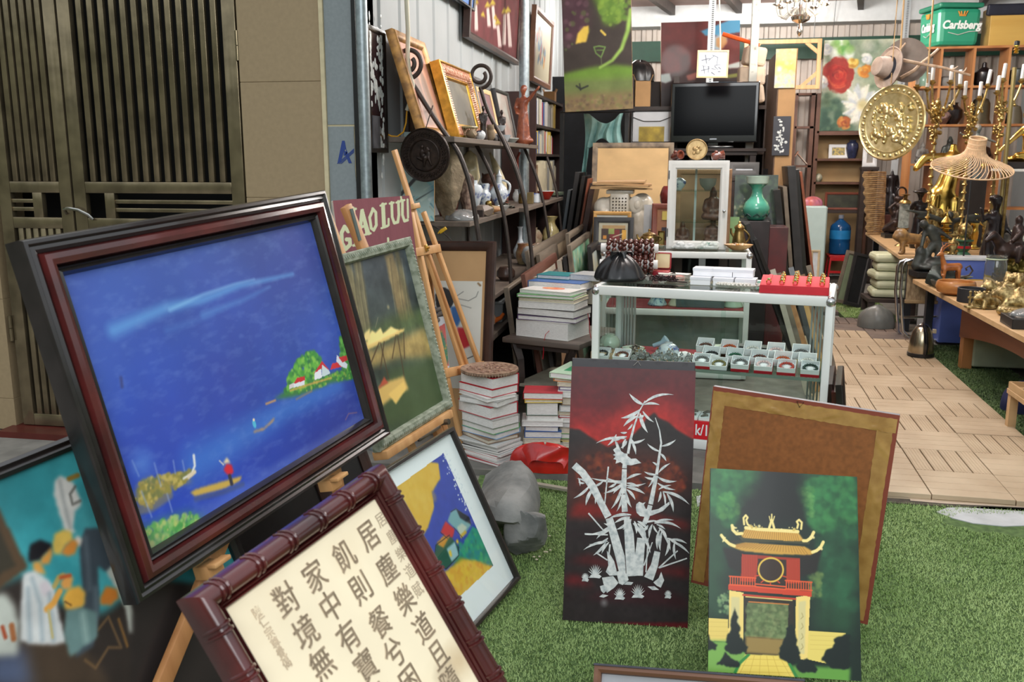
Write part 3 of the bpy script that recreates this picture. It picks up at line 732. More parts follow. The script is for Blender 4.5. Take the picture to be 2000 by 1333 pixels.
b=MB();b.box((W4*.55,-.034,.03),(.16,.012,.012),bev=.002);b.tube([(W4*.78,-.03,.01),(W4*.78,-.03,.05)],.012,10);b.mk('ledge_bolt',N((120,112,100),.4,mt=.9),e2)
# painting of peasants at the far left, leaning behind the blue one
nF=V((.9,-.24,.36)).normalized();e_=V(np.cross(ray(0,905),ray(140,850)));uF=e_.cross(nF).normalized();uF=uF if uF.y>0 else-uF
W5,H5=1.,.92;o5=V(CAM+ray(140,850)*2.42);F5=pfr(o5,uF,nF)@MT((-.66,-H5,0))
t=thing('framed_painting','black framed painting of a family against turquoise, leaning left of the blue lake painting','painting',mat=F5)
MOL(W5,H5,xy(0,-.03,0,.008,.008,.016,.016,.01,.024,.016,.034,.006,.034,-.03)).mk('frame',M_fb,t)
P=Paint(F5,W5-.064,H5-.064,(58,150,158),330,.032,.032);P.mot(.25,6,3);P.mot(.5,5,7,(110,196,200),2.5,.6)
P.po(xy(-20,1150,60,1120,120,1180,200,1200,260,1160,330,1220,420,1340,-20,1400),(48,40,36),.01);P.po(xy(-30,980,0,990,58,1108,0,1152,-30,1160),(86,66,46),.003);P.po(xy(-30,1010,0,1030,35,1105,-30,1140),(58,52,40),.003)
P.po(xy(20,1290,45,1230,130,1240,190,1290,220,1340,40,1345),(70,56,44),.01);P.po(xy(-20,1280,50,1260,70,1345,-20,1345),(80,92,120),.015,.9)
P.ln(xy(170,1290,190,1305,215,1265,240,1265,215,1205,195,1230),(120,92,60),.006,2,.8);P.ln(xy(235,1210,252,1262),(140,100,50),.007,2,.8)
P.po(xy(110,938,122,928,146,942,160,972,162,986,150,998,146,1030,152,1040,132,1042,118,1000,108,965),(206,206,200),.003);P.ln(xy(120,940,128,980,140,1030),(130,136,136),.006,4,.6);P.ln(xy(150,950,140,965,145,985,160,978),(90,90,84),.006,2,.8);P.ln(xy(138,935,155,928),(150,110,40),.012,2,.9)
P.po(xy(158,1060,170,1032,200,1030,222,1060,240,1095,212,1118,194,1105,198,1180,186,1262,150,1285,166,1170,160,1100),(66,76,84),.003);P.ln(xy(170,1050,175,1100,178,1150),(96,108,116),.012,4,.6);P.ln(xy(190,1150,192,1200,180,1250),(100,116,124),.014,4,.6)
P.po(xy(152,1045,164,1052,160,1068,148,1060),(220,204,190),.002)
P.po(xy(210,1116,232,1098,248,1140,262,1185,282,1222,278,1240,256,1236,248,1190,230,1150),(196,200,190),.003)
P.po(xy(105,1065,110,1042,126,1033,142,1038,146,1055,130,1066,122,1082,108,1082),(220,186,90),.002);P.po(xy(122,1082,130,1064,148,1052,156,1062,150,1082,135,1086),(206,134,60),.002)
P.po(xy(58,1090,62,1064,82,1053,104,1062,104,1075,92,1082,82,1094,60,1098),(30,28,32),.002);P.po(xy(92,1082,104,1068,106,1084,100,1102,84,1102,82,1092),(222,156,74),.002);P.po(xy(66,1098,82,1096,92,1122,70,1120),(214,158,78),.002)
P.po(xy(48,1120,70,1114,92,1128,110,1148,118,1200,134,1254,110,1260,60,1258,42,1250,44,1180),(204,206,204),.003);P.po(xy(80,1140,94,1134,104,1150,96,1166,84,1160),(206,196,200),.003)
for l in(xy(66,1130,82,1180,86,1250),xy(58,1150,62,1250),xy(100,1160,108,1250)):P.ln(l,(130,150,160),.008,4,.6)
P.ln(xy(110,1145,118,1128,126,1124),(176,160,96),.012,2);P.po(xy(120,1140,132,1120,146,1128,142,1150,126,1152),(222,158,84),.002);P.ln(xy(122,1128,140,1124),(190,90,50),.008,2)
P.po(xy(126,1168,136,1150,158,1144,170,1158,168,1182,148,1200,130,1188),(226,170,72),.002);P.ln(xy(120,1155,108,1178,95,1190),(222,160,74),.014,2);P.ln(xy(130,1175,142,1182),(90,60,40),.003,1)
P.po(xy(132,1192,160,1186,192,1196,194,1244,140,1284,128,1240),(104,134,132),.004);P.ln(xy(165,1200,172,1250),(150,176,170),.014,5,.7)
P.po(xy(198,1170,210,1145,232,1150,236,1170,218,1182,200,1182),(206,126,50),.003);P.po(xy(-20,1165,14,1158,30,1180,42,1215,38,1280,-20,1284),(186,190,180),.005);P.ln(xy(8,1225,14,1245),(160,70,40),.008,2);P.ln(xy(26,1222,30,1248),(160,100,60),.012,2);P.ln(xy(98,1192,106,1245),(190,176,120),.006,1.5)
P.po(xy(262,1170,300,1130,480,1150,480,1420,255,1420),(42,36,34),.006);P.mot(.1,20,9);P.mk('canvas',t,.4,.1,-.006)
BOX((W5/2,H5/2,-.02),(W5-.04,H5-.04,.012)).mk('back_board',M_back,t)
# shop sign, painted board
F6=pfr(V(CAM+ray(650,392)*3.86),(.7,.71,.035),(.68,-.7,.14));W6=pl(F6,798,370).x;H6=.46;F6=F6@MT((0,-H6,0))
t=thing('sign_board','maroon board with cream hand-painted capitals behind the easels','sign',mat=F6)
P=Paint(F6,W6,H6,(138,82,88),700);P.mot(.06,8,2);P.mot(.05,120,3,None,1,.2)
cream=(214,218,176)
def serif(pts,w=.021):P.ln(pts,cream,w,1.5)
serif(xy(680,452,673,443,667,455,668,475,675,487,684,478,683,468,677,468),.017);serif(xy(689,408,696,478),.02);serif(xy(683,412,695,408),.01);serif(xy(690,480,702,476),.01)
serif(xy(702,462,707,413,720,456),.016);P.po(xy(704,409,710,408,722,455,714,458),cream);serif(xy(704,444,716,441),.012);serif(xy(698,463,707,461),.009);serif(xy(712,459,724,456),.009)
serif(xy(728,410,722,425,725,446,730,450,735,440,734,415,728,408),.013);serif(xy(748,400,750,442),.018);serif(xy(743,402,754,398),.009);serif(xy(745,446,757,442),.009);serif(xy(751,444,759,440,759,428),.01)
serif(xy(765,396,766,424,770,436,777,434,779,420,778,394),.013);serif(xy(761,398,769,396),.009);serif(xy(774,396,781,394),.009);serif(xy(779,396,784,390,783,384),.008)
serif(xy(786,392,786,420,790,432,796,430),.013);serif(xy(796,390,797,425),.01);serif(xy(783,393,790,391),.009);serif(xy(758,466,759,486),.01)
P.mk('face',t,.5,.05,.0);BOX((W6/2,H6/2,-.012),(W6,H6,.02),bev=.003).mk('board',N((190,176,164),.7,var=.15),t)
# tall empty pine easel
F7=pfr(V(CAM+ray(870,600)*4.93),(.238,.97,.059),(.943,-.245,.224))
e3=thing('easel','tall empty pine easel standing between the sign and the brown framed board','easel',mat=F7)
for p,q,w,nm,mt in(((770,293),(905,722),.034,'mast',M_pine),((803,415),(874,742),.03,'leg',M_pine),((827,414),(940,722),.03,'leg',M_pine),((832,483),(919,735),.022,'inner_rail',M_pine_d)):
 a,c=pl(F7,*p,.0 if nm!='mast' else-.012),pl(F7,*q,.0 if nm!='mast' else-.012);MB().bar(to_floor(F7,a,c)if nm!='inner_rail' else c,a,w,.022,(0,0,1),.004).mk(nm,mt,e3)
for p,q,h,nm in(((803,495),(858,485),.045,'cross_bar'),((868,730),(944,714),.05,'cross_bar')):
 a,c=pl(F7,*p,.004),pl(F7,*q,.004);MB().bar(a,c,.024,h,(0,1,0),.004).mk(nm,M_pine,e3)
b=MB();q=pl(F7,833,485,.02);b.box(q,(.02,.035,.012),bev=.002);b.tube([q,q+V((0,0,.02))],.006,8);b.mk('clamp',M_brass,e3)
b=MB();q=pl(F7,810,403,.01);b.box(q,(.07,.028,.03),bev=.004);b.mk('top_clamp',M_pine,e3);q=pl(F7,903,724,.03);b=MB();b.box(q,(.05,.035,.05),bev=.004);b.tube([q,q+V((0,0,.04))],.008,10);b.mk('ledge_block',M_pine_d,e3)
a=pl(F7,840,500,-.02);MB().bar(a,to_floor(F7,a,pl(F7,850,700,-.5)),.03,.02).mk('rear_leg',M_pine_d,e3)
# mother-of-pearl bamboo panel
def rect_frame(BLp,u,n):return pfr(BLp,u,n)
uB=V((.427,.033,-.006));F8=rect_frame((-.366,2.905,.01),uB,(.08,-.97,.23));W8,H8=.43,.885
t=thing('lacquer_panel','dark red lacquer panel inlaid with white bamboo and birds, standing on the turf','lacquer panel',mat=F8)
P=Paint(F8,W8,H8,(78,30,32),640)
z4=lambda pp:zc(pp,1080,680,.4128)
P.grad([z4([(400,60)])[0],z4([(400,320)])[0]],(76,28,30),(92,24,30))
P.po(z4(xy(60,240,120,330,200,420,340,400,420,330,470,290,560,340,700,440,700,400,560,280,470,240,380,290,200,380)),(226,52,40),.04,1);P.po(z4(xy(90,330,150,390,220,430,330,430,420,330,470,300,540,340,690,450,690,480,90,500)),(214,46,36),.02,.9)
P.po(z4(xy(60,380,125,385,190,430,260,470,350,440,420,370,440,335,480,305,500,330,545,350,590,390,650,425,720,460,720,1300,40,1300)),(44,38,38),.003)
P.po(z4(xy(100,520,200,480,400,500,560,520,650,640,400,760,90,760)),(96,42,32),.04,.9);P.dabs(z4(xy(110,540,220,500,380,540,560,520,640,650,500,720,120,700)),[(130,60,36),(70,34,30),(110,46,34),(52,32,30)],n=900,r=.012,a=.5)
for pp,c in((xy(70,800,110,730,240,750,420,770,640,830,640,860,400,800,200,800),(132,34,30)),(xy(70,860,200,850,420,880,640,910,640,960,70,900),(40,30,32)),(xy(70,1010,160,980,260,1010,640,1040,640,1090,300,1040),(96,30,32)),(xy(60,1080,110,1070,200,1130,60,1120),(110,30,34)),(xy(60,1160,120,1190,300,1130,500,1120,640,1200,640,1230,60,1180),(58,28,32))):P.po(z4(pp),c,.012,.85)
P.mot(.14,60,3);P.mot(.1,12,5);P.blob((1180,1178),.018,.02,(150,150,150),.9,.6)
P.mk('lacquer_face',t,.35,.03,.0)
BOX((W8/2,H8/2,-.008),(W8,H8,.015),bev=.002).mk('board',M_fb,t)
pearl=N((214,216,212),.35,c2=(164,172,172),fq=60,ct=.3,lo=.3,hi=.6)
b=MB();pc=[0]
def inlay(pp):
 pc[0]+=1;q=[pl(F8,*p)for p in z4(pp)];b.prism([(v.x,v.y)for v in q],.0012+.00002*(pc[0]%40),z0=.0002)
def leaf(bx,by,tx,ty,w=10,bend=.12):
 dx,dy=tx-bx,ty-by;L=math.hypot(dx,dy);nx,ny=-dy/L,dx/L;bend*=(1 if(bx+tx)%2 else-1);up=[];dn=[]
 for i in range(7):
  s=i/6;wd=w*sin(PI*min(1,s*.9+.08))*.55*(1-.25*s);off=bend*L*4*s*(1-s)*.6
  x,y=bx+dx*s+nx*off,by+dy*s+ny*off;up.append((x+nx*wd,y+ny*wd));dn.append((x-nx*wd,y-ny*wd))
 up[-1]=dn[-1]=(tx,ty);inlay(up+dn[-2::-1])
def stalk(pts,ws):
 L,R=[],[]
 for i,(x,y)in en(pts):
  a=pts[max(i-1,0)];c=pts[min(i+1,len(pts)-1)];d=math.hypot(c[0]-a[0],c[1]-a[1])or 1;nx,ny=-(c[1]-a[1])/d,(c[0]-a[0])/d
  w=ws[i]/2;L.append((x+nx*w,y+ny*w));R.append((x-nx*w,y-ny*w))
 inlay(L+R[::-1])
stalk(xy(100,555,140,590,190,660,225,730,262,800),[34,34,36,32,34]);stalk(xy(266,806,290,890,318,990,330,1070),[34,40,44,30]);stalk(xy(344,500,338,570),[18,22]);stalk(xy(338,574,334,690),[22,26]);stalk(xy(334,694,340,776),[24,28])
stalk(xy(348,800,360,880,372,1080),[26,44,48]);stalk(xy(418,900,408,1000,406,1078),[38,44,40]);stalk(xy(484,330,504,390,512,450,500,530,490,600),[3,6,9,12,14]);stalk(xy(490,604,474,680,462,740),[16,20,22]);stalk(xy(460,745,445,800,432,832),[22,24,22])
stalk(xy(436,250,408,300,384,370,366,440,355,500),[4,6,9,12,12]);stalk(xy(494,964,480,1030,452,1092),[28,34,46]);inlay(xy(255,960,275,985,290,1010,300,1050,305,1076,268,1078,250,1060,262,1030));inlay(xy(300,1060,330,1050,352,1075,358,1098,330,1122,312,1115))
for l in((430,270,360,215,16),(430,262,572,222,13,.2),(430,268,506,270,12,.15),(412,292,320,332,18,.15),(400,322,333,372,16,.12),(412,310,449,402,18),(425,300,478,352,12),(430,320,400,330,16),(376,360,352,388,9),(340,430,203,452,13,.16),(300,410,258,462,12),(350,420,300,420,12),(350,440,320,475,12),(370,440,392,505,13),(366,450,437,430,12),(350,400,318,400,10),(330,420,280,440,10),(345,430,330,480,12),(365,430,385,470,14),(505,490,445,452,11),(515,465,582,434,12),(508,500,536,536,12),(500,590,556,546,11),(495,560,470,540,9),(490,600,430,585,11),(495,610,586,630,14,.2),(490,620,432,610,12),(480,600,450,660,10),(495,640,580,672,12),(520,680,646,742,15,.15),(540,690,570,778,15),(510,680,496,732,12),(520,680,530,752,10),(500,670,560,650,9),(175,650,97,712,13),(190,665,155,746,17),(185,650,114,618,12),(150,640,120,635,9),(195,655,240,628,11),(215,690,200,740,10),(330,640,240,688,14),(325,660,275,762,15),(330,680,300,776,12),(345,680,372,756,15),(350,660,436,692,15),(350,640,408,660,12),(330,640,250,612,13),(330,630,180,616,12,.08),(350,620,420,596,13),(300,640,262,660,12),(345,650,440,640,10),(350,670,390,720,14),(330,650,285,690,12),(370,790,265,806,15),(365,800,290,830,14),(380,830,462,972,20),(385,820,395,880,14),(370,810,330,860,15),(400,820,450,860,14),(400,830,440,890,16),(360,820,300,860,14),(480,830,606,856,13,.2),(480,825,572,815,11),(490,835,532,860,10),(470,835,455,900,13),(475,840,500,880,9),(430,830,500,820,10),(450,840,420,870,14),(290,845,150,885,13),(290,840,205,905,16),(285,850,230,890,14),(290,840,240,830,12),(260,915,143,957,12),(250,920,190,982,13),(250,910,170,930,10),(260,900,210,930,12),(265,920,230,975,11),(515,870,508,962,16),(505,860,494,955,14),(520,880,556,958,12),(560,905,634,926,12),(560,915,646,975,12),(575,920,582,1002,12),(550,905,530,985,14),(540,900,600,940,12),(500,850,540,900,14),(120,615,128,655,8)):leaf(*l)
for p,q,w in(((262,562),(245,735),7),((168,782),(240,865),7),((150,880),(260,885),7),((203,968),(258,1005),7),((440,1062),(450,900),6),((500,1042),(590,960),7),((505,1040),(634,996),7),((430,1030),(470,920),6),((270,930),(262,1000),8)):stalk([p,q],[w,w*.8])
inlay(xy(284,482,300,470,292,440,304,445,322,488,345,505,370,525,392,523,418,545,400,548,370,556,335,552,318,540,296,548,300,530,286,526,296,515,284,506,296,500))
inlay(xy(392,758,394,740,408,728,424,735,438,730,430,742,438,760,455,772,500,762,550,728,552,740,520,772,470,792,440,800,412,796,396,780))
for cx,cy,w in((153,1104,34),(200,1088,60),(316,1190,50),(402,1182,60),(544,1184,32)):
 inlay([(cx-w/2,cy),(cx-w/3,cy-14),(cx,cy-18),(cx+w/3,cy-14),(cx+w/2,cy-6),(cx+w/3,cy+3),(cx,cy)])
 for k in range(9):a=rad(-155+k*16);leaf(cx,cy-8,cx+cos(a)*w*.62,cy-8+sin(a)*w*.95,5,.02)
for pp in(xy(232,1088,285,1080,310,1112,290,1135,255,1160,240,1120),xy(222,1128,250,1120,262,1140,240,1162,228,1150),xy(336,1120,350,1106,380,1110,370,1122),xy(475,1110,500,1090,512,1060,526,1100,510,1135,490,1125),xy(448,1130,480,1128,502,1145,470,1146),xy(218,1178,235,1166,262,1172,240,1182)):inlay(pp)
b.mk('pearl_inlay',pearl,t,NO)
# black panel stacked right behind it
F8b=F8@MT((.006,.03,-.022));t=thing('lacquer_panel','black backed panel showing only as a strip above the bamboo lacquer panel','lacquer panel',mat=F8b)
BOX((W8/2-.006,H8/2,-.007),(W8,H8,.014),bev=.003).mk('board',N((38,36,38),.55,c2=(60,58,60),fq=30,lo=.55,hi=.8),t)
b=MB();b.tube([(.21,H8-.02,.0015),(.225,H8-.004,.0015),(.235,H8-.02,.0015)],.0015,5);b.mk('hanging_wire',N((120,116,110),.4,mt=.8),t)
# lacquer picture of a temple gate
uT=V((.412,.071,-.024));F9=pfr((.083,2.4,.012),uT,(.16,-.9,.4));
q0=pl(F9,1388,915);q1=pl(F9,1674,932);W9=(q1-q0).length;ang=math.atan2(q1.y-q0.y,q1.x-q0.x)
F9=F9@MT((q0.x,q0.y,0))@MR(ang,4,'Z');H9=.585;F9=F9@MT((0,-H9,0))
t=thing('lacquer_panel','glossy green lacquer picture of a yellow and red temple gate standing on the turf','lacquer panel',mat=F9)
P=Paint(F9,W9,H9,(16,34,26),720);z5=lambda pp:zc(pp,1340,740,.445)
P.po(z5(xy(90,380,340,380,330,480,240,540,235,620,180,700,170,1060,60,1050)),(28,66,42),.02);P.po(z5(xy(480,400,760,420,740,1120,560,1110,580,800,620,700,540,640,520,560,490,480)),(30,66,42),.02)
P.dabs(z5(xy(110,400,330,400,330,480,230,560,230,600,180,640,100,560)),[(44,104,60),(28,74,46),(64,130,72),(36,88,52)],n=700,r=.016,a=.35);P.dabs(z5(xy(140,520,200,500,232,560,228,600,150,620)),[(80,140,70),(52,110,60)],n=120,r=.01,a=.5);P.dabs(z5(xy(490,480,560,440,740,440,740,700,620,700,540,630,520,560)),[(48,116,64),(28,76,46),(60,130,70)],n=700,r=.014,a=.35);P.dabs(z5(xy(500,480,560,470,560,620,530,600)),[(96,150,80),(60,120,60)],n=100,r=.008,a=.5);P.dabs(z5(xy(580,700,740,650,735,1000,600,1000)),[(36,84,54),(24,62,40)],n=300,r=.018,a=.4)
P.mot(.2,20,3);P.po(z5(xy(330,400,500,410,520,640,250,640,240,560)),(18,22,20),.02,.9);P.dabs(z5(xy(140,960,190,930,190,1030,150,1030)),[(150,170,120),(100,140,90)],n=80,r=.006,a=.5);P.dabs(z5(xy(540,860,600,850,590,960,545,960)),[(110,130,70),(80,110,60)],n=80,r=.008,a=.4)
P.po(z5(xy(160,740,260,760,250,860,190,830)),(26,24,20),.003);P.po(z5(xy(500,770,600,740,570,850,500,870)),(28,26,22),.003)
Yl,Yd,Rd=(232,204,118),(176,128,50),(196,60,30)
P.po(z5(xy(60,1050,185,1058,185,1155,60,1150)),(222,196,104));P.po(z5(xy(535,1108,700,1118,700,1270,520,1230)),(222,200,104));P.po(z5(xy(50,1150,200,1150,280,1210,230,1320,40,1320)),(118,166,76),.004);P.po(z5(xy(460,1260,720,1270,720,1340,480,1340)),(96,150,62),.004);P.po(z5(xy(260,1210,430,1215,490,1335,480,1345,190,1345,215,1310)),(230,204,96),.002)
for k in range(6):a=z5([(275+k*26,1212),(215+k*52,1340)]);P.ln(a,(200,168,70),.0016,1,.8)
for k in range(4):y=1232+k*28;P.ln(z5([(258-k*12,y),(445+k*14,y+4)]),(200,168,70),.0016,1,.8)
for y in(1068,1088,1108,1128):P.ln(z5([(62,y),(185,y+3)]),(196,168,84),.0012,1,.7);P.ln(z5([(545,y+60),(690,y+66)]),(196,168,84),.0012,1,.7)
P.ln(z5(xy(275,1212,235,1250,205,1310)),(50,130,60),.008,2);P.ln(z5(xy(455,1255,490,1320)),(50,130,60),.008,2)
P.po(z5(xy(250,950,470,960,480,1225,420,1215,260,1210)),(38,34,24));P.po(z5(xy(268,985,450,990,445,1145,262,1132)),(92,108,66));P.dabs(z5(xy(268,1000,300,985,340,1000,380,985,450,1000,445,1140,262,1130)),[(120,140,90),(76,98,56),(140,150,100),(70,84,50)],n=300,r=.008,a=.4);P.po(z5(xy(262,1132,445,1145,420,1215,262,1205)),(146,122,66),.003)
P.po(z5(xy(190,930,252,940,250,1175,186,1160)),Yl);P.po(z5(xy(198,958,236,960,234,1100,196,1100)),(206,194,136),.002);P.po(z5(xy(482,960,545,950,532,1240,478,1225)),Yl);P.po(z5(xy(494,980,526,975,520,1210,490,1205)),(206,194,136),.002)
for k in range(4):P.ln(z5([(508,1030+45*k),(514,1045+45*k),(504,1055+45*k)]),(160,146,90),.002,1)
P.ln(z5(xy(250,950,480,968)),Rd,.005,1);P.ln(z5(xy(262,958,465,974)),Yl,.003,1);P.ln(z5(xy(275,980,450,992)),(200,120,50),.003,1);P.po(z5(xy(186,905,552,935,552,958,186,928)),Rd)
P.po(z5(xy(244,770,500,790,500,900,240,890)),(150,44,22));P.po(z5(xy(316,790,440,795,440,905,305,895)),(46,30,20))
for k in range(9):P.ln(z5([(250+k*7.5,775),(248+k*7.5,870)]),(200,66,34),.0018,1,.8);P.ln(z5([(445+k*6.5,795),(445+k*6.5,890)]),(200,66,34),.0018,1,.8)
c=[(372+54*cos(i*.2),840+52*sin(i*.2))for i in range(33)];P.ln(z5(c),(220,180,70),.005,1.2)
for k in range(5):a=.5+k*.55;P.ln(z5([(372+58*cos(a),840+56*sin(a)),(372+78*cos(a),840+66*sin(a))]),(206,70,36),.003,1)
for x0,x1 in((190,306),(436,552)):
 dy=(x0-190)*.075;P.ln(z5([(x0,868+dy),(x1,876+dy)]),(222,84,40),.004,1);P.ln(z5([(x0,905+dy),(x1,912+dy)]),(222,84,40),.004,1)
 for k in range(11):x=x0+4+k*(x1-x0-8)/10;P.ln(z5([(x,870+dy+k*.8),(x,905+dy+k*.8)]),(222,84,40),.003,1)
P.ln(z5(xy(306,902,436,914)),(222,84,40),.004,1);P.ln(z5(xy(306,914,436,926)),(222,84,40),.004,1)
P.po(z5(xy(206,735,250,722,520,738,560,768,330,762,240,750)),Yd);P.po(z5(xy(170,715,200,735,250,718,500,735,545,770,580,765,560,752,515,738,245,708)),(40,44,32));P.po(z5(xy(188,735,255,720,520,737,565,765,545,775,380,772,245,757)),(198,150,62),.001);P.po(z5(xy(240,690,262,655,490,672,520,714,380,716,255,702)),(206,158,70),.001);P.po(z5(xy(225,690,250,700,520,718,545,715,540,728,245,712)),(60,62,40))
for k in range(26):P.ln(z5([(246+k*10,700+k*.6),(268+k*8.6,660+k*.5)]),(140,92,34),.0016,1,.8);P.ln(z5([(196+k*13.5,738+k*1.3),(250+k*10.4,722+k*.7)]),(140,92,34),.0016,1,.8)
for l,w in((xy(262,655,320,662,430,668,490,672),.01),(xy(255,640,252,612,262,600,270,610,264,622,270,640,290,655),.006),(xy(505,660,508,632,496,620,486,628,492,640,488,656),.006),(xy(202,645,205,665,222,682,245,680),.009),(xy(560,675,548,700,530,712,515,712),.009),(xy(155,688,170,708,190,726,212,735),.009),(xy(602,718,590,742,572,756,555,762),.009),(xy(365,655,376,620,386,655),.007),(xy(376,596,376,620),.004),(xy(365,605,370,625),.003),(xy(388,605,382,625),.003)):P.ln(z5(l),(236,214,136),w,1.2)
P.dabs(z5(xy(268,655,290,632,350,660,400,664,470,650,490,672)),[(240,220,150),(206,176,90)],n=90,r=.004);P.dabs(z5(xy(198,640,222,655,240,690,205,675)),[(240,220,150)],n=20,r=.004);P.dabs(z5(xy(540,700,566,668,560,710)),[(240,220,150)],n=20,r=.004);P.dabs(z5(xy(560,760,606,714,596,756)),[(240,220,150)],n=20,r=.004);P.dabs(z5(xy(150,684,178,700,190,730,160,715)),[(240,220,150)],n=20,r=.004)
tree=(14,28,24)
for pp in(xy(213,1006,224,1040,222,1070,238,1100,236,1130,256,1160,270,1175,262,1205,200,1208,168,1190,178,1150,196,1100,200,1050),xy(78,1098,100,1130,104,1150,134,1165,132,1190,60,1192,60,1130),xy(172,1198,200,1225,235,1250,228,1268,190,1270,135,1255,150,1235),xy(455,1075,480,1110,482,1150,496,1190,500,1240,470,1256,405,1232,410,1200,430,1150,440,1100),xy(530,1228,560,1250,580,1275,570,1290,500,1290,480,1260),xy(690,1125,720,1130,720,1275,640,1270,596,1235,610,1200,640,1180,660,1140)):P.po(z5(pp),tree,.001,1,.012,5,90)
P.mk('lacquer_face',t,.3,.04,.0);BOX((W9/2,H9/2,-.006),(W9,H9,.011),bev=.0015).mk('board',M_fb,t)
# taped back of a board behind it
uK=V((.558,-.124,-.036));F10=pfr((.118,2.98,.16),uK,(-.22,-.975,.03));q0=pl(F10,1393,755);q1=pl(F10,1758,812)
W10=(q1-q0).length;F10=F10@MT((q0.x,q0.y,0))@MR(math.atan2(q1.y-q0.y,q1.x-q0.x),4,'Z');H10=.7;F10=F10@MT((0,-H10,0))
t=thing('taped_board','brown hardboard back of a picture bound with wrinkled tape, behind the temple gate panel','picture',mat=F10)
BOX((W10/2,H10/2,-.012),(W10,H10,.022),bev=.002).mk('panel_edge',N((110,108,112),.5),t)
P=Paint(F10,W10,H10,(132,82,44),400);P.mot(.1,6,3);P.mot(.12,90,4);P.mot(.2,5,11,(150,96,56))
P.ln([(.004,.004),(W10-.004,.004),(W10-.004,H10-.004),(.004,H10-.004),(.004,.004)],(128,62,48),.03,3,.9,local=1)
P.mk('hardboard',t,.6,.0,.0002)
M_tape=N((172,134,74),.28,c2=(150,112,58),fq=20,ct=.5,bu=.15,bscale=14)
rd=RNG(8)
def tape(name,x0,y0,x1,y1,w):
 n=60;m=8;vs_=[];me_b=MB();L=math.hypot(x1-x0,y1-y0);dx,dy=(x1-x0)/L,(y1-y0)/L;nx,ny=-dy,dx
 gx,gy=np.meshgrid(lsp(0,L,n),lsp(-w/2,w/2,m),indexing='ij');z=np.zeros_like(gx)
 for _ in range(16):
  c0=rd.uniform(0,L);c1=rd.uniform(-w/2,w/2);a=rd.uniform(-.9,.9);ln=rd.uniform(.03,.12);th=rd.uniform(.002,.005)
  u_=(gx-c0)*cos(a)+(gy-c1)*sin(a);v_=-(gx-c0)*sin(a)+(gy-c1)*cos(a);z+=.0022*np.exp(-(u_/ln)**2-(v_/th)**2)
 ed=[[rd.uniform(-.0015,.0015)for _ in range(n)]for _ in range(2)];rings=[]
 for i in range(n):
  row=[]
  for j in range(m):
   o_=gy[i,j]+(ed[0][i]if j==0 else ed[1][i]if j==m-1 else 0);row.append(me_b.bm.verts.new((x0+dx*gx[i,j]+nx*o_,y0+dy*gx[i,j]+ny*o_,.001+z[i,j])))
  rings.append(row)
 me_b._faces(rings,NO,NO);return me_b.mk(name,M_tape,t)
tape('tape_strip',.003,H10-.036,W10-.005,H10-.036,.046);tape('tape_strip',.024,.01,.024,H10-.02,.04);tape('tape_strip',W10-.036,.01,W10-.036,H10-.02,.046)
b=MB();q=pl(F10,1563,789);s=.011;b.tube([(q.x-s,q.y+s*.7,.006),(q.x+s,q.y+s*.7,.006),(q.x,q.y-s,.006)],.0016,6,True);b.mk('hanging_ring',N((70,58,46),.35,mt=.9),t)
# the foot of this board stands on a short prop
fz=(F10@V((W10/2,0,0))).z
b=MB();c0=F10@V((W10*.5,0,-.03));b.box((c0.x,c0.y+.06,max(fz,.03)/2-.002),(.42,.1,max(fz,.02)+.0),(0,0,rad(-12)));tag(b.mk('support_block',N((60,54,48),.7),smooth=NO),'low dark block under the taped picture back','block')
# frame lying at the very front
q=[onZ(1162,1300,.14),onZ(1645,1345,.14)];uL=q[1]-q[0];nL=V((-.1,-.78,.62));F11=pfr(q[0],uL,nL);W11=.58;F11=F11@MT((0,-.3,0))
t=thing('framed_picture','brown wooden picture frame with a dark top edge at the bottom of the scene','picture frame',mat=F11)
MOL(W11,.3,xy(0,-.03,0,.01,.012,.014,.02,.006,.022,-.03)).mk('frame',wood('aged_frame_wood',(120,84,62),(92,60,44),.5,0),t)
BOX((W11/2,.301,-.011),(W11+.004,.006,.05),bev=.001).mk('top_edge',N((62,62,70),.7,var=.15,fq=40),t)
BOX((W11/2,.15,-.012),(W11-.03,.27,.004)).mk('print',N((150,152,156),.4,var=.1,fq=5),t)
# dark clutter below the easels: leaning dark frames and rubble
def framed(name,M4,w,h,fw_,fmat,inner,label,cat='picture frame',group=None,d=.022,inz=-.004,back=True,prof=None):
 tt=thing(name,label,cat,mat=M4,group=group)
 MOL(w,h,prof or[(0,-d),(0,.006),(fw_*.2,.012),(fw_*.6,.01),(fw_,.002),(fw_,-d)]).mk('frame',fmat,tt)
 BOX((w/2,h/2,inz-.003),(w-fw_*1.6,h-fw_*1.6,.006)).mk('panel' if not isinstance(inner,Paint)else 'back_board',inner if not isinstance(inner,Paint)else M_back,tt)
 return tt
for i,(p,dist,w,h,wd,lab)in en((((420,1320),3.,.8,.62,76,'dark carved frame leaning low behind the easel legs'),((560,1110),3.35,.7,.6,74,'black frame in shadow under the blue lake painting'))):
 o=onZ(p[0],p[1]+40,.0);o.z=.004
 framed('leaning_artwork',lean(o,wd,22),w,h,.06,M_br,M_black,lab)
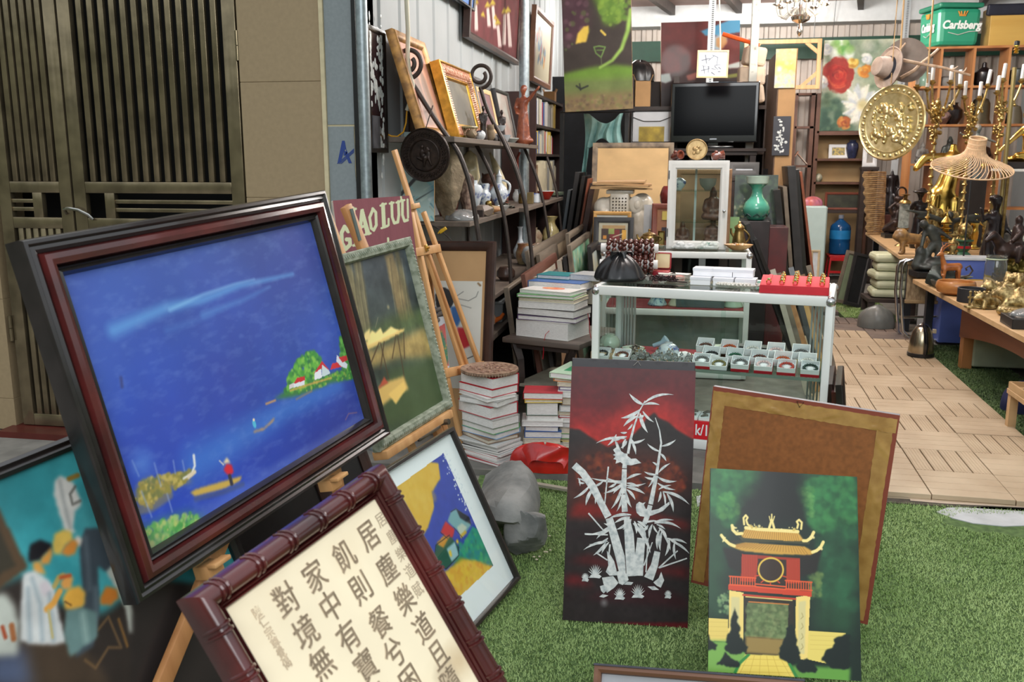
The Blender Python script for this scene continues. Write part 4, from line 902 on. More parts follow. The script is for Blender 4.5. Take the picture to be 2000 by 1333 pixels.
# books, side table, rock
ORD=['topmost','second','third','fourth','fifth','sixth','seventh','eighth','ninth','tenth','eleventh','twelfth','thirteenth','fourteenth','fifteenth','sixteenth','seventeenth','eighteenth','nineteenth']
CN={'red':(176,36,48),'white':(224,222,216),'grey':(150,150,146),'green':(96,156,96),'brown':(132,104,78),'blue':(58,98,160),'teal':(34,130,134),'cream':(216,206,176),'yellow':(226,196,84),'black':(46,44,46),'orange':(214,130,70),'pale green':(178,206,176),'purple':(92,70,110),'light blue':(120,160,200),'silver':(176,180,180),'dark green':(50,84,66)}
def cover(c):return M('book_cover_'+c.replace(' ','_'),CN[c],.4,var=.08,fq=12,ct=.15)
M_page=N((216,208,192),.8,c2=(186,176,158),fq=60,stretch=(1,1,12))
M_page_w=N((228,226,222),.8,c2=(204,202,198),fq=60,stretch=(1,1,12))
def book(base,rot,w,d,h,col,label,group=None,white=True,soft=NO):
 t=thing('book',label,'book',base,rot,group);c=cover(col);th=min(.003,h*.16)if not soft else.0012;o=.004 if not soft else.0005
 b=MB();b.box((0,0,th/2),(w,d,th),bev=.0006);b.box((0,0,h-th/2),(w,d,th),bev=.0006);b.box((-w/2+th/2,0,h/2),(th,d,h-th*.6),bev=.0006);b.mk('cover',c,t,NO)
 b=MB();b.box((th*.5,0,h/2),(w-th-o,d-o*2,h-th*2-.0004));b.mk('pages',M_page_w if white else M_page,t,NO);return t
def stack(x,y,z,items,where,rot0,group,jit=.012,seed=1,drift=(0,0)):
 """items top -> bottom: (colour, thickness, w, d, dr, extra words)"""
 rd=RNG(seed);n=len(items);zz=z;out_=[]
 for k in range(n-1,-1,-1):
  it=items[k];col,h,w,d=it[:4];dr=it[4]if len(it)>4 else 0;ex=it[5]if len(it)>5 else ''
  dx,dy=rd.uniform(-jit,jit)+drift[0]*(n-k)/n,rd.uniform(-jit,jit)+drift[1]*(n-k)/n
  lab=('%s %s, %s in %s'%(col,ex or('magazine' if h<.014 else 'book'),ORD[k]if k else 'topmost',where))if k<n-1 else '%s %s at the bottom of %s'%(col,ex or 'book',where)
  out_.append(book((x+dx,y+dy,zz),rad(rot0+dr+rd.uniform(-3,3)),w,d,h,col,lab,group,col not in('cream','brown','yellow','orange'),h<.014));zz+=h+.0006
 return zz,out_
I1=[('red',.058,.19,.25,0,'hardback'),('red',.042,.19,.26,2),('white',.02,.19,.255,-4),('grey',.03,.19,.25,14,'book with red edges'),('red',.062,.195,.26,2,'thick hardback'),('grey',.045,.19,.25,4),('green',.032,.19,.25,0),('light blue',.03,.19,.25,8),('brown',.022,.2,.24,-6),('silver',.012,.2,.27,8),('grey',.012,.2,.27,10),('white',.012,.2,.27,6),('black',.012,.2,.28,8),('silver',.012,.2,.27,9),('red',.012,.2,.27,6),('white',.012,.21,.28,8),('silver',.012,.2,.28,7),('red',.012,.21,.28,9)]
p0=onZ(945,905,.028)
ztop,bk=stack(p0.x+.03,p0.y+.1,.029,I1,'the carved plate stack',-128,'books stacked under the carved plate',seed=3,drift=(-.035,.02))
# carved round plate on that stack
c=bk[-1].location;t=thing('carved_plate','round carved wooden plate with a beaded rim lying on the tall book stack','plate',(c.x+.0,c.y,ztop))
M_carve=N((156,130,108),.5,c2=(112,86,70),fq=30,bu=.3)
b=MB();b.lathe(xy(.02,.0,.125,.0,.15,.012,.152,.022,.14,.024,.128,.018,.02,.016),48);b.mk('plate_body',M_carve,t)
b=MB()
for i in range(60):a=2*PI*i/60;b.ball((.147*cos(a),.147*sin(a),.012),(.007,.007,.01),6)
b.mk('beaded_rim',M_carve,t)
rd=RNG(2);b=MB()
for i in range(34):
 r=rd.uniform(.01,.11);a=rd.uniform(0,6.3);cx,cy=r*cos(a),r*sin(a);pts=[(cx+.022*cos(u)*(1-u/7),cy+.022*sin(u)*(1-u/7),.019)for u in lsp(0,5,9)];b.tube(pts,.0045,6)
b.mk('carved_scrolls',N((166,136,112),.45,c2=(124,88,74),fq=50),t)
def ribbon(p0_,pts,label):
 b=MB();vs_=[]
 for q in pts:vs_.append((b.bm.verts.new((p0_[0]+q[0]-.002,p0_[1]+q[1],p0_[2]+q[2])),b.bm.verts.new((p0_[0]+q[0]+.002,p0_[1]+q[1]-.002,p0_[2]+q[2]))))
 for i in range(len(vs_)-1):b.bm.faces.new((vs_[i][0],vs_[i+1][0],vs_[i+1][1],vs_[i][1]))
 return b.mk('bookmark_ribbon',N((176,22,40),.5,var=0))
 # two floor stacks behind the red bag
pL=onZ(1045,905,.028);I2=[('red',.036,.21,.16,0,'patterned paperback'),('yellow',.018,.2,.16,6),('dark green',.072,.17,.16,3,'thick book'),('white',.026,.17,.15,0),('white',.03,.22,.16,2,'wide book'),('blue',.03,.18,.15,-4),('blue',.036,.2,.16,3,'hardback'),('cream',.03,.2,.16,0),('grey',.03,.2,.16,2),('cream',.03,.2,.16,0,'paperback')]
stack(pL.x+.005,pL.y+.22,.029,I2,'the low red bag stack',8,'books in the low stack behind the red bag',.006,5)
pR=onZ(1105,905,.028);I3=[('pale green',.03,.22,.3,-16,'book with a green label'),('orange',.018,.22,.28,-8),('cream',.024,.2,.26,-4),('purple',.02,.2,.26,0),('white',.036,.22,.26,2),('brown',.045,.18,.24,0),('silver',.034,.19,.25,3),('cream',.02,.2,.25,0),('red',.016,.2,.25,0),('white',.022,.2,.25,4),('grey',.028,.24,.26,-4),('cream',.032,.2,.25,2),('green',.03,.2,.25,0),('yellow',.016,.2,.25,0),('cream',.03,.2,.25,2),('grey',.03,.2,.25,2)]
zt,bk3=stack(pR.x+.03,pR.y+.3,.029,I3,'the lacquer panel stack',2,'books in the stack next to the lacquer panel',.008,6)
lb=bk3[-1];b=MB();b.box((.01,-.02,.0306),(.13,.12,.0008));b.mk('green_label',N((44,140,92),.5,var=0),lb,NO)
# red plastic bag slumped in front of the stacks
def bag_mesh(name,rx,ry,h,mat,parent=None,seed=1,knot=NO,n=48,m=26,fold=.1,loc=None,prof=None):
 b=MB();rd=np.random.RandomState(seed);ph=rd.rand(12)*6.28;rings=[]
 for i in range(m+1):
  v=i/m;r=(prof or(lambda v:(1-v**2.6)**.5*.96+.04))(v);ring=[]
  for j in range(n):
   a=2*PI*j/n;w=1+fold*(.25+v)*sum(sin((3+2*k)*a+ph[k]+v*2.2*(k%3-1))/(1.6+.5*k)for k in range(7))*.6
   ring.append(b.bm.verts.new((rx*r*w*cos(a),ry*r*w*sin(a),h*v*(1+.06*sin(2*a+ph[8])))))
  rings.append(ring)
 b._faces(rings);return b.mk(name,mat,parent,True,loc,ang=80)
M_redbag=N((200,38,30),.28,c2=(150,20,20),fq=8,ct=.3)
pb=onZ(1060,926,.028);t=thing('plastic_bag','red plastic bag slumped on the ground in front of the low book stacks','bag',(pb.x,pb.y+.075,.029))
bag_mesh('bag_body',.18,.072,.135,M_redbag,t,4,fold=.13)
b=MB();rings=[]
for i in range(9):
 v=i/8;rings.append([b.bm.verts.new((.02+.13*sin(u*2.9-1.4)*(1-.3*v),-.068-.03*v+.01*sin(7*u+v*3),.12-.075*v+.035*cos(u*3.4-1.6)+.01*sin(9*u)))for u in lsp(0,1,16)])
b._faces(rings,NO,NO);b.mk('loose_flap',M_redbag,t)
# dark side table with books on top
q0,q1=onZ(980,660,.52),onZ(1132,676,.52);ang=math.atan2(q1.y-q0.y,q1.x-q0.x);SW=(q1-q0).length;SD=.62
t=thing('side_table','dusty dark wooden side table with curved legs carrying a pile of books','table',(q0.x,q0.y,.03),ang)
M_dustwood=wood('dusty_dark_wood',(112,100,90),(74,64,58),.6,0,12)
M_dw=wood('dark_wood',(66,52,46),(42,34,31),.5,0,12)
b=MB();b.box((SW/2,SD/2,.478),(SW,SD,.035),bev=.008);b.mk('table_top',M_dustwood,t)
for sx_,sy_ in((0,0),(1,0),(0,1),(1,1)):
 x=.065 if not sx_ else SW-.065;y=.05 if not sy_ else SD-.05;s=1 if sx_ else-1
 b=MB();b.tube([(x-s*.0,y,.46),(x-s*.035,y,.36),(x-s*.045,y,.25),(x-s*.02,y,.12),(x+s*.03,y,.0)],[.035,.031,.028,.028,.034],4,flat=.9);b.mk('leg',M_dw,t,NO)
b=MB();b.box((SW/2,SD/2,.2),(SW-.16,SD-.06,.02),bev=.003);b.mk('shelf',N((150,144,128),.8,var=.15),t,NO)
BOX((SW/2,.045,.165),(SW-.16,.02,.05)).mk('stretcher',M_dw,t);BOX((SW/2,.04,.445),(SW-.1,.02,.03)).mk('apron',M_dw,t)
I4=[('white',.022,.34,.24,-4,'magazine with a red picture'),('blue',.05,.36,.24,2,'hardback'),('green',.02,.36,.26,6),('cream',.022,.36,.25,0),('white',.042,.36,.25,4,'thick hardback'),('black',.044,.38,.26,-3,'covered book'),('purple',.028,.38,.26,2),('white',.105,.36,.28,-3,'thick block of bound pages')]
R_=MR(ang,4,'Z');sc=V((q0.x,q0.y,0))+R_@V((SW*.47,.21,0))
# order on the table: magazine on top slides forward, blue and teal behind it
items=[I4[0]]+I4[2:]
zt,bks=stack(sc.x,sc.y,.5265,items,'the side table pile',math.degrees(ang)+2,'books piled on the dark side table',.01,9)
mg=bks[-1];b=MB();b.lathe(xy(.0005,.0226,.075,.0226,.075,.023,.0005,.023),28,(0,0,0),sy=.6);b.mk('cover_picture',N((214,92,66),.5,c2=(226,170,120),fq=30),mg,NO)
book((sc.x+.02,sc.y+.17,zt-.021),ang+.02,.36,.2,.05,'blue','blue hardback lying behind the red and white magazine on the side table','books piled on the dark side table')
book((sc.x-.01,sc.y+.3,zt+.0298),ang+.03,.22,.19,.026,'teal','teal book lying furthest back on the pile on the side table','books piled on the dark side table')
book((sc.x+.2,sc.y+.27,zt+.0298),ang-.03,.2,.2,.036,'silver','silver grey book with a green cover picture beside the teal one','books piled on the dark side table')
book((sc.x+.05,sc.y+.33,zt-.12),ang,.42,.16,.149,'cream','cream boxed volume at the back of the pile on the side table','books piled on the dark side table',NO)
q=onZ(1068,660,.53)
for base,pts,lab in(((q.x,q.y-.02,.53),[(.02,-.0,.05),(.0,-.03,.03),(-.012,-.04,-.03),(-.01,-.04,-.07),(-.014,-.042,-.12)],'red bookmark ribbon hanging over the front edge of the side table'),((sc.x+.215,sc.y-.02,.62),[(0,0,.05),(.014,-.03,.0),(.018,-.04,-.06),(.03,-.05,-.1)],'red bookmark ribbon hanging off the books by the glass case')):
 tag(ribbon(base,pts,lab),lab,'ribbon')
 # grey rock on the turf
def rock(name,n,r,mat,seed,loc,rot=0,parent=None,k=26,rough=.12):
 rd=RNG(seed);b=MB();bmesh.ops.create_icosphere(b.bm,subdivisions=4,radius=1)
 pl_=[]
 for _ in range(k):v=V((rd.gauss(0,1),rd.gauss(0,1),rd.gauss(0,1))).normalized();pl_.append((v,rd.uniform(.55,.9)))
 for v in b.bm.verts:
  d=v.co.normalized();s=1.
  for nn_,h in pl_:
   c_=d.dot(nn_)
   if c_>0:s=min(s,h/c_)
  v.co=d*s
 for v in b.bm.verts:v.co=V((v.co.x*r[0],v.co.y*r[1],v.co.z*r[2]))+V((rd.uniform(-1,1),rd.uniform(-1,1),rd.uniform(-1,1)))*rough*.05*min(r)
 zmin=min(v.co.z for v in b.bm.verts)
 for v in b.bm.verts:v.co.z-=zmin
 return b.mk(name,mat,parent,True,loc,rot,ang=22)
M_rock=N((136,136,132),.8,c2=(96,98,96),fq=7,bu=.35,bscale=30)
q=onZ(1000,1060,.006);t=rock('rock',0,(.15,.36,.155),M_rock,21,(q.x-.06,q.y+.16,.004),rad(14),k=15);tag(t,'large grey rock on the turf beside the village picture','rock')
q=onZ(1022,1092,.006);t=rock('rock',0,(.1,.085,.125),M_rock,8,(q.x+.005,q.y+.045,.004),.9,k=11);tag(t,'smaller pointed grey stone leaning in front of the large rock','rock')
rd=RNG(12)
for i in range(9):
 p=onZ(rd.uniform(1040,1090),rd.uniform(1040,1100),.01);b=MB();b.ball((0,0,0),(.006,.004,.004),6);o=b.mk('stone_chip',N((206,196,170),.8,var=.1),loc=(p.x,p.y,.012));tag(o,'tiny pale stone chip on the turf beside the grey rocks','stone chip','stone chips beside the rocks')
# brown framed board with a poster
F12=pfr(V(CAM+ray(968,472)*5.24),(1.,.02,0),(-.06,-.97,.22));q=pl(F12,800,470);W12=-q.x+.06;H12=1.15;F12=F12@MT((-W12,-H12,0))
t=thing('framed_board','brown framed kraft board with a white poster taped to it, behind the empty easel','notice board',mat=F12)
MOL(W12,H12,xy(0,-.03,0,.01,.01,.02,.03,.016,.05,.004,.055,-.004,.055,-.03)).mk('frame',M_br,t)
BOX((W12/2,H12/2,-.012),(W12-.08,H12-.08,.01)).mk('kraft_panel',N((186,148,104),.8,var=.05,fq=6),t)
a,c=pl(F12,825,548),pl(F12,942,548);pw=c.x-a.x;F13=F12@MT((a.x,a.y-.62,-.0065))
t=thing('poster','white poster of loose black, blue and red shapes taped on the kraft board','poster',mat=F13)
P=Paint(F13,pw,.62,(208,206,196),260);P.mot(.03,8,1)
P.blob((868,585),.062,.07,(52,50,52),.1,1,.3,4);P.po(xy(880,600,892,598,900,625,893,640,884,628),(60,102,160),.002);P.po(xy(843,602,852,600,856,612,846,616),(60,102,160));P.po(xy(893,640,912,640,918,676,905,682,896,662),(186,46,52),.002);P.ln(xy(893,578,905,570),(110,110,106),.004,1);P.ln(xy(896,584,915,588,930,580,934,570),(110,110,106),.004,1);P.ln(xy(900,596,920,602),(120,120,116),.004,1);P.ln(xy(910,702,924,696),(60,60,60),.005,1);P.ln(xy(934,554,938,558),(140,116,84),.012,1);P.ln(xy(836,556,840,558),(140,116,84),.012,1)
P.mk('print',t,.6);BOX((pw/2,.31,-.0012),(pw,.62,.001)).mk('paper',N((206,204,196),.8,var=.02),t)
F14=pfr(V(CAM+ray(828,738)*5.),(.94,.2,.1),(-.1,-.94,.3));t=thing('art_card','white bordered card with a coral and green print behind the easel rails','card',mat=F14)
P=Paint(F14,.15,.34,(226,228,234),260,0,-.02);P.po(xy(846,720,846,645,872,630,890,712),(214,104,100));P.po(xy(850,715,852,655,862,645,878,690,874,712),(84,134,104),.004);P.dabs(xy(850,715,852,655,862,645,878,690),[(200,150,80),(70,120,90)],n=60,r=.006)
P.mk('print',t,.5);BOX((.075,.15,-.002),(.15,.34,.003)).mk('card',N((206,204,196),.8,var=.02),t)
for i,(x0,y0,x1,y1)in en(((838,612,862,603),(840,622,868,611),(842,631,872,619))):
 a,c=V(CAM+ray(x0,y0)*4.97),V(CAM+ray(x1+6,y1-2)*5.08);b=MB();b.tube([a,c],.013,10);o=b.mk('poster_tube',N((104,98,94),.6,var=.15));tag(o,'grey rolled tube, %s of three above the coral card'%('uppermost','middle one','lowest')[i],'tube')
# front glass display case
cA,cB=V((-.485,4.985,0)),V((.76,4.765,0));CW=(cB-cA).length;CA_=math.atan2(cB.y-cA.y,cB.x-cA.x);CDp,CH=.58,.905
FC=MT((cA.x,cA.y,.029))@MR(CA_,4,'Z');FCi=FC.inverted();CH-=.029
t=thing('display_case','white framed glass display case with jewellery, behind the lacquer panels','display case',mat=FC);case1=t
b=MB()
for x in(.02,CW-.02):
 for y in(.02,CDp-.02):b.box((x,y,CH/2),(.04,.036,CH-.02),bev=.006)
for z in(CH-.026,.03):
 h=.052 if z>.5 else.06
 for y in(.02,CDp-.02):b.box((CW/2,y,z),(CW-.06,.038,h),bev=.007)
 for x in(.02,CW-.02):b.box((x,CDp/2,z),(.038,CDp-.06,h),bev=.007)
b.mk('frame',M_wa,t)
b=MB()
for x in(.018,CW-.018):
 for y in(.018,CDp-.018):b.ball((x,y,CH-.028),(.028,.028,.03),14)
b.mk('corner_cap',M('chrome_cap',(190,190,190),.2,mt=.9,var=.1),t)
M_pane=glass_mat('display_glass',(246,251,249))
SHZ=onY(1500,733,4.86).z-.029;
for nm,c_,s_ in(('front_pane',(CW/2,.012,CH/2),(CW-.07,.005,CH-.1)),('side_pane',(.014,CDp/2,CH/2),(.005,CDp-.07,CH-.1)),('side_pane',(CW-.014,CDp/2,CH/2),(.005,CDp-.07,CH-.1)),('top_pane',(CW/2,CDp/2,CH-.004),(CW-.07,CDp-.07,.006))):
 BOX(c_,s_).mk(nm,M_pane,t)
for k,x in en((CW*.27,CW*.75)):BOX((x,CDp-.014-.012*k,CH/2),(CW*.5,.005,CH-.1)).mk('sliding_pane',M_pane,t)
BOX((CW/2,CDp/2,SHZ),(CW-.05,CDp-.05,.008)).mk('glass_shelf',glass_mat('shelf_glass',(232,243,238)),t)
BOX((CW/2,.022,SHZ-.002),(CW-.05,.006,.016)).mk('shelf_edge',N((120,132,122),.2,var=.05),t)
b=MB()
for k in range(5):b.box((CW-.05-.018*k,CDp-.05,CH/2),(.01,.02+.006*(k%2),CH-.1));b.box((.05+.018*k,CDp-.05,CH/2),(.01,.02+.006*(k%2),CH-.1))
b.mk('track',N((190,194,194),.35,mt=.6,var=.06),t,NO)
BOX((CW/2,CDp/2,.058),(CW-.05,CDp-.05,.008)).mk('base_board',N((70,40,44),.5,var=.1),t)
SH=SHZ+.0045
# bracelets in white boxes
M_tray=N((246,246,248),.6,var=.03);M_redbase=N((190,40,52),.5,var=.06)
bead_cols={'black':(28,28,32),'orange':(196,92,48),'green':(40,100,72),'white':(226,222,214),'pink':(226,196,194),'brown':(104,60,46),'red':(196,72,58),'green and orange':(120,110,60),'dark green':(30,58,48),'grey':(110,108,106)}
def bead_mat(c):return M('bead_'+c.replace(' ','_'),bead_cols[c],.18,var=.25,fq=80,ct=.4)
def bracelet_box(loc,rot,col,lab,w=.094,d=.085,red=True,deep=NO,row=None):
 RT=Euler((rad(24),0,rot));loc=loc+V((0,0,.0185+(.028 if 'middle row' in lab else.056 if 'back row' in lab else 0)))
 t=thing('bracelet_box','white %sbox holding a %s bracelet, %s'%('and red ' if red else '',col,lab),'box',loc,RT,'bracelet boxes in the glass case')
 h=.03 if not deep else.045
 if red:BOX((0,0,.009),(w,d,.018)).mk('red_base',M_redbase,t)
 z0=.018 if red else.0
 b=MB();b.box((0,0,z0+.002),(w*.97,d*.97,.004))
 for x in(-1,1):b.box((x*w*.475,0,z0+h/2),(.003,d*.97,h-.002))
 for y in(-1,1):b.box((0,y*d*.475,z0+h/2),(w*.97,.003,h-.002))
 b.mk('tray',M_tray,t,NO);MB().ball((0,0,z0+.009),(w*.2,d*.2,.006),12).mk('cushion',M_tray,t)
 b=MB();n=15
 for i in range(n):a=2*PI*i/n;b.ball((w*.34*cos(a),d*.34*sin(a),0),(.0075,.0075,.0075),8)
 o=b.mk('bracelet',bead_mat(col));o.location=loc+RT.to_matrix()@V((0,0,z0+.0125));o.rotation_euler=RT;tag(o,'%s bead bracelet in its white box, %s'%(col,lab),'bracelet','bracelets in the glass case')
xs_front=[(1376,'grey','next to the lacquer panel edge'),(1409,'green and orange','second from the lacquer panel'),(1451,'grey','third from the lacquer panel'),(1496,'pink','fourth from the lacquer panel'),(1540,'red','second from the case post'),(1585,'dark green','next to the case post')]
rows=[(726,xs_front,'front row',True),(700,[(1408,'black','at the row end'),(1452,'green','second in line'),(1497,'brown','third in line'),(1540,'orange','fourth in line'),(1584,'white','next to the case post')],'middle row',NO),(680,[(1407,'brown','at the row end'),(1450,'orange','second in line'),(1491,'white','third in line'),(1532,'pink','fourth in line'),(1576,'grey','next to the case post')],'back row',NO)]
for y,lst,rn,red in rows:
 for x,c,w_ in lst:
  q=FCi@onZ(x,y+(x-1500)*.045-8,SH+.029);yl={726:.075,700:.16,680:.245}[y];p=FC@V((q.x,yl,SH));bracelet_box(p,CA_,c,'%s, %s'%(rn,w_),red=red and c!='green and orange',deep=not red)
for x,c in((1190,'black'),(1232,'brown')):
 q=FCi@onZ(x,690,SH+.029);p=FC@V((q.x,.11,SH));bracelet_box(p,CA_,c,'far end of the shelf above the lacquer panel',red=NO)
 # boxes of chess-like black cartons
for k,(x,z)in en(((.855,0),(.985,0),(.855,.046),(.985,.046))):
 p=FC@V((x-.03,.335,SH+z));t=thing('carton','small dark carton, %s of four stacked inside the glass case'%('lower left','lower right','upper left','upper right')[k],'box',p,CA_,'dark cartons in the glass case')
 BOX((0,0,.0225),(.125,.09,.0445),bev=.001).mk('carton_body',N((58,62,62),.4,var=.08),t);BOX((.036,-.0455,.022),(.044,.001,.026)).mk('carton_label',N((170,174,170),.5,var=.05),t)
 LA(xy(.006,-.0006,.009,-.0006,.009,.0006,.006,.0006),16,M4=MT((.026,-.0465,.023))@MR(PI/2,4,'X')).mk('label_mark',N((70,74,72),.5,var=0),t,NO)
M_celadon=N((190,204,184),.25,var=.06,fq=20,ct=.5);M_coin=N((120,112,104),.5,mt=.4,var=.3,fq=60)
M_bw=N((222,228,232),.15,c2=(62,84,150),fq=26,ct=.6,lo=.36,hi=.48);M_redcl=N((150,44,54),.85,var=.12,fq=30)
def small(name,label,cat,px,yl,mb_,mat,z=SH,group=None,rot=0,ref=640):
 q=FCi@onZ(px,ref,z+.029);o=mb_.mk(name,mat);o.location=FC@V((q.x,yl,z));o.rotation_euler=(0,0,CA_+rot);return tag(o,label,cat,group)
dish=xy(.004,.002,.03,.002,.065,.012,.068,.015,.062,.014,.03,.006,.004,.006)
BOX((CW*.34,CDp-.16,SH+.001),(CW*.58,.24,.002)).mk('red_cloth_liner',M_redcl,case1)
small('jar','pale celadon jar standing mouth down at the far end inside the case','jar',1246,.4,LA(xy(.05,0,.062,.02,.06,.05,.045,.075,.03,.08,.03,.09,.01,.09),24),M_celadon)
for i,(x,yl)in en(((1290,.41),(1297,.33),(1308,.26))):small('dish','pale green dish with old coins, %s of three in a line in the case'%('furthest','middle one','nearest')[i],'dish',x,yl,LA(dish,28),M_celadon,group='coin dishes in the glass case')
def heap(n,rx,ry,h,r,seed):
 rd=RNG(seed);b=MB()
 for _ in range(n):
  a,u=rd.uniform(0,6.28),rd.random()**.5;M4=MT((rx*u*cos(a),ry*u*sin(a),h*(1-u)*rd.uniform(.5,1)+.003))@Euler((rd.uniform(-.5,.5),rd.uniform(-.5,.5),0)).to_matrix().to_4x4();b.lathe([(.001,-.0012),(r,-.0012),(r,.0012),(.001,.0012)],9,M4=M4)
 return b
for i,(x,yl,nm)in en(((1250,.3,'beside the celadon jar'),(1252,.2,'behind the bracelet boxes'),(1325,.19,'beside the blue and white pot'))):
 o=small('coin_heap','heap of old grey coins %s in the case'%nm,'coins',x,yl,heap(170,.07,.055,.035,.011,i),M_coin);o['kind']='stuff'
for i,(x,yl,s_)in en(((1292,.41,20),(1300,.33,24),(1308,.26,16))):
 o=small('coin_heap','old coins lying in the %s pale green dish'%('furthest','middle','nearest')[i],'coins',x,yl,heap(40,.035,.035,.03,.01,20+i),M_coin,SH+.006);o['kind']='stuff'
small('pot','round blue and white pot standing upside down in the case','pot',1362,.29,LA(xy(.05,0,.062,.02,.06,.05,.04,.072,.022,.08,.022,.086,.01,.086),28),M_bw)
small('pestle','pale blue ceramic handle lying at the back of the case','handle',1341,.43,TU([(-.05,0,.03),(0,0,.05),(.03,0,.075)],[.012,.016,.028],12),N((168,196,212),.2,var=.05))
small('dish','brown bronze bowl with a green dish of rings on top','bowl',1452,.41,LA(xy(.05,0,.075,.01,.08,.03,.07,.045,.075,.05,.085,.055,.08,.058,.01,.05),28),N((104,80,62),.4,mt=.6,var=.2,fq=30))
small('dish','pale dish on two cups beside the dark cartons','dish',1447,.37,LA([(r,z+.05)for r,z in dish],28).lathe(xy(.02,0,.024,.05,.018,.05,.016,0),16),M_celadon)
o=small('ring_heap','grey metal rings heaped on the green dish','rings',1453,.41,heap(30,.045,.04,.05,.016,40),M_coin,SH+.055);o['kind']='stuff'
small('wooden_box','open wooden tray with pale jade pieces in the case','tray',1262,.16,BOX((0,0,.004),(.17,.1,.008)).box((-.085,0,.018),(.006,.1,.036)).box((.085,0,.018),(.006,.1,.036)).box((0,.05,.018),(.17,.006,.036)).box((0,-.05,.018),(.17,.006,.036)),N((184,156,118),.6,var=.1))
for i,dx in en((-16,14)):small('jade_piece','oval pale jade piece in the wooden tray, %s one'%('nearer the far end','nearer the crystals')[i],'jade',1262+dx,.16,MB().ball((0,0,.014),(.034,.022,.007),14),N((206,214,176),.25,var=.05),SH+.008)
# crystal figurines, gilt feet
M_crys=N((235,240,240),.03,trans=.85,var=0,ior=1.5);M_gilt=N((226,178,84),.2,mt=1.,var=.1)
cr=None;rd=RNG(4)
cpos=[(1262+8.6*i+rd.uniform(-3,3),.06+.06*(i%3)+rd.uniform(-.01,.01))for i in range(13)]
for i,(x,yl)in en(cpos):
 q=FCi@onZ(x,690,SH+.029);p=FC@V((q.x,yl,SH))
 if cr is None:
  cr=thing('crystal_figurine','small crystal figurine with gilt feet on the case shelf','figurine',p,.0,'crystal figurines in the glass case')
  b=MB();bmesh.ops.create_icosphere(b.bm,subdivisions=1,radius=.021,matrix=MT((0,0,.03)));bmesh.ops.create_icosphere(b.bm,subdivisions=1,radius=.012,matrix=MT((.016,0,.056)));b.mk('crystal_body',M_crys,cr,NO)
  b=MB();[b.ball((sx_*.01,sy_*.01,.004),(.005,.005,.004),6)for sx_ in(-1,1)for sy_ in(-1,1)];b.tube([(.016,0,.066),(.016,0,.074)],.003,6);b.mk('gilt_feet',M_gilt,cr)
 else:dup(cr,p,rd.uniform(0,6),fq=rd.uniform(.8,1.25))
 # white sheet packs and lower shelf: red price box and grey trinket boxes
small('paper_pack','sheaf of white paper slips beside the dark cartons','paper',1388,.27,BOX((0,0,.012),(.07,.11,.024),(0,0,.4)).box((.01,.01,.027),(.07,.1,.006),(0,0,.7)),M_tray)
tg=thing('price_box','red box with white lettering on the bottom of the case','box',FC@V((.59,.06,.06)),CA_)
BOX((.0,.02,.05),(.4,.16,.1)).mk('box_body',N((206,30,40),.45,var=.04),tg);b=MB();me=text_mesh('k/1',.085,.0006,.0016);b.add(me,MT((.004,-.0615,.024))@MR(PI/2,4,'X')@Matrix.Scale(.72,4,(1,0,0)));b.mk('lettering',N((232,232,232),.5,var=0),tg,NO)
for k in range(2):
 for j in range(2):
  p=FC@V((.572+.065*k,.05+.07*j,.1605));tt=thing('trinket_box','white tray with grey carved trinkets, %s pair on the red price box'%('front' if j==0 else 'rear'),'box',p,CA_,'trinket trays on the red box');BOX((0,0,.008),(.06,.064,.016)).mk('tray',M_tray,tt);TU([(-.018,-.012,.018),(0,.008,.022),(.016,.012,.02)],[.006,.01,.006],8).mk('trinket',M_coin,tt)
# on top of the case
ZT=CH+.029
def top(px,py):
 q=onZ(px,py,ZT);l=FCi@q;l.y=min(max(l.y,.03),CDp-.09);l.x=min(max(l.x,.05),CW-.05);q=FC@l;return V((q.x,q.y,ZT+.001))
M_blackbag=N((30,31,33),.32,var=.2,fq=30,spec=.6)
q=top(1208,553);t=thing('plastic_bag','knotted black plastic bag on the near corner of the glass case','bag',(q.x,q.y+.12,ZT+.001),.2)
def sackp(v):return max(.1,(1-v**1.55)**.62*.98+.02)if v>.1 else.9+.08*v/.1
bag_mesh('bag_body',.15,.12,.15,M_blackbag,t,7,fold=.2,n=72,prof=sackp)
b=MB()
for a,l in((.3,.06),(2.2,.05),(3.6,.055),(5.,.05)):b.tube([(0,0,.137),(.022*cos(a),.022*sin(a),.165),(l*cos(a),l*sin(a),.162),(l*1.25*cos(a),l*1.25*sin(a),.13)],[.012,.012,.016,.004],7,flat=.45)
b.ball((0,0,.15),(.017,.017,.015),9);b.mk('knot',M_blackbag,t)
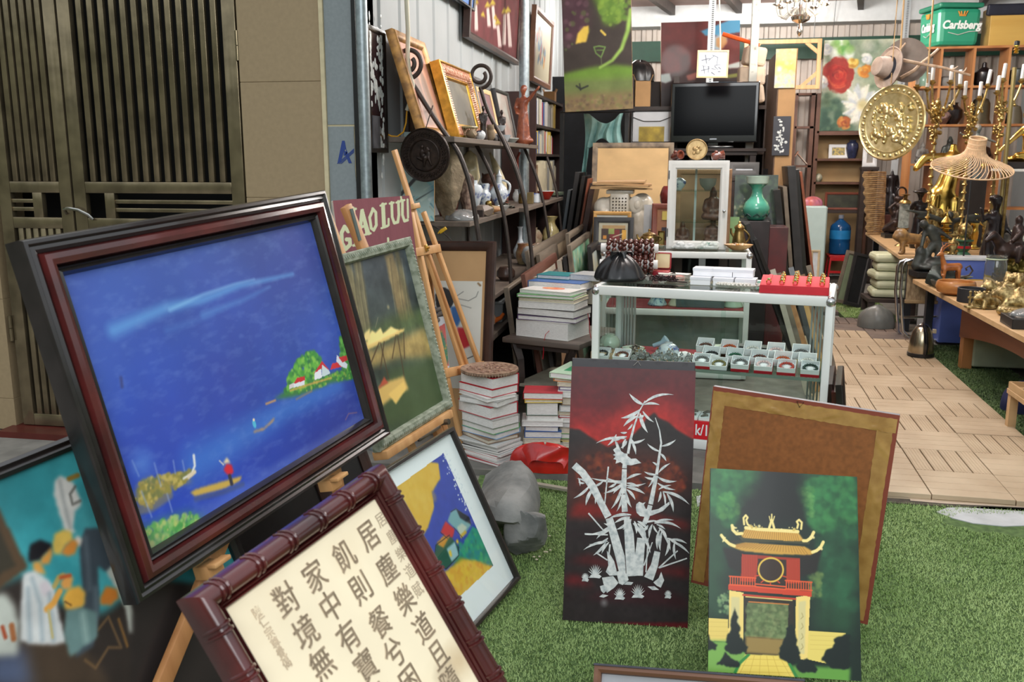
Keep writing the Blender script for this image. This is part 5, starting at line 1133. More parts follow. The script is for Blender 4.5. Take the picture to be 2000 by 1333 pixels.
# wooden bead bracelets on two white rolls
M_roll=N((226,224,220),.6,var=.02);M_bead=N((104,52,40),.18,c2=(60,28,24),fq=50,ct=.5)
ra=top(1230,538);zr=[onY(1230,y_,ra.y+.03).z for y_ in(485,514)]
for k in range(2):
 xl,xr=onY(1174,485,ra.y+.03).x,onY(1286,485,ra.y+.03).x
 t=thing('bracelet_roll','white display roll, %s of two, hung with wooden bead bracelets'%('upper','lower')[k],'display roll',((xl+xr)/2,ra.y+.03-.06*k,zr[k]))
 L=(xr-xl)/2;b=MB();b.tube([(-L,0,0),(L,0,0)],.027,24);b.mk('roll',M_roll,t)
 b=MB();[b.bar((s_*(L-.03),.0,-.02),(s_*(L-.03),.02+.06*k,ZT-zr[k]+.001),.012,.012)for s_ in(-1,1)];b.mk('stand',M_roll,t,NO)
 n=9;proto=None
 for i in range(n):
  x=(-L+.05)+(2*L-.09)*i/(n-1);lo_s=1.+(.75 if(i>4 and k==1)else 0)*(i/n)
  if proto is None or k==1:
   b=MB();m=11 if k==0 else 13
   for j in range(m):a=2*PI*j/m;b.ball((0,.0475*cos(a),(.0475*(1.45 if k else 1.15))*sin(a)-(.022 if k else.008)),.015,10)
   o=b.mk('bead_bracelet',M_bead);proto=o
  else:o=proto.copy();COL.objects.link(o)
  o.location=((xl+xr)/2+x,ra.y+.03-.06*k,zr[k]-.004);o.rotation_euler=(.25*i,0,(i%3-1)*.08);tag(o,'rosewood bead bracelet on the %s white roll'%('upper','lower')[k],'bracelet','bead bracelets on the %s roll'%('upper','lower')[k])
  # open jewel box
q=top(1305,534);t=thing('jewel_box','open red jewel box with a cream lined lid standing on the case','jewel box',(q.x,q.y+.04,ZT+.001),-.1)
M_jred=N((150,34,44),.4,var=.06)
b=MB();b.box((0,0,.018),(.098,.09,.036),bev=.006);b.mk('box',M_jred,t)
Ml=MT((0,.046,.038))@MR(rad(-8),4,'X');b=MB();b.box((0,.008,.05),(.1,.02,.1),bev=.008,M4=None);b.xf(Ml);b.mk('lid',M_jred,t);b=MB();b.box((0,-.003,.05),(.084,.004,.084),bev=.006);b.xf(Ml);b.mk('lid_lining',N((222,204,160),.5,var=.05),t)
# papers and stationery
for i,(px,py,w,d,r,lab)in en(((1303,543,.1,.06,.2,'loose white slips of paper in front of the jewel box'),(1337,538,.11,.07,-.1,'bundle of white envelopes beside the jewel box'),(1318,549,.1,.05,.5,'red and white folded slip beside the dark beads'))):
 q=top(px,py);b=MB();rd=RNG(i)
 for k in range(5):b.box((rd.uniform(-.006,.006),rd.uniform(-.006,.006),.003+k*.0055),(w,d,.0045),(0,0,rd.uniform(-.25,.25)))
 o=b.mk('paper_slips',N((222,218,208),.7,var=.04)if i<2 else N((216,196,180),.6,c2=(180,40,50),fq=14),loc=q,rot=CA_+r,smooth=NO);tag(o,lab,'paper')
 # white boxes
k=0
for(px,py,z,lab)in((1374,552,0,'lower front one nearest the jewel box'),(1420,552,0,'lower front middle one'),(1462,554,0,'lower front one nearest the ring tray'),(1376,552,.0445,'upper one nearest the jewel box'),(1422,546,.0445,'upper middle one'),(1462,546,.0445,'upper one nearest the ring tray')):
 q=FCi@top(px,py);p=FC@V((q.x,.27+(.05 if z else 0),CH+.001+z));tt=thing('white_box','plain white gift box on the case, '+lab,'box',p,CA_,'white gift boxes on the case')
 BOX((0,0,.014),(.108,.1,.028),bev=.001).mk('box',M_tray,tt);BOX((0,0,.0355),(.112,.104,.016),bev=.001).mk('lid',N((232,232,238),.5,var=.02),tt)
 # pearls and dark beads
def strand(n,rx,ry,r,seed,loops=4):
 rd=RNG(seed);b=MB()
 for i in range(n):
  a=2*PI*loops*i/n;f_=.65+.35*sin(a*.37+seed);b.ball((rx*f_*cos(a)+rd.uniform(-.3,.3)*r,ry*f_*sin(a),r*(1+.9*(i*loops//n%3))),r,7)
 return b
for px,py,rx,ry,r,lab,mt in((1442,562,.125,.03,.0062,'white pearl strands coiled in front of the white boxes',N((224,220,210),.25,var=.04,ct=.3)),(1370,556,.07,.02,.0055,'cream pearl strand beside the dark beads',N((210,196,168),.25,var=.06,ct=.3))):
 q=top(px,py);o=strand(210,rx,ry,r,3,6).mk('pearl_strand',mt,loc=(q.x,q.y+ry*.7,q.z),rot=CA_);tag(o,lab,'necklace')
rd=RNG(9);b=MB()
for i in range(26):
 a=rd.uniform(0,6.28);c0=V((rd.gauss(0,.035),rd.gauss(0,.02),.01));pts=[c0+V((.03*cos(a+u)*(1+u*.3),.02*sin(a+u*1.3),.012+.014*sin(u*2)))for u in lsp(0,3,7)];b.tube(pts,.0016,5)
 for p_ in pts:b.ball(p_,.0042,6)
for i in range(3):b.tube([(.05,0,.006),(.1,.004*i,.006),(.15,-.01+.008*i,.004)],.002,5)
q=top(1290,553);o=b.mk('bead_bunch',N((48,26,28),.3,var=.3,fq=60),loc=(q.x,q.y+.03,q.z),rot=CA_);tag(o,'tangled bunch of dark seed beads on the case beside the black bag','beads')
# red ring tray
qa,qb=FCi@top(1497,560),FCi@top(1617,569);tw=.345;p=FC@V((CW-.365+tw/2-.01,.125,CH+.001))
TR=(rad(9),0,CA_+.02);p.z+=.0158
t=thing('ring_tray','red velvet ring tray at the end of the glass case','tray',p,TR)
M_velv=N((206,46,58),.7,var=.06);M_velv2=N((222,66,76),.75,var=.06)
b=MB();b.box((0,0,.022),(tw,.2,.044),bev=.002,taper=.985);b.mk('tray_body',M_velv,t);b=MB()
for k in range(5):b.box((-tw/2+.045+k*.066,.002,.046),(.018,.18,.008),bev=.003)
b.mk('ring_ridge',M_velv2,t)
rg=None;num=0
for k in range(5):
 for j in range(4 if k else 1):
  q=p+Euler(TR).to_matrix()@V((-tw/2+.045+k*.066,-.066+j*.044,.052))
  if rg is None:
   rg=thing('ring','gold ring with a coloured stone in the red tray','ring',q,CA_,'gold rings in the red tray')
   TU([(.011*cos(a),0,.011*sin(a))for a in lsp(0,2*PI,17)[:-1]],.0032,6,True).mk('band',M_gilt,rg);MB().ball((0,0,.014),(.01,.008,.007),8).mk('setting',N((232,206,128),.2,mt=.6,c2=(70,120,90),fq=70,lo=.3,hi=.5),rg)
  else:dup(rg,q,CA_+random.uniform(-.5,.5))
  # dark frames leaning on the near end of the case
for i in range(4):
 q0=onZ(1632+9*i,800+6*i,.03);a=rad(90-2.5*i)
 F_=lean((FC@V((CW+.024+.028*i,.1-.06*i,0))+V((0,0,0))).to_tuple()[:2]+(.004 if NO else.032,),math.degrees(CA_)+90,5+.6*i)
 framed('leaning_artwork',F_,.44+.03*(i%2),.4-.04*((i+1)%2)+.015*i,.03,(M_fb,M_br,M_frame_mar,M_fb)[i],N((92,66,54),.6,var=.1),'dark frame leaning on the end of the glass case, %s in that row'%('innermost','second','third','outermost')[i],group='frames leaning on the case end')
# second case and the things around it
def at(px,py,Y):p=onY(px,py,Y);return p,mpp(p)
def prof(pp,s):return[(max(r,.15)*s,z*s)for r,z in pp]
def pot(name,label,cat,px,py,Y,pp,mat,group=None,n=28,z=None,seat=None):
 """turned vessel: profile in photo pixels (radius, height)"""
 p,s=at(px,py,Y)
 if seat is not None:p.z=seat
 o=LA(prof(pp,s),n).mk(name,mat,loc=p);return tag(o,label,cat,group)
M_alu=N((208,212,212),.35,mt=.3,var=.04)
A2,B2=onZ(1172,492,.95),onZ(1472,498,.95);B2.y=A2.y=6.55;C2W=B2.x-A2.x;C2D=.5;Z2T=.95
t=thing('display_case','second white glass display case behind the front one, carrying a small glass cabinet','display case',(A2.x,6.55,.029));h2=Z2T-.029
b=MB()
for x in(.02,C2W-.02):
 for y in(.02,C2D-.02):b.box((x,y,h2/2),(.04,.036,h2-.02),bev=.006)
for z in(h2-.024,.03,.48):
 for y in(.02,C2D-.02):b.box((C2W/2,y,z),(C2W-.06,.036,.045),bev=.006)
 for x in(.02,C2W-.02):b.box((x,C2D/2,z),(.036,C2D-.06,.045),bev=.006)
b.mk('frame',M_wa,t)
b=MB();[b.ball((x,y,h2-.024),(.027,.027,.027),12)for x in(.018,C2W-.018)for y in(.018,C2D-.018)];b.mk('corner_cap',MATS['chrome_cap'],t)
for nm,c_,s_ in(('front_pane',(C2W/2,.01,h2/2),(C2W-.07,.005,h2-.1)),('side_pane',(C2W-.012,C2D/2,h2/2),(.005,C2D-.07,h2-.1)),('top_pane',(C2W/2,C2D/2,h2-.004),(C2W-.05,C2D-.05,.007))):BOX(c_,s_).mk(nm,M_pane,t)
BOX((C2W/2,C2D/2,.505),(C2W-.06,C2D-.06,.006)).mk('red_cloth_shelf',M_redcl,t);BOX((C2W/2,C2D-.01,.25),(C2W-.06,.006,.44)).mk('rear_panel',N((176,180,176),.6,var=.08),t)
bowl=xy(2,0,9,0,11,3,17,12,20,18,18,18,10,5,1,3)
for px,lab,mt in((1284,'blue patterned bowl turned over on the red cloth of the second case',N((196,214,220),.2,c2=(70,110,150),fq=40,lo=.4,hi=.55,ct=.5)),(1324,'cream bowl with orange flowers turned over on the red cloth',N((222,212,188),.2,c2=(186,100,60),fq=22,lo=.3,hi=.4,ct=.5)),(1432,'pale green shallow bowl on the red cloth of the second case',M_celadon)):
 q=onY(px,590,6.72);s=mpp(q);o=LA(prof(xy(18,0,19,2,16,9,11,16,10,19,1,19),s),28).mk('bowl',mt,loc=(q.x,6.72,.029+.5085));tag(o,lab,'bowl')
p_=onY(1385,590,6.75);o=sculpt('statuette',[('c',(0,0,.1),.3,(0,0,.5),.22),('c',(0,0,.5),.22,(.05,0,.85),.16),('e',(.05,0,1),(.15,.15,.17)),('b',(0,0,.05),(.7,.5,.1))],N((64,46,50),.5,var=.2),None,.17,.06,3,(p_.x,6.75,.5375));tag(o,'small dark seated statuette between the bowls in the second case','statue')
q=onY(1370,520,6.7);t=thing('scale_box','dark glass topped box on the second case shelf behind the white boxes','box',(q.x,6.72,.5375));BOX((0,0,.09),(.34,.16,.18),bev=.004).mk('box_body',N((92,102,104),.25,var=.15,fq=6),t);BOX((0,0,.186),(.35,.17,.012)).mk('lid',N((50,56,58),.3),t)
# small glass cabinet on it
cx0,cx1=onY(1301,478,6.72).x,onY(1418,478,6.72).x;cw=cx1-cx0;ch=onY(1360,314,6.72).z-Z2T;cd=.34
t=thing('glass_cabinet','white framed glass cabinet with a door standing on the second case','cabinet',(cx0,6.72,Z2T+.001));gcab=t
b=MB()
for x in(.014,cw-.014):b.box((x,cd-.014,ch/2),(.028,.028,ch),bev=.003)
for z in(.012,ch-.012):b.box((cw/2,cd/2,z),(cw,cd,.024),bev=.003)
b.mk('carcass',M_alu,t)
M_door=N((222,222,218),.4,var=.03)
b=MB();b.molding(cw,ch-.004,xy(0,-.02,0,0,.012,.004,.028,.002,.048,.004,.06,-.008,.06,-.02));b.xf(frame_axes((1,0,0),(0,0,1),(0,-1,0),(0,-.002,.002)));dr=b.mk('door',M_door,t)
BOX((cw/2,.012,ch/2),(cw-.1,.004,ch-.1)).mk('door_pane',M_pane,dr);b=MB();b.lathe(xy(.004,0,.004,.01,.012,.014,.011,.022,.003,.025),14,M4=MT((cw-.025,-.004,ch*.44))@MR(PI/2,4,'X'));b.mk('knob',MATS['chrome_cap'],dr)
b=MB();[b.box((.006,-.006,z),(.006,.006,.06))for z in(.12,ch-.1)];b.mk('hinge',M_black,dr,NO)
for x in(.004,cw-.004):BOX((x,cd/2,ch/2),(.004,cd-.04,ch-.04)).mk('side_pane',M_pane,t)
BOX((cw/2,cd-.004,ch/2),(cw-.05,.004,ch-.04)).mk('rear_pane',M_pane,t);BOX((cw*.47,cd-.01,ch/2),(.016,.012,ch-.04)).mk('mullion',M_alu,t)
shz=[onY(1360,y,6.85).z-Z2T for y in(433,373)]
for z in shz:BOX((cw/2,cd/2,z),(cw-.03,cd-.05,.006)).mk('glass_shelf',MATS['shelf_glass'],t)
pot('bowl','blue and white bowl inside the glass cabinet on its upper shelf','bowl',1326,372,6.9,xy(5,0,6,2,10,6,14,14,13,18,8,21,2,24,1,24),M_bw,seat=Z2T+shz[1]+.005)
def seated(k,mat,name,label,loc,rot=0,group=None,cat='statue',hat=NO):
 P_=[('e',(0,0,.16),(.34,.26,.16)),('c',(-.25,-.12,.14),.12,(.2,-.2,.1),.1),('c',(0,0,.25),.22,(0,0,.6),.2),('c',(-.2,0,.62),.09,(-.28,-.06,.36),.07),('c',(.2,0,.62),.09,(.28,-.06,.36),.07),('c',(-.28,-.06,.36),.07,(-.08,-.2,.28),.06),('c',(.28,-.06,.36),.07,(.08,-.2,.28),.06),('e',(0,-.01,.86),(.12,.13,.15)),('c',(0,0,.7),.08,(0,0,.78),.07)]
 P_.append(('e',(0,0,1.),(.07,.07,.08)))
 o=sculpt(name,P_,mat,None,k,.035,3,loc,rot);return tag(o,label,cat,group)
for px,z,hh,lab in((1390,shz[0],.23,'brown carved seated figure on the lower shelf of the glass cabinet'),(1333,None,.16,'brown carved figure on the cabinet floor beside the hinge'),(1392,None,.19,'brown carved figure on the cabinet floor beside the knob')):
 q=onY(px,460,6.9);seated(hh,N((112,74,60),.4,c2=(80,50,44),fq=40),'statuette',lab,(q.x,6.9,Z2T+(z+.0055 if z else.026)),0)
pot('glass_bowl','clear faceted glass bowl on the top of the cabinet shelves','bowl',1382,372,6.95,xy(6,0,8,2,15,10,17,22,16,22,12,8,1,3),N((214,214,206),.1,trans=.6,var=.1),seat=Z2T+shz[1]+.005)
zc_=Z2T+ch+.001
q=onY(1360,312,6.8);r=20.5*mpp(q)
M_plate=N((190,164,116),.4,mt=.4,c2=(160,132,88),fq=30,bu=.2)
Mp=MT((q.x,6.8,zc_+r*.99))@MR(rad(80),4,'X');t=thing('display_plate','round tan relief plate standing upright on the glass cabinet','plate',mat=Mp)
LA([(.002,.0),(r*.8,0),(r*.97,.012),(r,.018),(r*.95,.02),(r*.86,.012),(.002,.008)],40).mk('plate_rim',M_plate,t);b=MB()
for x,y,rr in((-.2,.1,.22),(.15,.25,.16),(.1,-.2,.26),(-.25,-.35,.16),(.38,0,.12),(0,.02,.2)):b.ball((x*r,y*r,.01),(rr*r,rr*r,.008),12)
b.mk('relief_figures',M_plate,t)
tag(MB().bar((-.05,.04,.0),(.05,.04,.0),.02,.012).bar((-.03,.0,.02),(-.03,.06,.004),.01,.01).bar((.03,.0,.02),(.03,.06,.004),.01,.01).mk('plate_stand',M_dw,loc=(q.x,6.8,zc_+.007)),'small dark stand holding the tan relief plate','stand')
for px,lab,fl in((1322,'glossy brown carved whistle beside the relief plate, next to the kraft canvas',1),(1402,'glossy brown carved whistle beside the relief plate, below the television',-1)):
 q=onY(px,308,6.85);s=mpp(q);b=MB();b.lathe([(3*s,-13*s),(7*s,-11*s),(8.5*s,-4*s),(7*s,2*s),(8*s,8*s),(9*s,12*s),(6*s,13*s),(4.5*s,9*s),(1*s,8*s)],20,M4=MR(rad(78),4,'Y')@MR(.4,4,'X'));b.ball((-4*s,0,7*s),(4*s,4*s,3*s),10)
 o=b.mk('carved_whistle',N((126,62,42),.2,c2=(84,38,28),fq=40,ct=.5),loc=(q.x,6.85,zc_+9.2*s),rot=-.5*fl);tag(o,lab,'carving')
 # things on the second case
M_porc=N((222,224,222),.2,var=.03,ct=.5)
qz=lambda px,py:(lambda q:V((q.x,min(max(q.y,6.58),6.7),Z2T+.001)))(onZ(px,py,Z2T))
for px,lab,sd in((1338,'white porcelain figure group lying on the second case before the cabinet',3),(1382,'white porcelain swan shaped dish with green glaze before the cabinet',5)):
 q=qz(px,482);s=mpp(q);rd=RNG(sd);P_=[('c',(-16,0,6),6,(14,0,6),6),('e',(-8,0,12),(8,6,6)),('e',(8,0,10),(9,6,5)),('c',(-18,-2,8),4,(-24,-2,4),3)]+[('e',(rd.uniform(-14,14),-3,rd.uniform(4,14)),(5,4,4))for _ in range(5)]
 o=sculpt('porcelain_piece',P_,M_porc if sd==3 else N((220,226,220),.2,c2=(60,140,120),fq=24,lo=.3,hi=.42,ct=.5),None,s,1.2,2,q);tag(o,lab,'porcelain')
q=qz(1441,488);s=mpp(q);tag(LA(prof(xy(6,0,14,2,24,8,28,12,25,11,14,5,1,3),s),26,sy=.7).mk('shell_dish',N((214,176,124),.4,c2=(186,140,90),fq=14),loc=q),'tan scalloped dish of polished stones on the end of the second case','dish')
rd=RNG(3)
for i in range(9):
 c=[(206,176,140),(222,214,204),(196,140,70),(150,110,84)][i%4];a=i*.7;p=q+V((cos(a)*12*s*rd.uniform(.4,1.3),sin(a)*7*s,9.5*s+(2*s if i%3==0 else 0)));o=MB().ball((0,0,0),(4.6*s,3.6*s,3*s),8).mk('polished_stone',M('stone_%d'%(i%4),c,.25,var=.15),loc=p,rot=a);tag(o,'small polished stone heaped in the tan scalloped dish','stone','stones in the tan dish')
def arc(c0,c1,out_,r=1,n=10):
 c0,c1,out_=V(c0),V(c1),V(out_);return[c0.lerp(c1,i/n)+out_*sin(PI*i/n)for i in range(n+1)]
M_bo=N((170,142,88),.32,mt=.9,c2=(118,94,56),fq=20)
p,s=at(1268,470,7.);t=thing('teapot','squat brass teapot between the bead rolls and the glass cabinet','teapot',(p.x,7.,Z2T+.001));p.z=Z2T+.001
LA(prof(xy(7,0,10,1,16,6,18.5,12,17,17,13,20,13.5,21.5,9,24,3,26,2,28,3,30,1,32),s),28).mk('teapot_body',M_bo,t);TU([(-16*s,0,9*s),(-22*s,0,14*s),(-24*s,0,21*s)],[4*s,2.6*s,1.8*s],8).mk('spout',M_bo,t);TU(arc((17*s,0,8*s),(15*s,0,18*s),(8*s,0,0),1),1.4*s,7).mk('handle',M_bo,t)
tag(BOX((0,0,-.005),(.16,.16,.008)).mk('glass_plate',M_alu,loc=(p.x,7.,Z2T-.001)),'thin plate under the squat brass teapot at the back of the second case','plate')
p,s=at(1443,470,6.98);t=thing('pitcher','brass pitcher with a lid and curved handle behind the tan dish','pitcher',(p.x,6.98,Z2T+.001))
LA(prof(xy(11,0,12,2,13,8,12,18,9,28,8,34,9,36,10,38,8,41,4,44,2,46,3,48,1,50),s),28).mk('pitcher_body',M_bo,t);TU([(-9*s,0,20*s),(-15*s,0,27*s),(-16*s,0,36*s)],[3.4*s,2.4*s,2*s],8).mk('spout',M_bo,t);TU(arc((11*s,0,6*s),(8*s,0,34*s),(10*s,0,0),1),1.8*s,8).mk('handle',M_bo,t)
# back of the shop, centre
def bench(label,x0,x1,y0,y1,z,mat=None):
 t=thing('bench',label,'bench',(x0,y0,.029));h=z-.029;mat=mat or M_dw
 BOX(((x1-x0)/2,(y1-y0)/2,h-.02),(x1-x0,y1-y0,.04),bev=.004).mk('bench_top',mat,t)
 for x in(.04,x1-x0-.04):
  for y in(.04,y1-y0-.04):BOX((x,y,(h-.04)/2),(.06,.06,h-.04)).mk('leg',mat,t)
 return t
ez=onY(1225,468,8.1).z
bench('low dark bench under the white elephant and small pictures',onY(1150,450,7.6).x,onY(1300,450,7.6).x,7.45,8.5,ez)
# white ceramic elephant stool
p,s=at(1222,468,8.1);p.z=ez+.001;t=thing('elephant_stool','white ceramic elephant stool with cardboard sheets on its back','elephant stool',p);M_eleph=N((226,220,206),.3,c2=(198,190,172),fq=9,ct=.3)
E_=[('e',(-14,0,62),(42,24,24)),('e',(-44,0,60),(20,20,22)),('e',(30,-2,68),(22,20,22)),('c',(44,-4,62),11,(52,-8,34),8),('c',(52,-8,34),8,(46,-12,12),6),('e',(18,-19,68),(14,5,17)),('c',(-40,-12,50),13,(-42,-12,4),12),('c',(-40,12,50),13,(-42,12,4),12),('c',(24,-12,48),13,(26,-12,4),12),('c',(24,12,48),13,(26,12,4),12),('c',(36,-14,54),4,(46,-22,44),2.5),('e',(-12,0,2),(52,22,4))]
sculpt('elephant_body',E_,M_eleph,t,s,2.2,2);MB().ball((19*s,-22*s,68*s),(13*s,3*s,17*s),16).ball((21*s,-23*s,68*s),(7*s,3.4*s,10*s),12).mk('ear',M_eleph,t);TU([(40*s,-14*s,52*s),(50*s,-20*s,44*s),(56*s,-22*s,46*s)],[3*s,2.4*s,1*s],8).mk('tusk',M_porc,t);b=MB();b.box((-12*s,0,66*s),(36*s,54*s,46*s),bev=3*s);b.box((-12*s,0,92*s),(52*s,50*s,8*s),bev=2*s);b.mk('saddle_cloth',M_eleph,t);b=MB()
for i in range(5):
 for j in range(6):b.ball(((-24+i*6)*s,-27.4*s,(50+j*6)*s),(1.6*s,1*s,1.6*s),6)
b.mk('saddle_piercing',N((70,62,50),.8,var=0),t)
sw=onY(1160,380,8.1)
for i,(dz,w,d,a)in en(((98,116,70,.02),(102.5,108,76,-.06),(107,112,66,.08),(111,90,60,-.03))):
 o=BOX((0,0,0),(w*s,d*s,3.2*s)).mk('cardboard_sheet',N((172,140,100),.8,var=.1,fq=8),loc=p+V((-10*s,0,dz*s)),rot=(.02*(i-1),.015*(-1)**i,a));tag(o,'cardboard sheet stacked on the elephant stool, %s of four'%('lowest','second','third','topmost')[i],'cardboard')
def upright(px0,py0,px1,py1,Y,tilt=6,yawd=0):
 """frame for a picture whose photo box is given, its lower edge at depth Y"""
 a=onY(px0,py1,Y);c=onY(px1,py1,Y);k=mpp(a);w=(c-a).length;h=(py1-py0)*k/max(cos(rad(tilt)),.5)/.985
 return lean(a,yawd,tilt),w,h
M_bf=N((42,40,40),.4,var=.2)
F_,w,h=upright(1158,426,1236,484,7.55,8);t=thing('framed_picture','black framed abstract of red and yellow shapes beside the elephant stool','picture',mat=F_)
MOL(w,h,xy(0,-.02,0,.01,.02,.014,.045,.004,.045,-.02)).mk('frame',M_bf,t)
P=Paint(F_,w-.08,h-.08,(176,172,150),260,.04,.04);i0=.065
P.po([(i0+.01,i0),(w-i0,i0),(w-i0,h-i0),(i0+.01,h-i0)],(170,140,96),local=1);P.po([(i0,i0),(w-i0,i0),(w-i0,h*.62),(i0,h*.62)],(74,56,50),local=1);P.po([(w*.42,i0),(w*.66,i0),(w*.66,h*.6),(w*.42,h*.6)],(120,46,44),local=1);P.po([(w*.72,i0),(w*.82,i0),(w*.82,h*.6),(w*.72,h*.6)],(206,158,66),local=1);P.po([(w*.38,h*.46),(w*.52,h*.46),(w*.52,h*.62),(w*.38,h*.62)],(146,160,90),local=1);P.ln([(w*.5,h*.36),(w*.72,h*.46)],(196,186,160),.008,local=1);P.po([(w*.25,h*.3),(w*.33,h*.3),(w*.33,h*.4),(w*.25,h*.4)],(206,140,60),local=1);P.mot(.15,16,3)
P.mk('print',t,.4);backing(w,h,t)
F_,w,h=upright(1157,415,1231,478,7.66,8);framed('framed_picture',F_,w,h,.03,N((206,158,92),.4,var=.1),N((206,206,196),.6,var=.05),'honey wood framed picture showing above the black framed abstract','picture')
F_,w,h=upright(1256,402,1272,470,7.7,5);tag(BOX((w/2,h/2,-.01),(w,h,.02)).mk('panel',N((170,172,172),.6,var=.08),mat4=F_),'narrow pale grey board between the elephant and the red brown frame','board')
F_,w,h=upright(1271,400,1352,482,7.62,6);t=framed('framed_picture',F_,w,h,.045,N((122,66,52),.35,var=.12),N((150,104,74),.6,var=.12),'red brown framed picture partly behind the glass cabinet','picture')
BOX((w*.4,h*.3,0),(w*.3,h*.3,.004)).mk('dark_patch',N((50,44,54),.5),t);BOX((w*.35,h*.72,0),(w*.2,h*.2,.004)).mk('yellow_patch',N((190,170,84),.5),t)
F_,w,h=upright(1284,452,1298,480,7.5,6);framed('framed_picture',F_,w,h,.012,M_bo,N((206,190,110),.6,var=.1),'tiny brass framed picture at the foot of the glass cabinet','picture')
pot('vase','dark red vase with a white flower beside the glass cabinet','vase',1305,402,7.85,xy(12,0,16,8,17,20,13,34,10,38,1,38),N((112,40,36),.25,var=.1,ct=.5))
bench('dark stand beneath the red vase',onY(1290,402,7.9).x-.02,onY(1322,402,7.9).x+.04,7.75,7.98,onY(1305,402,7.85).z-.001)
F_,w,h=upright(1154,284,1312,410,8.9,9);t=thing('kraft_backed_canvas','kraft paper covered back of a large framed canvas behind the elephant','canvas',mat=F_)
MOL(w,h,xy(0,-.03,0,.012,.03,.014,.05,.002,.05,-.03)).mk('frame',N((150,132,108),.5,c2=(90,78,66),fq=10),t)
P=Paint(F_,w-.08,h-.08,(206,172,122),150,.04,.04);P.mot(.08,6,3,None,1,1.5);P.mot(.06,3,4);P.mk('kraft_paper',t,.6)
bench('dark trestle behind the elephant supporting the canvas back',onY(1150,400,8.9).x,onY(1320,400,8.9).x,8.75,9.3,onY(1230,410,8.9).z-.002)
# dark rack holding the television
tvY=9.93;pA,pB=onY(1312,170,tvY),onY(1478,286,tvY);rz=onY(1400,292,tvY).z
t=thing('shelf_rack','dark wooden rack behind the television','rack',(onY(1225,300,10.3).x,10.25,0));rw=onY(1500,300,10.3).x-onY(1225,300,10.3).x
for x in(.03,rw*.34,rw-.03):BOX((x,.2,1.25),(.06,.4,2.44)).mk('upright',M_dw,t)
for z in(.03,.55,1.1,rz-.03+.0,onY(1300,212,10.3).z):BOX((rw/2,.2,z),(rw,.42,.04)).mk('shelf',M_dw,t)
BOX((rw/2,.41,1.25),(rw,.015,2.4)).mk('rear_panel',N((40,34,32),.7),t)
tw,th=pB.x-pA.x,pA.z-pB.z;t=thing('television','black flat screen television standing in front of the dark rack','television',((pA.x+pB.x)/2,tvY,rz+.01),rad(-3))
BOX((0,0,th/2+.06),(tw,.07,th),bev=.012).mk('bezel',N((18,19,22),.12,var=0,ct=.6),t);BOX((0,-.037,th/2+.075),(tw-.07,.004,th-.11)).mk('screen',N((10,12,16),.12,var=0,spec=.12),t)
b=MB();b.box((0,-.038,.095),(.07,.003,.008));b.mk('badge',N((190,196,204),.3,mt=.6,var=0),t,NO);b=MB();b.box((0,.0,.012),(.42,.2,.024),bev=.006);b.box((0,.02,.05),(.1,.05,.08));b.mk('stand',N((18,19,22),.12,var=0,ct=.6),t)
BOX((-.02,-.004,th+.061),(.1,.05,.004)).mk('top_vent',N((190,196,204),.3,mt=.6,var=0),t)
tag(BOX((0,0,0),(1.05,.34,.03)).mk('tv_board',M_dw,loc=((pA.x+pB.x)/2,tvY+.02,rz-.006)),'dark board carrying the television','board')
t_sup=bench('dark table under the television board',pA.x,pB.x,tvY-.12,tvY+.14,rz-.022)
F_,w,h=upright(1232,218,1312,280,10.15,4);t=framed('framed_picture',F_,w,h,.018,M_bf,N((214,218,222),.6,var=.03),'white mounted gold picture standing beside the television','picture')
P=Paint(F_,w*.62,h*.5,(170,146,46),220,w*.19,.0);P.mot(.3,14,3);P.mot(.5,10,8,(214,196,90));P.mk('gold_print',t,.4,0,.004);b=MB();b.tube([(.02,h*.78,.006),(w*.3,h*.66,.008),(w*.7,h*.66,.008),(w-.02,h*.78,.006)],.004,5);b.mk('hanging_wire',M_black,t)
bench('dark ledge below the white mounted gold picture',onY(1228,280,10.15).x,onY(1314,280,10.15).x,10.,10.25,onY(1270,280,10.15).z-.002)
# turquoise cloth on a line
q0,q1=onY(1140,222,9.6),onY(1216,226,9.6);b=MB();rings=[]
for i in range(24):
 u=i/23;row=[]
 for j in range(16):
  v=j/15;x=q0.x+(q1.x-q0.x)*u;sag=.1*sin(PI*min(1,max(0,(u-.12)/.8)))*(1-v);L=.62 if u<.16 else.3+.05*sin(u*9);row.append(b.bm.verts.new((x+.02*sin(v*4+u*3),9.6+.035*sin(u*26)*(.3+v),q0.z-sag-L*v)))
 rings.append(row)
b._faces(rings,NO,NO);o=b.mk('cloth',N((150,190,186),.8,c2=(108,158,156),fq=8));md=o.modifiers.new('t','SOLIDIFY');md.thickness=.004;tag(o,'turquoise cloth hanging from a line in the dark recess','cloth')
b=MB();b.tube([(onY(1095,222,9.6).x,9.6,q0.z+.012),(onY(1240,222,9.6).x,9.6,q0.z+.012)],.006,6);o=b.mk('hanging_rail',M_black);tag(o,'thin dark rail carrying the turquoise cloth','rail')
b=MB();b.bar((onY(1225,220,9.62).x,9.62,.029),(onY(1225,220,9.62).x,9.62,q0.z+.03),.04,.04);b.bar((onY(1098,220,9.62).x,9.62,.029),(onY(1098,220,9.62).x,9.62,q0.z+.03),.04,.04);tag(b.mk('rail_stand',M_black,smooth=NO),'dark posts at both ends of the cloth rail','stand')
structure(plate('wall_recess_dark',onY(1060,300,11.6).x,onY(1240,300,11.6).x,11.55,11.6,0,2.6,N((24,26,30),.8,var=.2)))
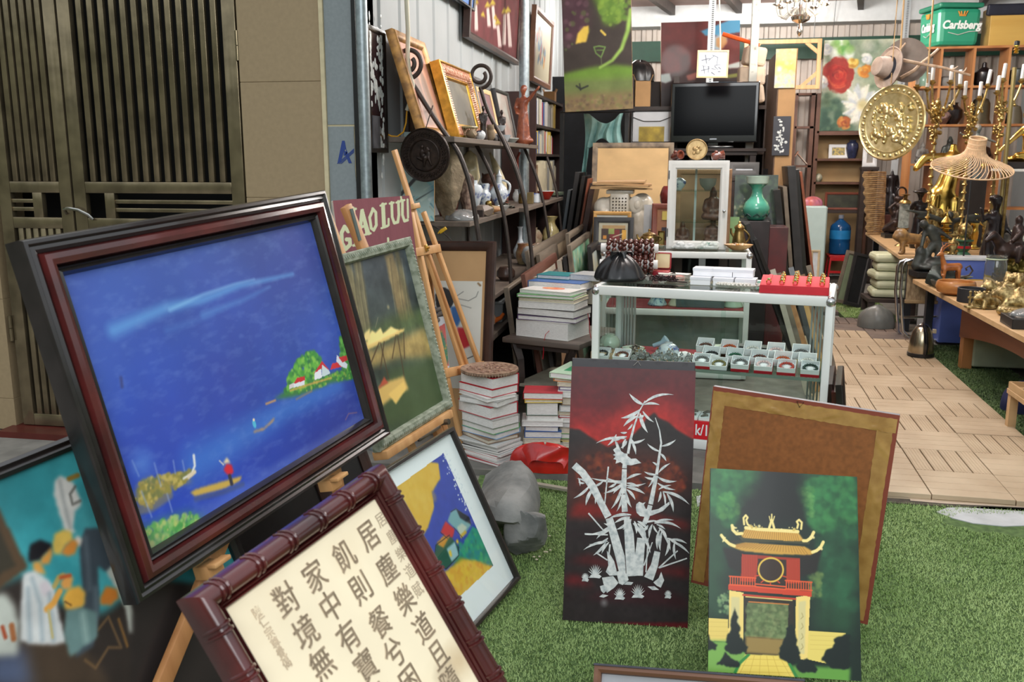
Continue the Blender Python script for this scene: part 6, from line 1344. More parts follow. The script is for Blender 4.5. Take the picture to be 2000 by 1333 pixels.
# big green fantasy painting hanging above the recess
F_=pfr(onY(1104,219,9.),onY(1236,212,9.)-onY(1104,219,9.),(0,-1,-.02));w=pl(F_,1236,212).x;h=1.25
t=thing('canvas_painting','large dark green painting of a tree and a meadow hanging high over the recess','painting',mat=F_)
P=Paint(F_,w,h,(58,52,48),190);P.po(xy(1095,0,1240,0,1240,-40,1095,-40),(60,80,40),.05);P.po(xy(1150,-40,1200,-40,1215,30,1200,50,1180,48,1165,10),(86,116,46),.02);P.dabs(xy(1165,-10,1235,-10,1220,40,1190,52,1172,30),[(100,132,56),(80,112,44),(120,150,60)],n=120,r=.03,a=.6);P.po(xy(1098,-40,1150,-40,1150,60,1110,90,1098,80),(70,48,56),.03)
P.dabs(xy(1102,0,1150,0,1148,60,1104,100),[(110,80,90),(90,110,60),(80,60,66)],n=40,r=.03,a=.5);P.po(xy(1098,145,1150,132,1200,126,1240,130,1240,160,1098,165),(98,132,52),.015);P.po(xy(1098,158,1240,150,1240,225,1098,225),(104,118,70),.03);P.po(xy(1098,185,1240,178,1240,225,1098,225),(124,108,76),.03)
for w_,a_ in((.05,.6),(.03,.6),(.012,.8)):P.ln(xy(1232,20,1226,60,1214,95,1196,118,1172,132),(140,178,84),w_,4,a_,w_*.5)
P.po(xy(1124,86,1128,66,1140,52,1150,50,1150,62,1145,82,1132,84),(206,176,76),.003);P.ln(xy(1160,92,1170,90,1182,92,1174,112,1164,104,1160,92),(110,150,76),.012,2,.8);P.ln(xy(1166,98,1178,98),(110,150,76),.008,2,.8);P.ln(xy(1174,112,1175,126),(100,110,80),.006,2);P.ln(xy(1126,168,1134,174,1148,168),(40,44,44),.016,2,.9);P.ln(xy(1132,164,1134,176),(40,44,44),.012,2,.9);P.ln(xy(1174,60,1182,68),(206,180,80),.02,2,.9)
P.dabs(xy(1098,190,1240,184,1240,222,1098,222),[(90,76,66),(150,132,96),(120,96,80),(110,120,70)],n=150,r=.02,a=.4);P.mot(.12,10,3);P.mk('canvas',t,.7,0)
b=MB();[b.tube([(x,h,-.02),(x,3.64-F_.translation.z,-.02)],.004,5)for x in(.1,w-.1)];b.mk('hanging_wire',M_black,t)
BOX((w/2,h/2,-.022),(w,h,.04)).mk('stretcher',wood('stretcher_pine',(196,158,104),(168,128,80),.6,1),t)
# red tree painting standing above the rack, slightly skewed
F_=pfr(onY(1291,212,10.55),(1,.0,.03),(.16,-.98,.02));w=pl(F_,1443,200).x;hl=pl(F_,1443,41).y;t=thing('canvas_painting','unframed painting of a dark red tree under a blue sky above the television','painting',mat=F_)
rzt=onY(1300,212,10.3).z;t.location.z=F_.translation.z=rzt+.022
P=Paint(F_,w,hl,(92,34,32),170);P.mot(.25,8,3);P.po(xy(1365,62,1450,30,1450,62,1425,66,1412,75,1395,68,1378,70,1368,60),(72,138,174),.008);P.po(xy(1392,72,1415,66,1420,80,1405,100,1392,98),(160,180,190),.01);P.po(xy(1398,75,1418,68,1420,84,1410,96,1398,90),(190,130,70),.008,.8);P.po(xy(1290,145,1450,130,1450,215,1290,215),(44,34,34),.02,.8);P.po(xy(1330,110,1345,105,1352,160,1340,200,1325,200),(56,28,28),.02,.7);P.po(xy(1291,145,1308,143,1312,158,1300,163,1291,160),(166,178,176),.004);P.po(xy(1418,128,1445,120,1445,132,1425,134),(176,184,180),.004);P.po(xy(1340,148,1362,140,1358,156,1344,158),(150,90,80),.006);P.ln(xy(1420,150,1445,146),(130,140,60),.04,3,.8);P.po(xy(1290,175,1350,160,1445,155,1445,215,1290,215),(38,32,34),.03,.8);P.mk('canvas',t,.5,.05)
BOX((w/2,hl/2,-.018),(w,hl,.034)).mk('stretcher',MATS['stretcher_pine'],t)
# perforated posts, little hanging calligraphy
M_perf=N((172,178,180),.5,mt=.4,c2=(110,116,120),fq=60,stretch=(1,1,.25))
for px,Y,lab in((1388,10.14,'perforated steel angle post behind the small hanging calligraphy'),(1765,12.6,'perforated steel angle post beside the flower painting')):
 q=onY(px,100,Y);b=MB();w=13*mpp(q);b.box((0,0,1.83),(w,.004,3.6));b.box((w/2,w/2,1.83),(.004,w,3.6));t=thing('angle_post',lab,'post',(q.x,Y,0));b.mk('angle_bar',N((186,190,192),.5,mt=.4,var=.06),t,NO);b=MB()
 for k in range(100):b.box((w*.1,-.003,1.6+k*.02),(w*.3,.003,.009))
 b.mk('perforation',N((74,78,80),.6,var=0),t,NO)
F_=pfr(onY(1360,152,8.6),onY(1421,152,8.6)-onY(1360,152,8.6),(0,-1,0));w=pl(F_,1421,152).x;h=pl(F_,1421,98).y;t=thing('calligraphy_board','small white board with black brush characters hanging from a string','sign',mat=F_)
MOL(w,h,xy(0,-.012,0,.008,.014,.01,.016,0,.016,-.012)).mk('frame',N((214,184,138),.5,var=.08),t);P=Paint(F_,w-.03,h-.03,(222,230,234),420,.015,.015);ik=(84,88,98)
for l,wd in((xy(1371,118,1386,114),.012),(xy(1378,108,1380,124),.013),(xy(1384,118,1394,110),.01),(xy(1392,108,1402,112,1400,126),.01),(xy(1396,128,1408,126),.008),(xy(1370,138,1386,134),.01),(xy(1374,130,1376,144),.01),(xy(1384,130,1383,142),.01),(xy(1390,134,1398,136),.009),(xy(1396,130,1402,136),.01),(xy(1390,142,1396,146),.013),(xy(1404,132,1408,135),.012),(xy(1403,140,1407,140),.011),(xy(1370,128,1390,132),.006)):P.ln(l,ik,wd,1.4,.9,wd*.7)
P.mk('panel',t,.4);BOX((w/2,h/2,-.008),(w-.02,h-.02,.006)).mk('back_board',M_back,t);b=MB();b.tube([pl(F_,1407,98),pl(F_,1407,70),pl(F_,1404,-30)],.006,6);b.mk('hanging_string',N((206,196,176),.7,var=0),t)
# cartons and bundles above the rack
p,s=at(1252,205,10.4)
def carton(name,label,px,py,Y,w,d,h,rot=0,seat=None,mat=None):
 p,s=at(px,py,Y);p.z=seat if seat is not None else p.z;t=thing(name,label,'box',p,rot);m=mat or N((178,140,96),.8,var=.08,fq=6);b=MB();b.box((0,0,h*s/2),(w*s,d*s,h*s));b.mk('carton_body',m,t,NO)
 for sx_ in(-1,1):b=MB();b.bar((sx_*w*s/2,-d*s/2,h*s),(sx_*w*s*.62,-d*s/2,h*s*1.35),.004,.0);b.box((sx_*w*s*.56,0,h*s*1.12),(.006,d*s*.96,h*s*.3),(0,sx_*.4,0));b.mk('flap',m,t,NO)
 return t
carton('carton','open brown carton on the rack beside the green meadow painting',1250,208,10.4,30,40,48,.3,rzt+.021)
q=at(1250,130,10.45)[0];o=bag_mesh('black_bundle',.16,.15,.22,M_blackbag,None,31,loc=(q.x,10.42,rzt+.021+49*at(1250,130,10.4)[1]));tag(o,'black plastic bundle stuffed in the open brown carton','bag')
p,s=at(1385,165,10.55)
for i,(px,lab)in en(((1376,'cream speckled fabric bag above the television'),(1400,'cream bag with red leaves above the television'))):q,s=at(px,172,10.5);o=BOX((0,0,12*s),(24*s,12*s,24*s),bev=3*s).mk('fabric_bag',M('red_leaf_cloth%d'%i,(214,200,170),.8,c2=(160,60,50),fq=22,lo=.32,hi=.4),loc=(q.x,10.5-.01*i,rzt+.021),rot=.3*(1 if i==0 else-1));tag(o,lab,'bag')
q,s=at(1462,200,10.2);t=thing('rolled_bundle','bundle of pale cloth and an orange handled tool behind the white post','bundle',(q.x,10.3,rzt+.021))
for i in range(3):BOX((.02*i,0,.1+.2*i),(.32-.05*i,.2,.19),(0,.15*(i-1),.1*i),.03).mk('cloth_fold',N((206,186,164),.8,var=.1),t)
b=MB();b.tube([(-.3,-.14,.72),(.08,-.14,.6)],.022,8);b.mk('orange_handle',N((226,92,36),.4,var=.05),t)
# stretcher frame leaning high up, cardboard clad cabinet with two pictures
F_=pfr(onY(1450,176,12.6),onY(1600,174,12.6)-onY(1450,176,12.6),(0,-1,.05));w=pl(F_,1600,174).x;h=pl(F_,1600,76).y;t=thing('stretcher_frame','bare pine stretcher frame with corner braces hung before the corrugated wall','frame',mat=F_)
MOL(w,h,xy(0,-.02,0,.02,.05,.02,.05,-.02)).mk('stretcher_bars',M_pine,t)
for a,c in(((w*.8,h-.04),(w-.03,h*.72)),((w*.76,.03),(w-.03,h*.34)),((w*.2,h-.04),(.03,h*.72)),((w*.2,.03),(.03,h*.3))):MB().bar((a[0],a[1],0),(c[0],c[1],0),.045,.02).mk('corner_brace',M_pine,t,NO)
b=MB();[b.tube([(x,h-.02,-.01),(x,3.64-F_.translation.z,.05)],.004,5)for x in(.1,w-.1)];b.mk('hanging_wire',M_black,t)
q0,q1=onY(1512,330,8.9),onY(1545,330,8.9);zt_=onY(1530,95,8.9).z;cw=q1.x-q0.x;t=thing('cabinet','tall narrow cabinet clad in brown card beside the television','cabinet',(q0.x,8.9,.029));hh=zt_-.029
BOX((cw/2,.55,hh/2),(cw,1.1,hh)).mk('carcass',N((172,134,92),.8,var=.06),t);BOX((-.006,.55,hh/2),(.01,1.1,hh)).mk('side_panel',N((96,74,58),.7,var=.12),t)  # shade on the cabinet's side put into its darker brown
F_=pfr(onY(1512,172,8.88),(1,0,0),(0,-1,0));w=pl(F_,1552,172).x;h=pl(F_,1552,95).y;t=thing('unframed_picture','small bright yellow and silver landscape fixed high on the card clad cabinet','picture',mat=F_)
P=Paint(F_,w,h,(196,180,120),320);P.mot(.3,14,3);P.po(xy(1512,120,1552,118,1552,142,1512,145),(226,180,70),.02,.9);P.po(xy(1512,145,1552,142,1552,174,1512,174),(170,178,186),.02,.9);P.blob((1522,135),.04,.04,(250,240,200),.8);P.dabs(xy(1512,95,1552,95,1552,172,1512,172),[(210,190,120),(170,190,140),(230,200,110),(160,170,180)],n=90,r=.02,a=.4);P.mk('print',t,.2,.3);BOX((w/2,h/2,-.006),(w,h,.01)).mk('backing',M_tray,t)
F_=pfr(onY(1507,304,8.88),(1,0,0),(0,-1,.0));w=pl(F_,1541,304).x;h=pl(F_,1541,227).y;t=thing('lacquer_panel','small black panel with white flowers inlaid, on the card clad cabinet','lacquer panel',mat=F_);BOX((w/2,h/2,-.006),(w,h,.012),bev=.002).mk('board',N((56,56,62),.4,var=.1),t);b=MB();rd=RNG(6)
for _ in range(46):
 px_,py_=rd.gauss(1524,6),rd.uniform(232,298);
 if abs(px_-1524)>3+(py_-228)*.16:continue
 q=pl(F_,px_,py_);b.ball((q.x,q.y,.001),(rd.uniform(.006,.018),rd.uniform(.006,.014),.002),7)
b.mk('pearl_flowers',pearl,t)
# left wall: curved iron shelves and what stands on them
M_iron=N((66,58,54),.5,mt=.4,var=.2,fq=20);M_sw=wood('dusty_shelf_board',(118,106,94),(84,74,66),.65,1,10)
XF=-1.25;ZA,ZB,ZC=1.712,1.225,.74
YN,YE=5.3,7.9
def shelf_board(name,label,y0,y1,z,x1=XF,x0=-1.63,th=.03):
 o=BOX(((x0+x1)/2,(y0+y1)/2,z-th/2-.0008),(x1-x0,y1-y0,th),bev=.003).mk(name,M_sw);return tag(o,label,'shelf')
shelf_board('shelf_board','top wooden shelf board on the iron brackets along the white wall',4.95,YE,ZA)
shelf_board('shelf_board','middle wooden shelf board, nearer half, on the iron brackets',YN,6.95,ZB)
shelf_board('shelf_board','middle wooden shelf board, further half with bowls, on the iron brackets',6.96,9.2,ZB,-1.2)
shelf_board('shelf_board','lowest wooden shelf board crowded with pots behind the leaning frames',YN,9.2,ZC,-1.17)
bars=[(xy(797,150,815,178,850,233,876,270,898,303,918,362,929,425,936,470),5.,True),(xy(929,281,950,320,968,364,984,420,994,490,998,550),6.15,NO),(xy(938,170,955,222,982,273,1009,337,1026,403,1037,486),6.25,True),(xy(1021,283,1042,330,1057,377,1066,425,1072,462),7.85,NO),(xy(1034,251,1064,296,1085,365,1092,410,1096,450),9.,NO),(xy(962,240,990,280,1014,340,1029,403),6.4,NO),(xy(875,320,893,360,906,405,915,450),5.62,NO)]
names=['curled iron bracket bar at the near end of the wall shelves','second iron bar, starting below the top shelf','third iron bar with a curl beside the copper frame','iron bar in front of the red bowl','iron bar at the far end of the wall shelves','thin iron bar doubling the third one','thin iron bar crossing behind the first one']
for(pp,Yb,curl),lab in zip(bars,names):
 P_=[onY(px,py,Yb)for px,py in pp];dn=P_[-1]-P_[-2];k=(P_[-1].z-.0)/max(-dn.z,.02);end=V((min(P_[-1].x+dn.x*.35*k,P_[-1].x+.18),Yb,.029))
 P_=[V((max(p.x,-1.62),p.y,p.z))for p in P_];t=thing('shelf_bracket',lab,'bracket',P_[-1]*0+V((end.x,Yb,.029)));off=t.location.copy()
 # smooth the path
 Q=[]
 for i in range(len(P_)-1):
  a=P_[max(i-1,0)];b_=P_[i];c=P_[i+1];d=P_[min(i+2,len(P_)-1)]
  for u in(0,.33,.66):Q.append(.5*((2*b_)+(c-a)*u+(2*a-5*b_+4*c-d)*u*u+(3*b_-a-3*c+d)*u**3))
 Q+=[P_[-1]]+([]if 'curled' in lab else[P_[-1].lerp(end,.5)+V((.02,0,0)),end])
 TU([q-off for q in Q],.014 if 'thin' not in lab else.009,9).mk('curved_bar',M_iron,t)
 if curl:
  c0=P_[0];pts=[c0+V((.085*sin(u)*(1-u/14),0,.075+.085*-cos(u)*(1-u/14)))-off for u in lsp(0,8.5,40)];TU(pts,.013,8).mk('curl',M_iron,t)
for yb in(5.36,6.9,9.1):
 o=MB().bar((-1.64,yb,.029),(-1.64,yb,2.1),.03,.02).mk('wall_upright',M_iron,smooth=NO);tag(o,'dark iron upright fixed to the white wall, %s of three'%{5.36:'nearest',6.9:'middle one',9.1:'furthest'}[yb],'upright','iron uprights of the wall shelves')
def wall_pic(name,label,pxs,X,tilt,zb,ztop,cat='picture'):
 """picture facing the aisle, lower edge from photo pixel pxs[0] to pxs[1] on plane X"""
 a,c=onX(*pxs[0],X),onX(*pxs[1],X);base=V((X,a.y,zb if zb is not None else(a.z+c.z)/2));F_=lean(base,90,tilt);w=c.y-a.y;h=(ztop-base.z)/cos(rad(tilt));return F_,w,h
M_gold=N((206,158,66),.3,mt=.85,var=.2,fq=25);M_copper=N((206,140,108),.35,mt=.6,c2=(232,196,170),fq=60,bu=.2)
F_,w,h=wall_pic('','',((826,262),(880,262)),-1.4,17,ZA,2.27);t=thing('framed_picture','gold framed picture of dark figures on pink, first on the top wall shelf','picture',mat=F_)
MOL(w,h,xy(0,-.03,0,.01,.01,.022,.03,.02,.05,.006,.06,-.004,.06,-.03)).mk('frame',N((168,122,62),.4,mt=.4,c2=(112,78,40),fq=20),t);P=Paint(F_,w-.1,h-.1,(206,150,128),220,.05,.05);P.mot(.1,8,2)
for fx,fw2 in((.38,.07),(.62,.08)):P.po([(w*fx-fw2,h*.12),(w*fx+fw2,h*.12),(w*fx+fw2*.7,h*.6),(w*fx,h*.72),(w*fx-fw2*.8,h*.55)],(120,100,96),.015,.85,.03,local=1)
P.mk('canvas',t,.45,.05);backing(w,h,t)
F_,w,h=wall_pic('','',((888,268),(944,268)),-1.36,15,ZA,2.16);t=thing('framed_picture','old dark painting in a ribbed copper and gold frame on the top wall shelf','picture',mat=F_)
MOL(w,h,xy(0,-.03,0,.03,.01,.034,.018,.024,.018,-.03)).mk('gold_edge',M_gold,t);MOL(w,h,xy(.018,-.02,.018,.026,.04,.03,.075,.012,.078,-.02)).mk('copper_moulding',M_copper,t);MOL(w,h,xy(.078,-.02,.078,.012,.088,.014,.096,.0,.096,-.02)).mk('inner_gold',M_gold,t)
b=MB()
for k in range(22):b.box((.05+k*(w-.1)/21,h-.045,.026),(.008,.05,.012));b.box((.05+k*(w-.1)/21,.045,.026),(.008,.05,.012))
for k in range(26):b.box((w-.045,.05+k*(h-.1)/25,.026),(.05,.008,.012));b.box((.045,.05+k*(h-.1)/25,.026),(.05,.008,.012))
b.mk('ribbing',M_copper,t,NO);P=Paint(F_,w-.17,h-.17,(92,86,68),220,.085,.085);P.mot(.35,9,5);P.po([(.1,.1),(w-.1,.1),(w-.1,h*.5),(w*.5,h*.6),(.1,h*.4)],(70,64,50),.03,.7,local=1);P.mk('canvas',t,.5,.05);backing(w,h,t)
F_,w,h=wall_pic('','',((948,270),(983,272)),-1.38,13,ZA,2.16);t=framed('framed_picture',F_,w,h,.07,M_bf,N((120,88,90),.6,var=.15,fq=5),'black framed mauve picture with a cream inner border, on the top wall shelf','picture');MOL(w,h,xy(.07,-.01,.07,.006,.085,.008,.1,0,.1,-.01)).mk('cream_slip',N((214,180,128),.5,var=.08),t)
F_,w,h=wall_pic('','',((986,276),(1011,278)),-1.36,12,ZA,2.12);t=framed('framed_picture',F_,w,h,.025,M_bf,N((170,176,168),.5,c2=(150,120,110),fq=3),'thin black framed misty picture, last on the top wall shelf','picture')
# pictures on the wall
a,c=onX(911,81,-1.6),onX(1009,121,-1.6);F_=pfr((-1.6,a.y,(a.z+c.z)/2),(0,1,0),(1,0,-.06));w=c.y-a.y;h=.85;t=thing('framed_painting','dark framed painting of white dressed women in straw hats, hung high on the white wall','painting',mat=F_)
MOL(w,h,xy(0,-.03,0,.02,.03,.024,.05,.01,.05,-.03)).mk('frame',M_br,t);P=Paint(F_,w-.09,h-.09,(104,52,54),160,.045,.045);P.mot(.18,7,3);P.mot(.3,5,6,(84,70,60))
for x0,y0,x1,y1 in((929,10,930,60),(952,16,955,52),(962,12,966,56),(972,50,976,92),(985,28,984,88),(992,26,996,92)):
 P.po([(x0-2,y0),(x0+3,y0-2),(x1+4,y1),(x1-3,y1)],(216,200,194),.005,.95);P.po([(x0-6,y0-2),(x0,y0-14),(x0+7,y0-3)],(186,166,60),.004,.95)
P.po(xy(938,30,944,22,948,34),(190,170,60),.004);P.po(xy(964,36,968,28,974,42),(180,150,60),.004);P.dabs(xy(915,84,1005,100,1005,118,930,84),[(130,60,60),(90,44,48),(160,120,110)],n=60,r=.03,a=.5);P.mk('canvas',t,.8,0);backing(w,h,t)
a,c=onX(868,2,-1.56),onX(912,44,-1.56);F_=pfr((-1.58,a.y,c.z+.12),(0,1,0),(1,0,-.12));w=c.y-a.y+.3;t=framed('framed_painting',F_,w,.6,.02,M_bf,N((62,98,168),.5,c2=(88,128,190),fq=4),'blue canvas partly in view at the top of the white wall','painting')
a,c=onX(1037,160,-1.58),onX(1072,174,-1.58);F_=pfr((-1.58,a.y,(a.z+c.z)/2),(0,1,0),(1,0,-.05));w=c.y-a.y;h=onX(1037,10,-1.58).z-a.z;t=thing('framed_painting','brown framed painting of orange and blue figures beyond the wall post','painting',mat=F_)
MOL(w,h,xy(0,-.03,0,.02,.04,.024,.06,.01,.06,-.03)).mk('frame',N((128,88,66),.45,var=.1),t);P=Paint(F_,w-.1,h-.1,(208,200,172),110,.05,.05)
P.dabs(xy(1040,30,1052,30,1068,130,1050,120),[(206,110,50),(196,90,60),(80,120,160),(210,150,70),(70,90,90)],n=90,r=.05,a=.8);P.dabs(xy(1046,40,1054,40,1062,100,1052,100),[(60,120,150),(190,60,50)],n=30,r=.04,a=.8);P.mk('canvas',t,.5);backing(w,h,t)
# lacquer plaque at the near end of the wall
a,c=onX(722,298,-1.63),onX(756,300,-1.63);zt_=onX(718,48,-1.63).z;F_=pfr((-1.632,a.y,a.z),(0,1,0),(1,0,0));w,h=c.y-a.y,zt_-a.z;t=thing('lacquer_panel','tall black lacquer plaque with pale inlaid figures at the near end of the white wall','lacquer panel',mat=F_)
BOX((w/2,h/2,-.006),(w,h,.02),bev=.003).mk('board',N((44,28,32),.25,var=.2,ct=.5),t);MOL(w,h,xy(.0,0,.0,.012,.02,.012,.03,.004,.03,0)).mk('border',M_fb,t);b=MB();rd=RNG(8)
for cx,cy,sx_,sy_,n in((718,90,.03,.06,14),(742,95,.03,.07,20),(731,150,.06,.08,40),(745,130,.025,.08,14),(745,265,.03,.09,26)):
 q=pl(F_,cx,cy)
 for _ in range(n):b.ball((min(max(q.x+rd.gauss(0,sx_),.05),w-.05),q.y+rd.gauss(0,sy_),.004),(rd.uniform(.008,.02),rd.uniform(.01,.035),.003),7)
b.mk('pearl_figures',pearl,t);q0,q1=pl(F_,722,225),pl(F_,738,292);BOX(((q0.x+q1.x)/2+.02,(q0.y+q1.y)/2,.006),(abs(q1.x-q0.x),abs(q1.y-q0.y),.008)).mk('inset_panel',N((84,84,88),.4,var=.3,fq=14),t)
# hose and cable
b=MB();b.tube([(lambda p:p)(onY(px,py,4.98))for px,py in((790,-60),(794,0),(797,60),(796,110),(799,140),(806,165),(805,188),(795,216))],.0125,10);t=b.mk('conduit',N((206,200,178),.5,var=.05));tag(t,'cream flexible conduit hanging down in front of the white wall','conduit')
b=MB();b.tube([onY(px,py,4.98)for px,py in((795,214),(793,240),(788,258),(776,267),(764,266),(756,262))],.0045,8);b.mk('yellow_cable',N((222,160,36),.4,var=.05),t)
# teal canvas behind the easels
a=onY(716,432,5.22);F_=pfr(a,(.98,.14,0),(.14,-.98,.12));w=pl(F_,905,432).x*.7;h=pl(F_,720,258).y;t=thing('canvas_painting','unframed canvas of teal, white and black strokes behind the sign and the bronze plate','painting',mat=F_)
P=Paint(F_,w,h,(176,200,196),420);P.mot(.12,9,1);rs3=np.random.RandomState(4)
for k in range(110):
 x,y=716+rs3.rand()*190,262+rs3.rand()*170;L=10+rs3.rand()*26;c=[(96,168,182),(226,232,228),(70,120,136),(200,216,206),(52,58,60),(130,190,196),(160,170,150)][rs3.randint(7)];P.ln([(x,y),(x+L*.7,y+L*.9)]if k%3 else[(x,y),(x+L,y-L*.6)],c,.008+.012*rs3.rand(),3,.75,.003)
P.po(xy(720,300,738,310,728,370,716,372),(150,130,106),.003);P.po(xy(738,312,744,318,728,376,722,372),(226,220,204),.002);P.ln(xy(770,395,810,350,860,335),(44,44,46),.02,3,.9);P.po(xy(840,360,890,340,890,420,850,420),(84,130,160),.02,.7);P.mk('canvas',t,.45,.1);BOX((w/2,h/2,-.014),(w,h,.026)).mk('stretcher',MATS['stretcher_pine'],t)
BOX((w/2,-.42,-.03),(.05,.86,.03)).mk('prop',M_dw,t)
# bronze relief plate
q=onY(830,303,4.84);r=52*mpp(q);M_brz=N((58,46,40),.42,mt=.5,c2=(38,30,27),fq=30,bu=.25);Mp=MT(q)@MR(-.12,4,'Z')@MR(PI/2+.05,4,'X');t=thing('relief_plate','large dark bronze relief plate hanging in front of the wall shelves','plate',mat=Mp)
LA([(.002,-.006),(r,-.004),(r*1.,.004),(r*.965,.01),(r*.93,.004),(r*.62,.001),(r*.6,.008),(r*.575,.01),(r*.55,.001),(.002,.0)],64).mk('plate_body',M_brz,t);b=MB();rd=RNG(3)
for i in range(40):a=2*PI*i/40;b.tube([(r*(.7+.16*u)*cos(a+.1*sin(6*u)),r*(.7+.16*u)*sin(a+.1*sin(6*u)),.006)for u in lsp(0,1,6)],r*.022,6)
b.mk('rim_scrolls',M_brz,t)
sculpt('centre_figures',[('e',(-.12,.05,.01),(.1,.2,.05)),('e',(-.1,.3,.01),(.08,.09,.05)),('e',(.12,0,.01),(.12,.2,.05)),('e',(.1,.25,.01),(.08,.08,.05)),('c',(-.1,.1,.01),.05,(.2,.2,.02),.04),('c',(0,-.1,.01),.09,(-.05,-.4,.01),.05),('c',(.15,-.1,.01),.07,(.25,-.38,.01),.04),('c',(-.3,-.1,.01),.05,(-.1,-.2,.01),.05)],M_brz,t,r,.03,2)
tag(TU([q+V((0,.03,r)),q+V((.02,.1,r+.12)),onY(842,222,5.4)],.003,5).mk('hanging_wire',M_iron),'wire holding the dark bronze relief plate to the first iron bar','wire')
# things on the shelves (photo pixel of the foot, distance from the wall)
def sat(px,py,X,z):p=onX(px,py,X);p.z=z;return p,mpp(p)
def spot(px,py,z):
 """where the line of sight through the foot of a thing meets the shelf"""
 p=onZ(px,py,z)if abs(CAM[2]-z)>.2 else onX(px,py,-1.42)
 p.x=min(max(p.x,-1.56),-1.28);q=onX(px,py,p.x);q.z=z;q.y=min(max(q.y,5.36),9.1);return q,mpp(q)
def vessel(name,label,cat,px,py,z,pp,mat,X=-1.42,parts=None):
 p,s=sat(px,py,X,z);t=thing(name,label,cat,p);LA(prof(pp,s),26).mk(name+'_body',mat,t)
 if parts:parts(t,s)
 return t
def rim(mat,r,zz,name='rim'):
 def f(t,s):LA([((r-1)*s,zz*s),(r*s,zz*s),(r*s,(zz+1)*s),((r-1)*s,(zz+1)*s)],26).mk(name,mat,t)
 return f
M_bw2=N((214,222,228),.15,c2=(56,84,160),fq=17,ct=.6,lo=.36,hi=.46)
p,s=sat(912,266,-1.33,ZA);t=thing('lattice_bowl','pale lattice sided ceramic basket bowl on the top wall shelf','bowl',p);M_lat=N((160,148,112),.4,var=.12)
LA(prof(xy(9,0,11,1,12,6,1,6),s),26).mk('bowl_base',M_lat,t);LA(prof(xy(20,20,22,22,21,24,19,22),s),30).mk('bowl_rim',M_lat,t);b=MB()
for i in range(26):a=2*PI*i/26;b.tube([(11.5*s*cos(a),11.5*s*sin(a),5*s),(20.5*s*cos(a),20.5*s*sin(a),21*s)],.7*s,5)
b.mk('lattice_bar',M_lat,t)
M_stone_t=N((150,132,106),.8,c2=(112,96,76),fq=14,bu=.3)
o=rock('stone',0,(.04,.05,.035),M_stone_t,5,sat(922,268,-1.29,ZA)[0],0,k=10);tag(o,'small tan stone in front of the lattice bowl','stone')
vessel('jar','round black and white painted jar beside the lattice bowl','jar',938,270,ZA,xy(6,0,10,5,11,10,9,15,5,18,1,18),N((214,218,220),.2,c2=(30,36,56),fq=22,ct=.5,lo=.4,hi=.48),-1.3)
o=sculpt('stone_owl',[('e',(0,0,.4),(.34,.3,.42)),('e',(0,0,.85),(.26,.24,.24)),('c',(-.18,0,1.),.07,(-.22,0,1.1),.03),('c',(.18,0,1.),.07,(.22,0,1.1),.03)],M_stone_t,None,.1,.05,2,sat(958,272,-1.3,ZA)[0]);tag(o,'small carved stone owl on the top wall shelf','carving')
vessel('bowl','blue and white bowls stacked on the top wall shelf, lower one','bowl',984,274,ZA,xy(6,0,8,2,15,14,14,14,7,4,1,3),M_bw2,-1.3)
t=vessel('bowl','blue and white bowl set on top of another on the top wall shelf','bowl',977,274,ZA+.075,xy(5,0,7,2,12,11,11,11,6,4,1,3),M_bw2,-1.31)
vessel('plate','pale plate leaning beside the blue and white bowls','plate',998,276,ZA,xy(6,0,16,9,15,10,5,2,1,1),N((186,194,190),.3,var=.06),-1.32)
def human(skirt=True,arms=None,hat=None,nude=NO,lean_=.0,head=True):
 H_=[]
 H_+=[('c',(-.05,0,.04),.075,(-.04,0,.3),.075),('c',(.05,0,.04),.075,(.04,0,.3),.075),('c',(0,0,.06),.13,(0,0,.45),.095)]if skirt else[('c',(-.05,0,.03),.035,(-.05,0,.27),.045),('c',(-.05,0,.27),.048,(-.04,0,.5),.07),('c',(.05,.03,.03),.035,(.05,0,.27),.045),('c',(.05,0,.27),.048,(.04,0,.5),.07),('e',(-.05,-.04,.015),(.03,.07,.02)),('e',(.05,-.01,.015),(.03,.07,.02))]
 H_+=[('e',(0,0,.5),(.095,.075,.08)),('c',(0,0,.5),.075,(lean_,0,.68),.075),('e',(lean_,0,.72),(.105,.07,.085)),('c',(lean_,0,.78),.035,(lean_*1.1,0,.85),.033)]
 if head:H_+=[('e',(lean_*1.2,-.01,.92),(.055,.065,.075)),('e',(lean_*1.2,.02,.95),(.06,.06,.06))]
 for sd,e,h in(arms or((-1,(-.15,0,.6),(-.13,-.07,.47)),(1,(.15,0,.6),(.13,-.07,.47)))):H_+=[('c',(sd*.11+lean_,0,.76),.038,e,.032),('c',e,.031,h,.022),('e',h,(.026,.026,.03))]
 if hat:H_+=hat
 return H_
M_redwood=N((150,84,56),.4,c2=(112,56,38),fq=30,ct=.2)
p,s=sat(1022,286,-1.3,ZA);o=sculpt('wooden_statue',human(True,((-1,(-.15,-.02,.62),(-.08,-.1,.52)),(1,(.2,0,.86),(.27,0,.92))))+[('e',(.02,.02,.06),(.17,.12,.07)),('c',(.27,0,.92),.03,(.3,0,.96),.025)],M_redwood,None,112*s,.022,3,p,-.3);tag(o,'tall carved reddish wood statue of a woman at the end of the top wall shelf','statue')
for px,hh,lab in((944,66,'dark carved figure standing before the black framed mauve picture'),(980,62,'dark carved long necked figure before the thin black frame')):p,s=sat(px,270,-1.33,ZA);o=sculpt('dark_statue',human(True,((-1,(-.1,-.05,.6),(-.05,-.1,.5)),(1,(.1,-.05,.6),(.05,-.1,.5)))),N((44,34,30),.4,var=.15),None,hh*s,.03,3,p,.3);tag(o,lab,'statue')
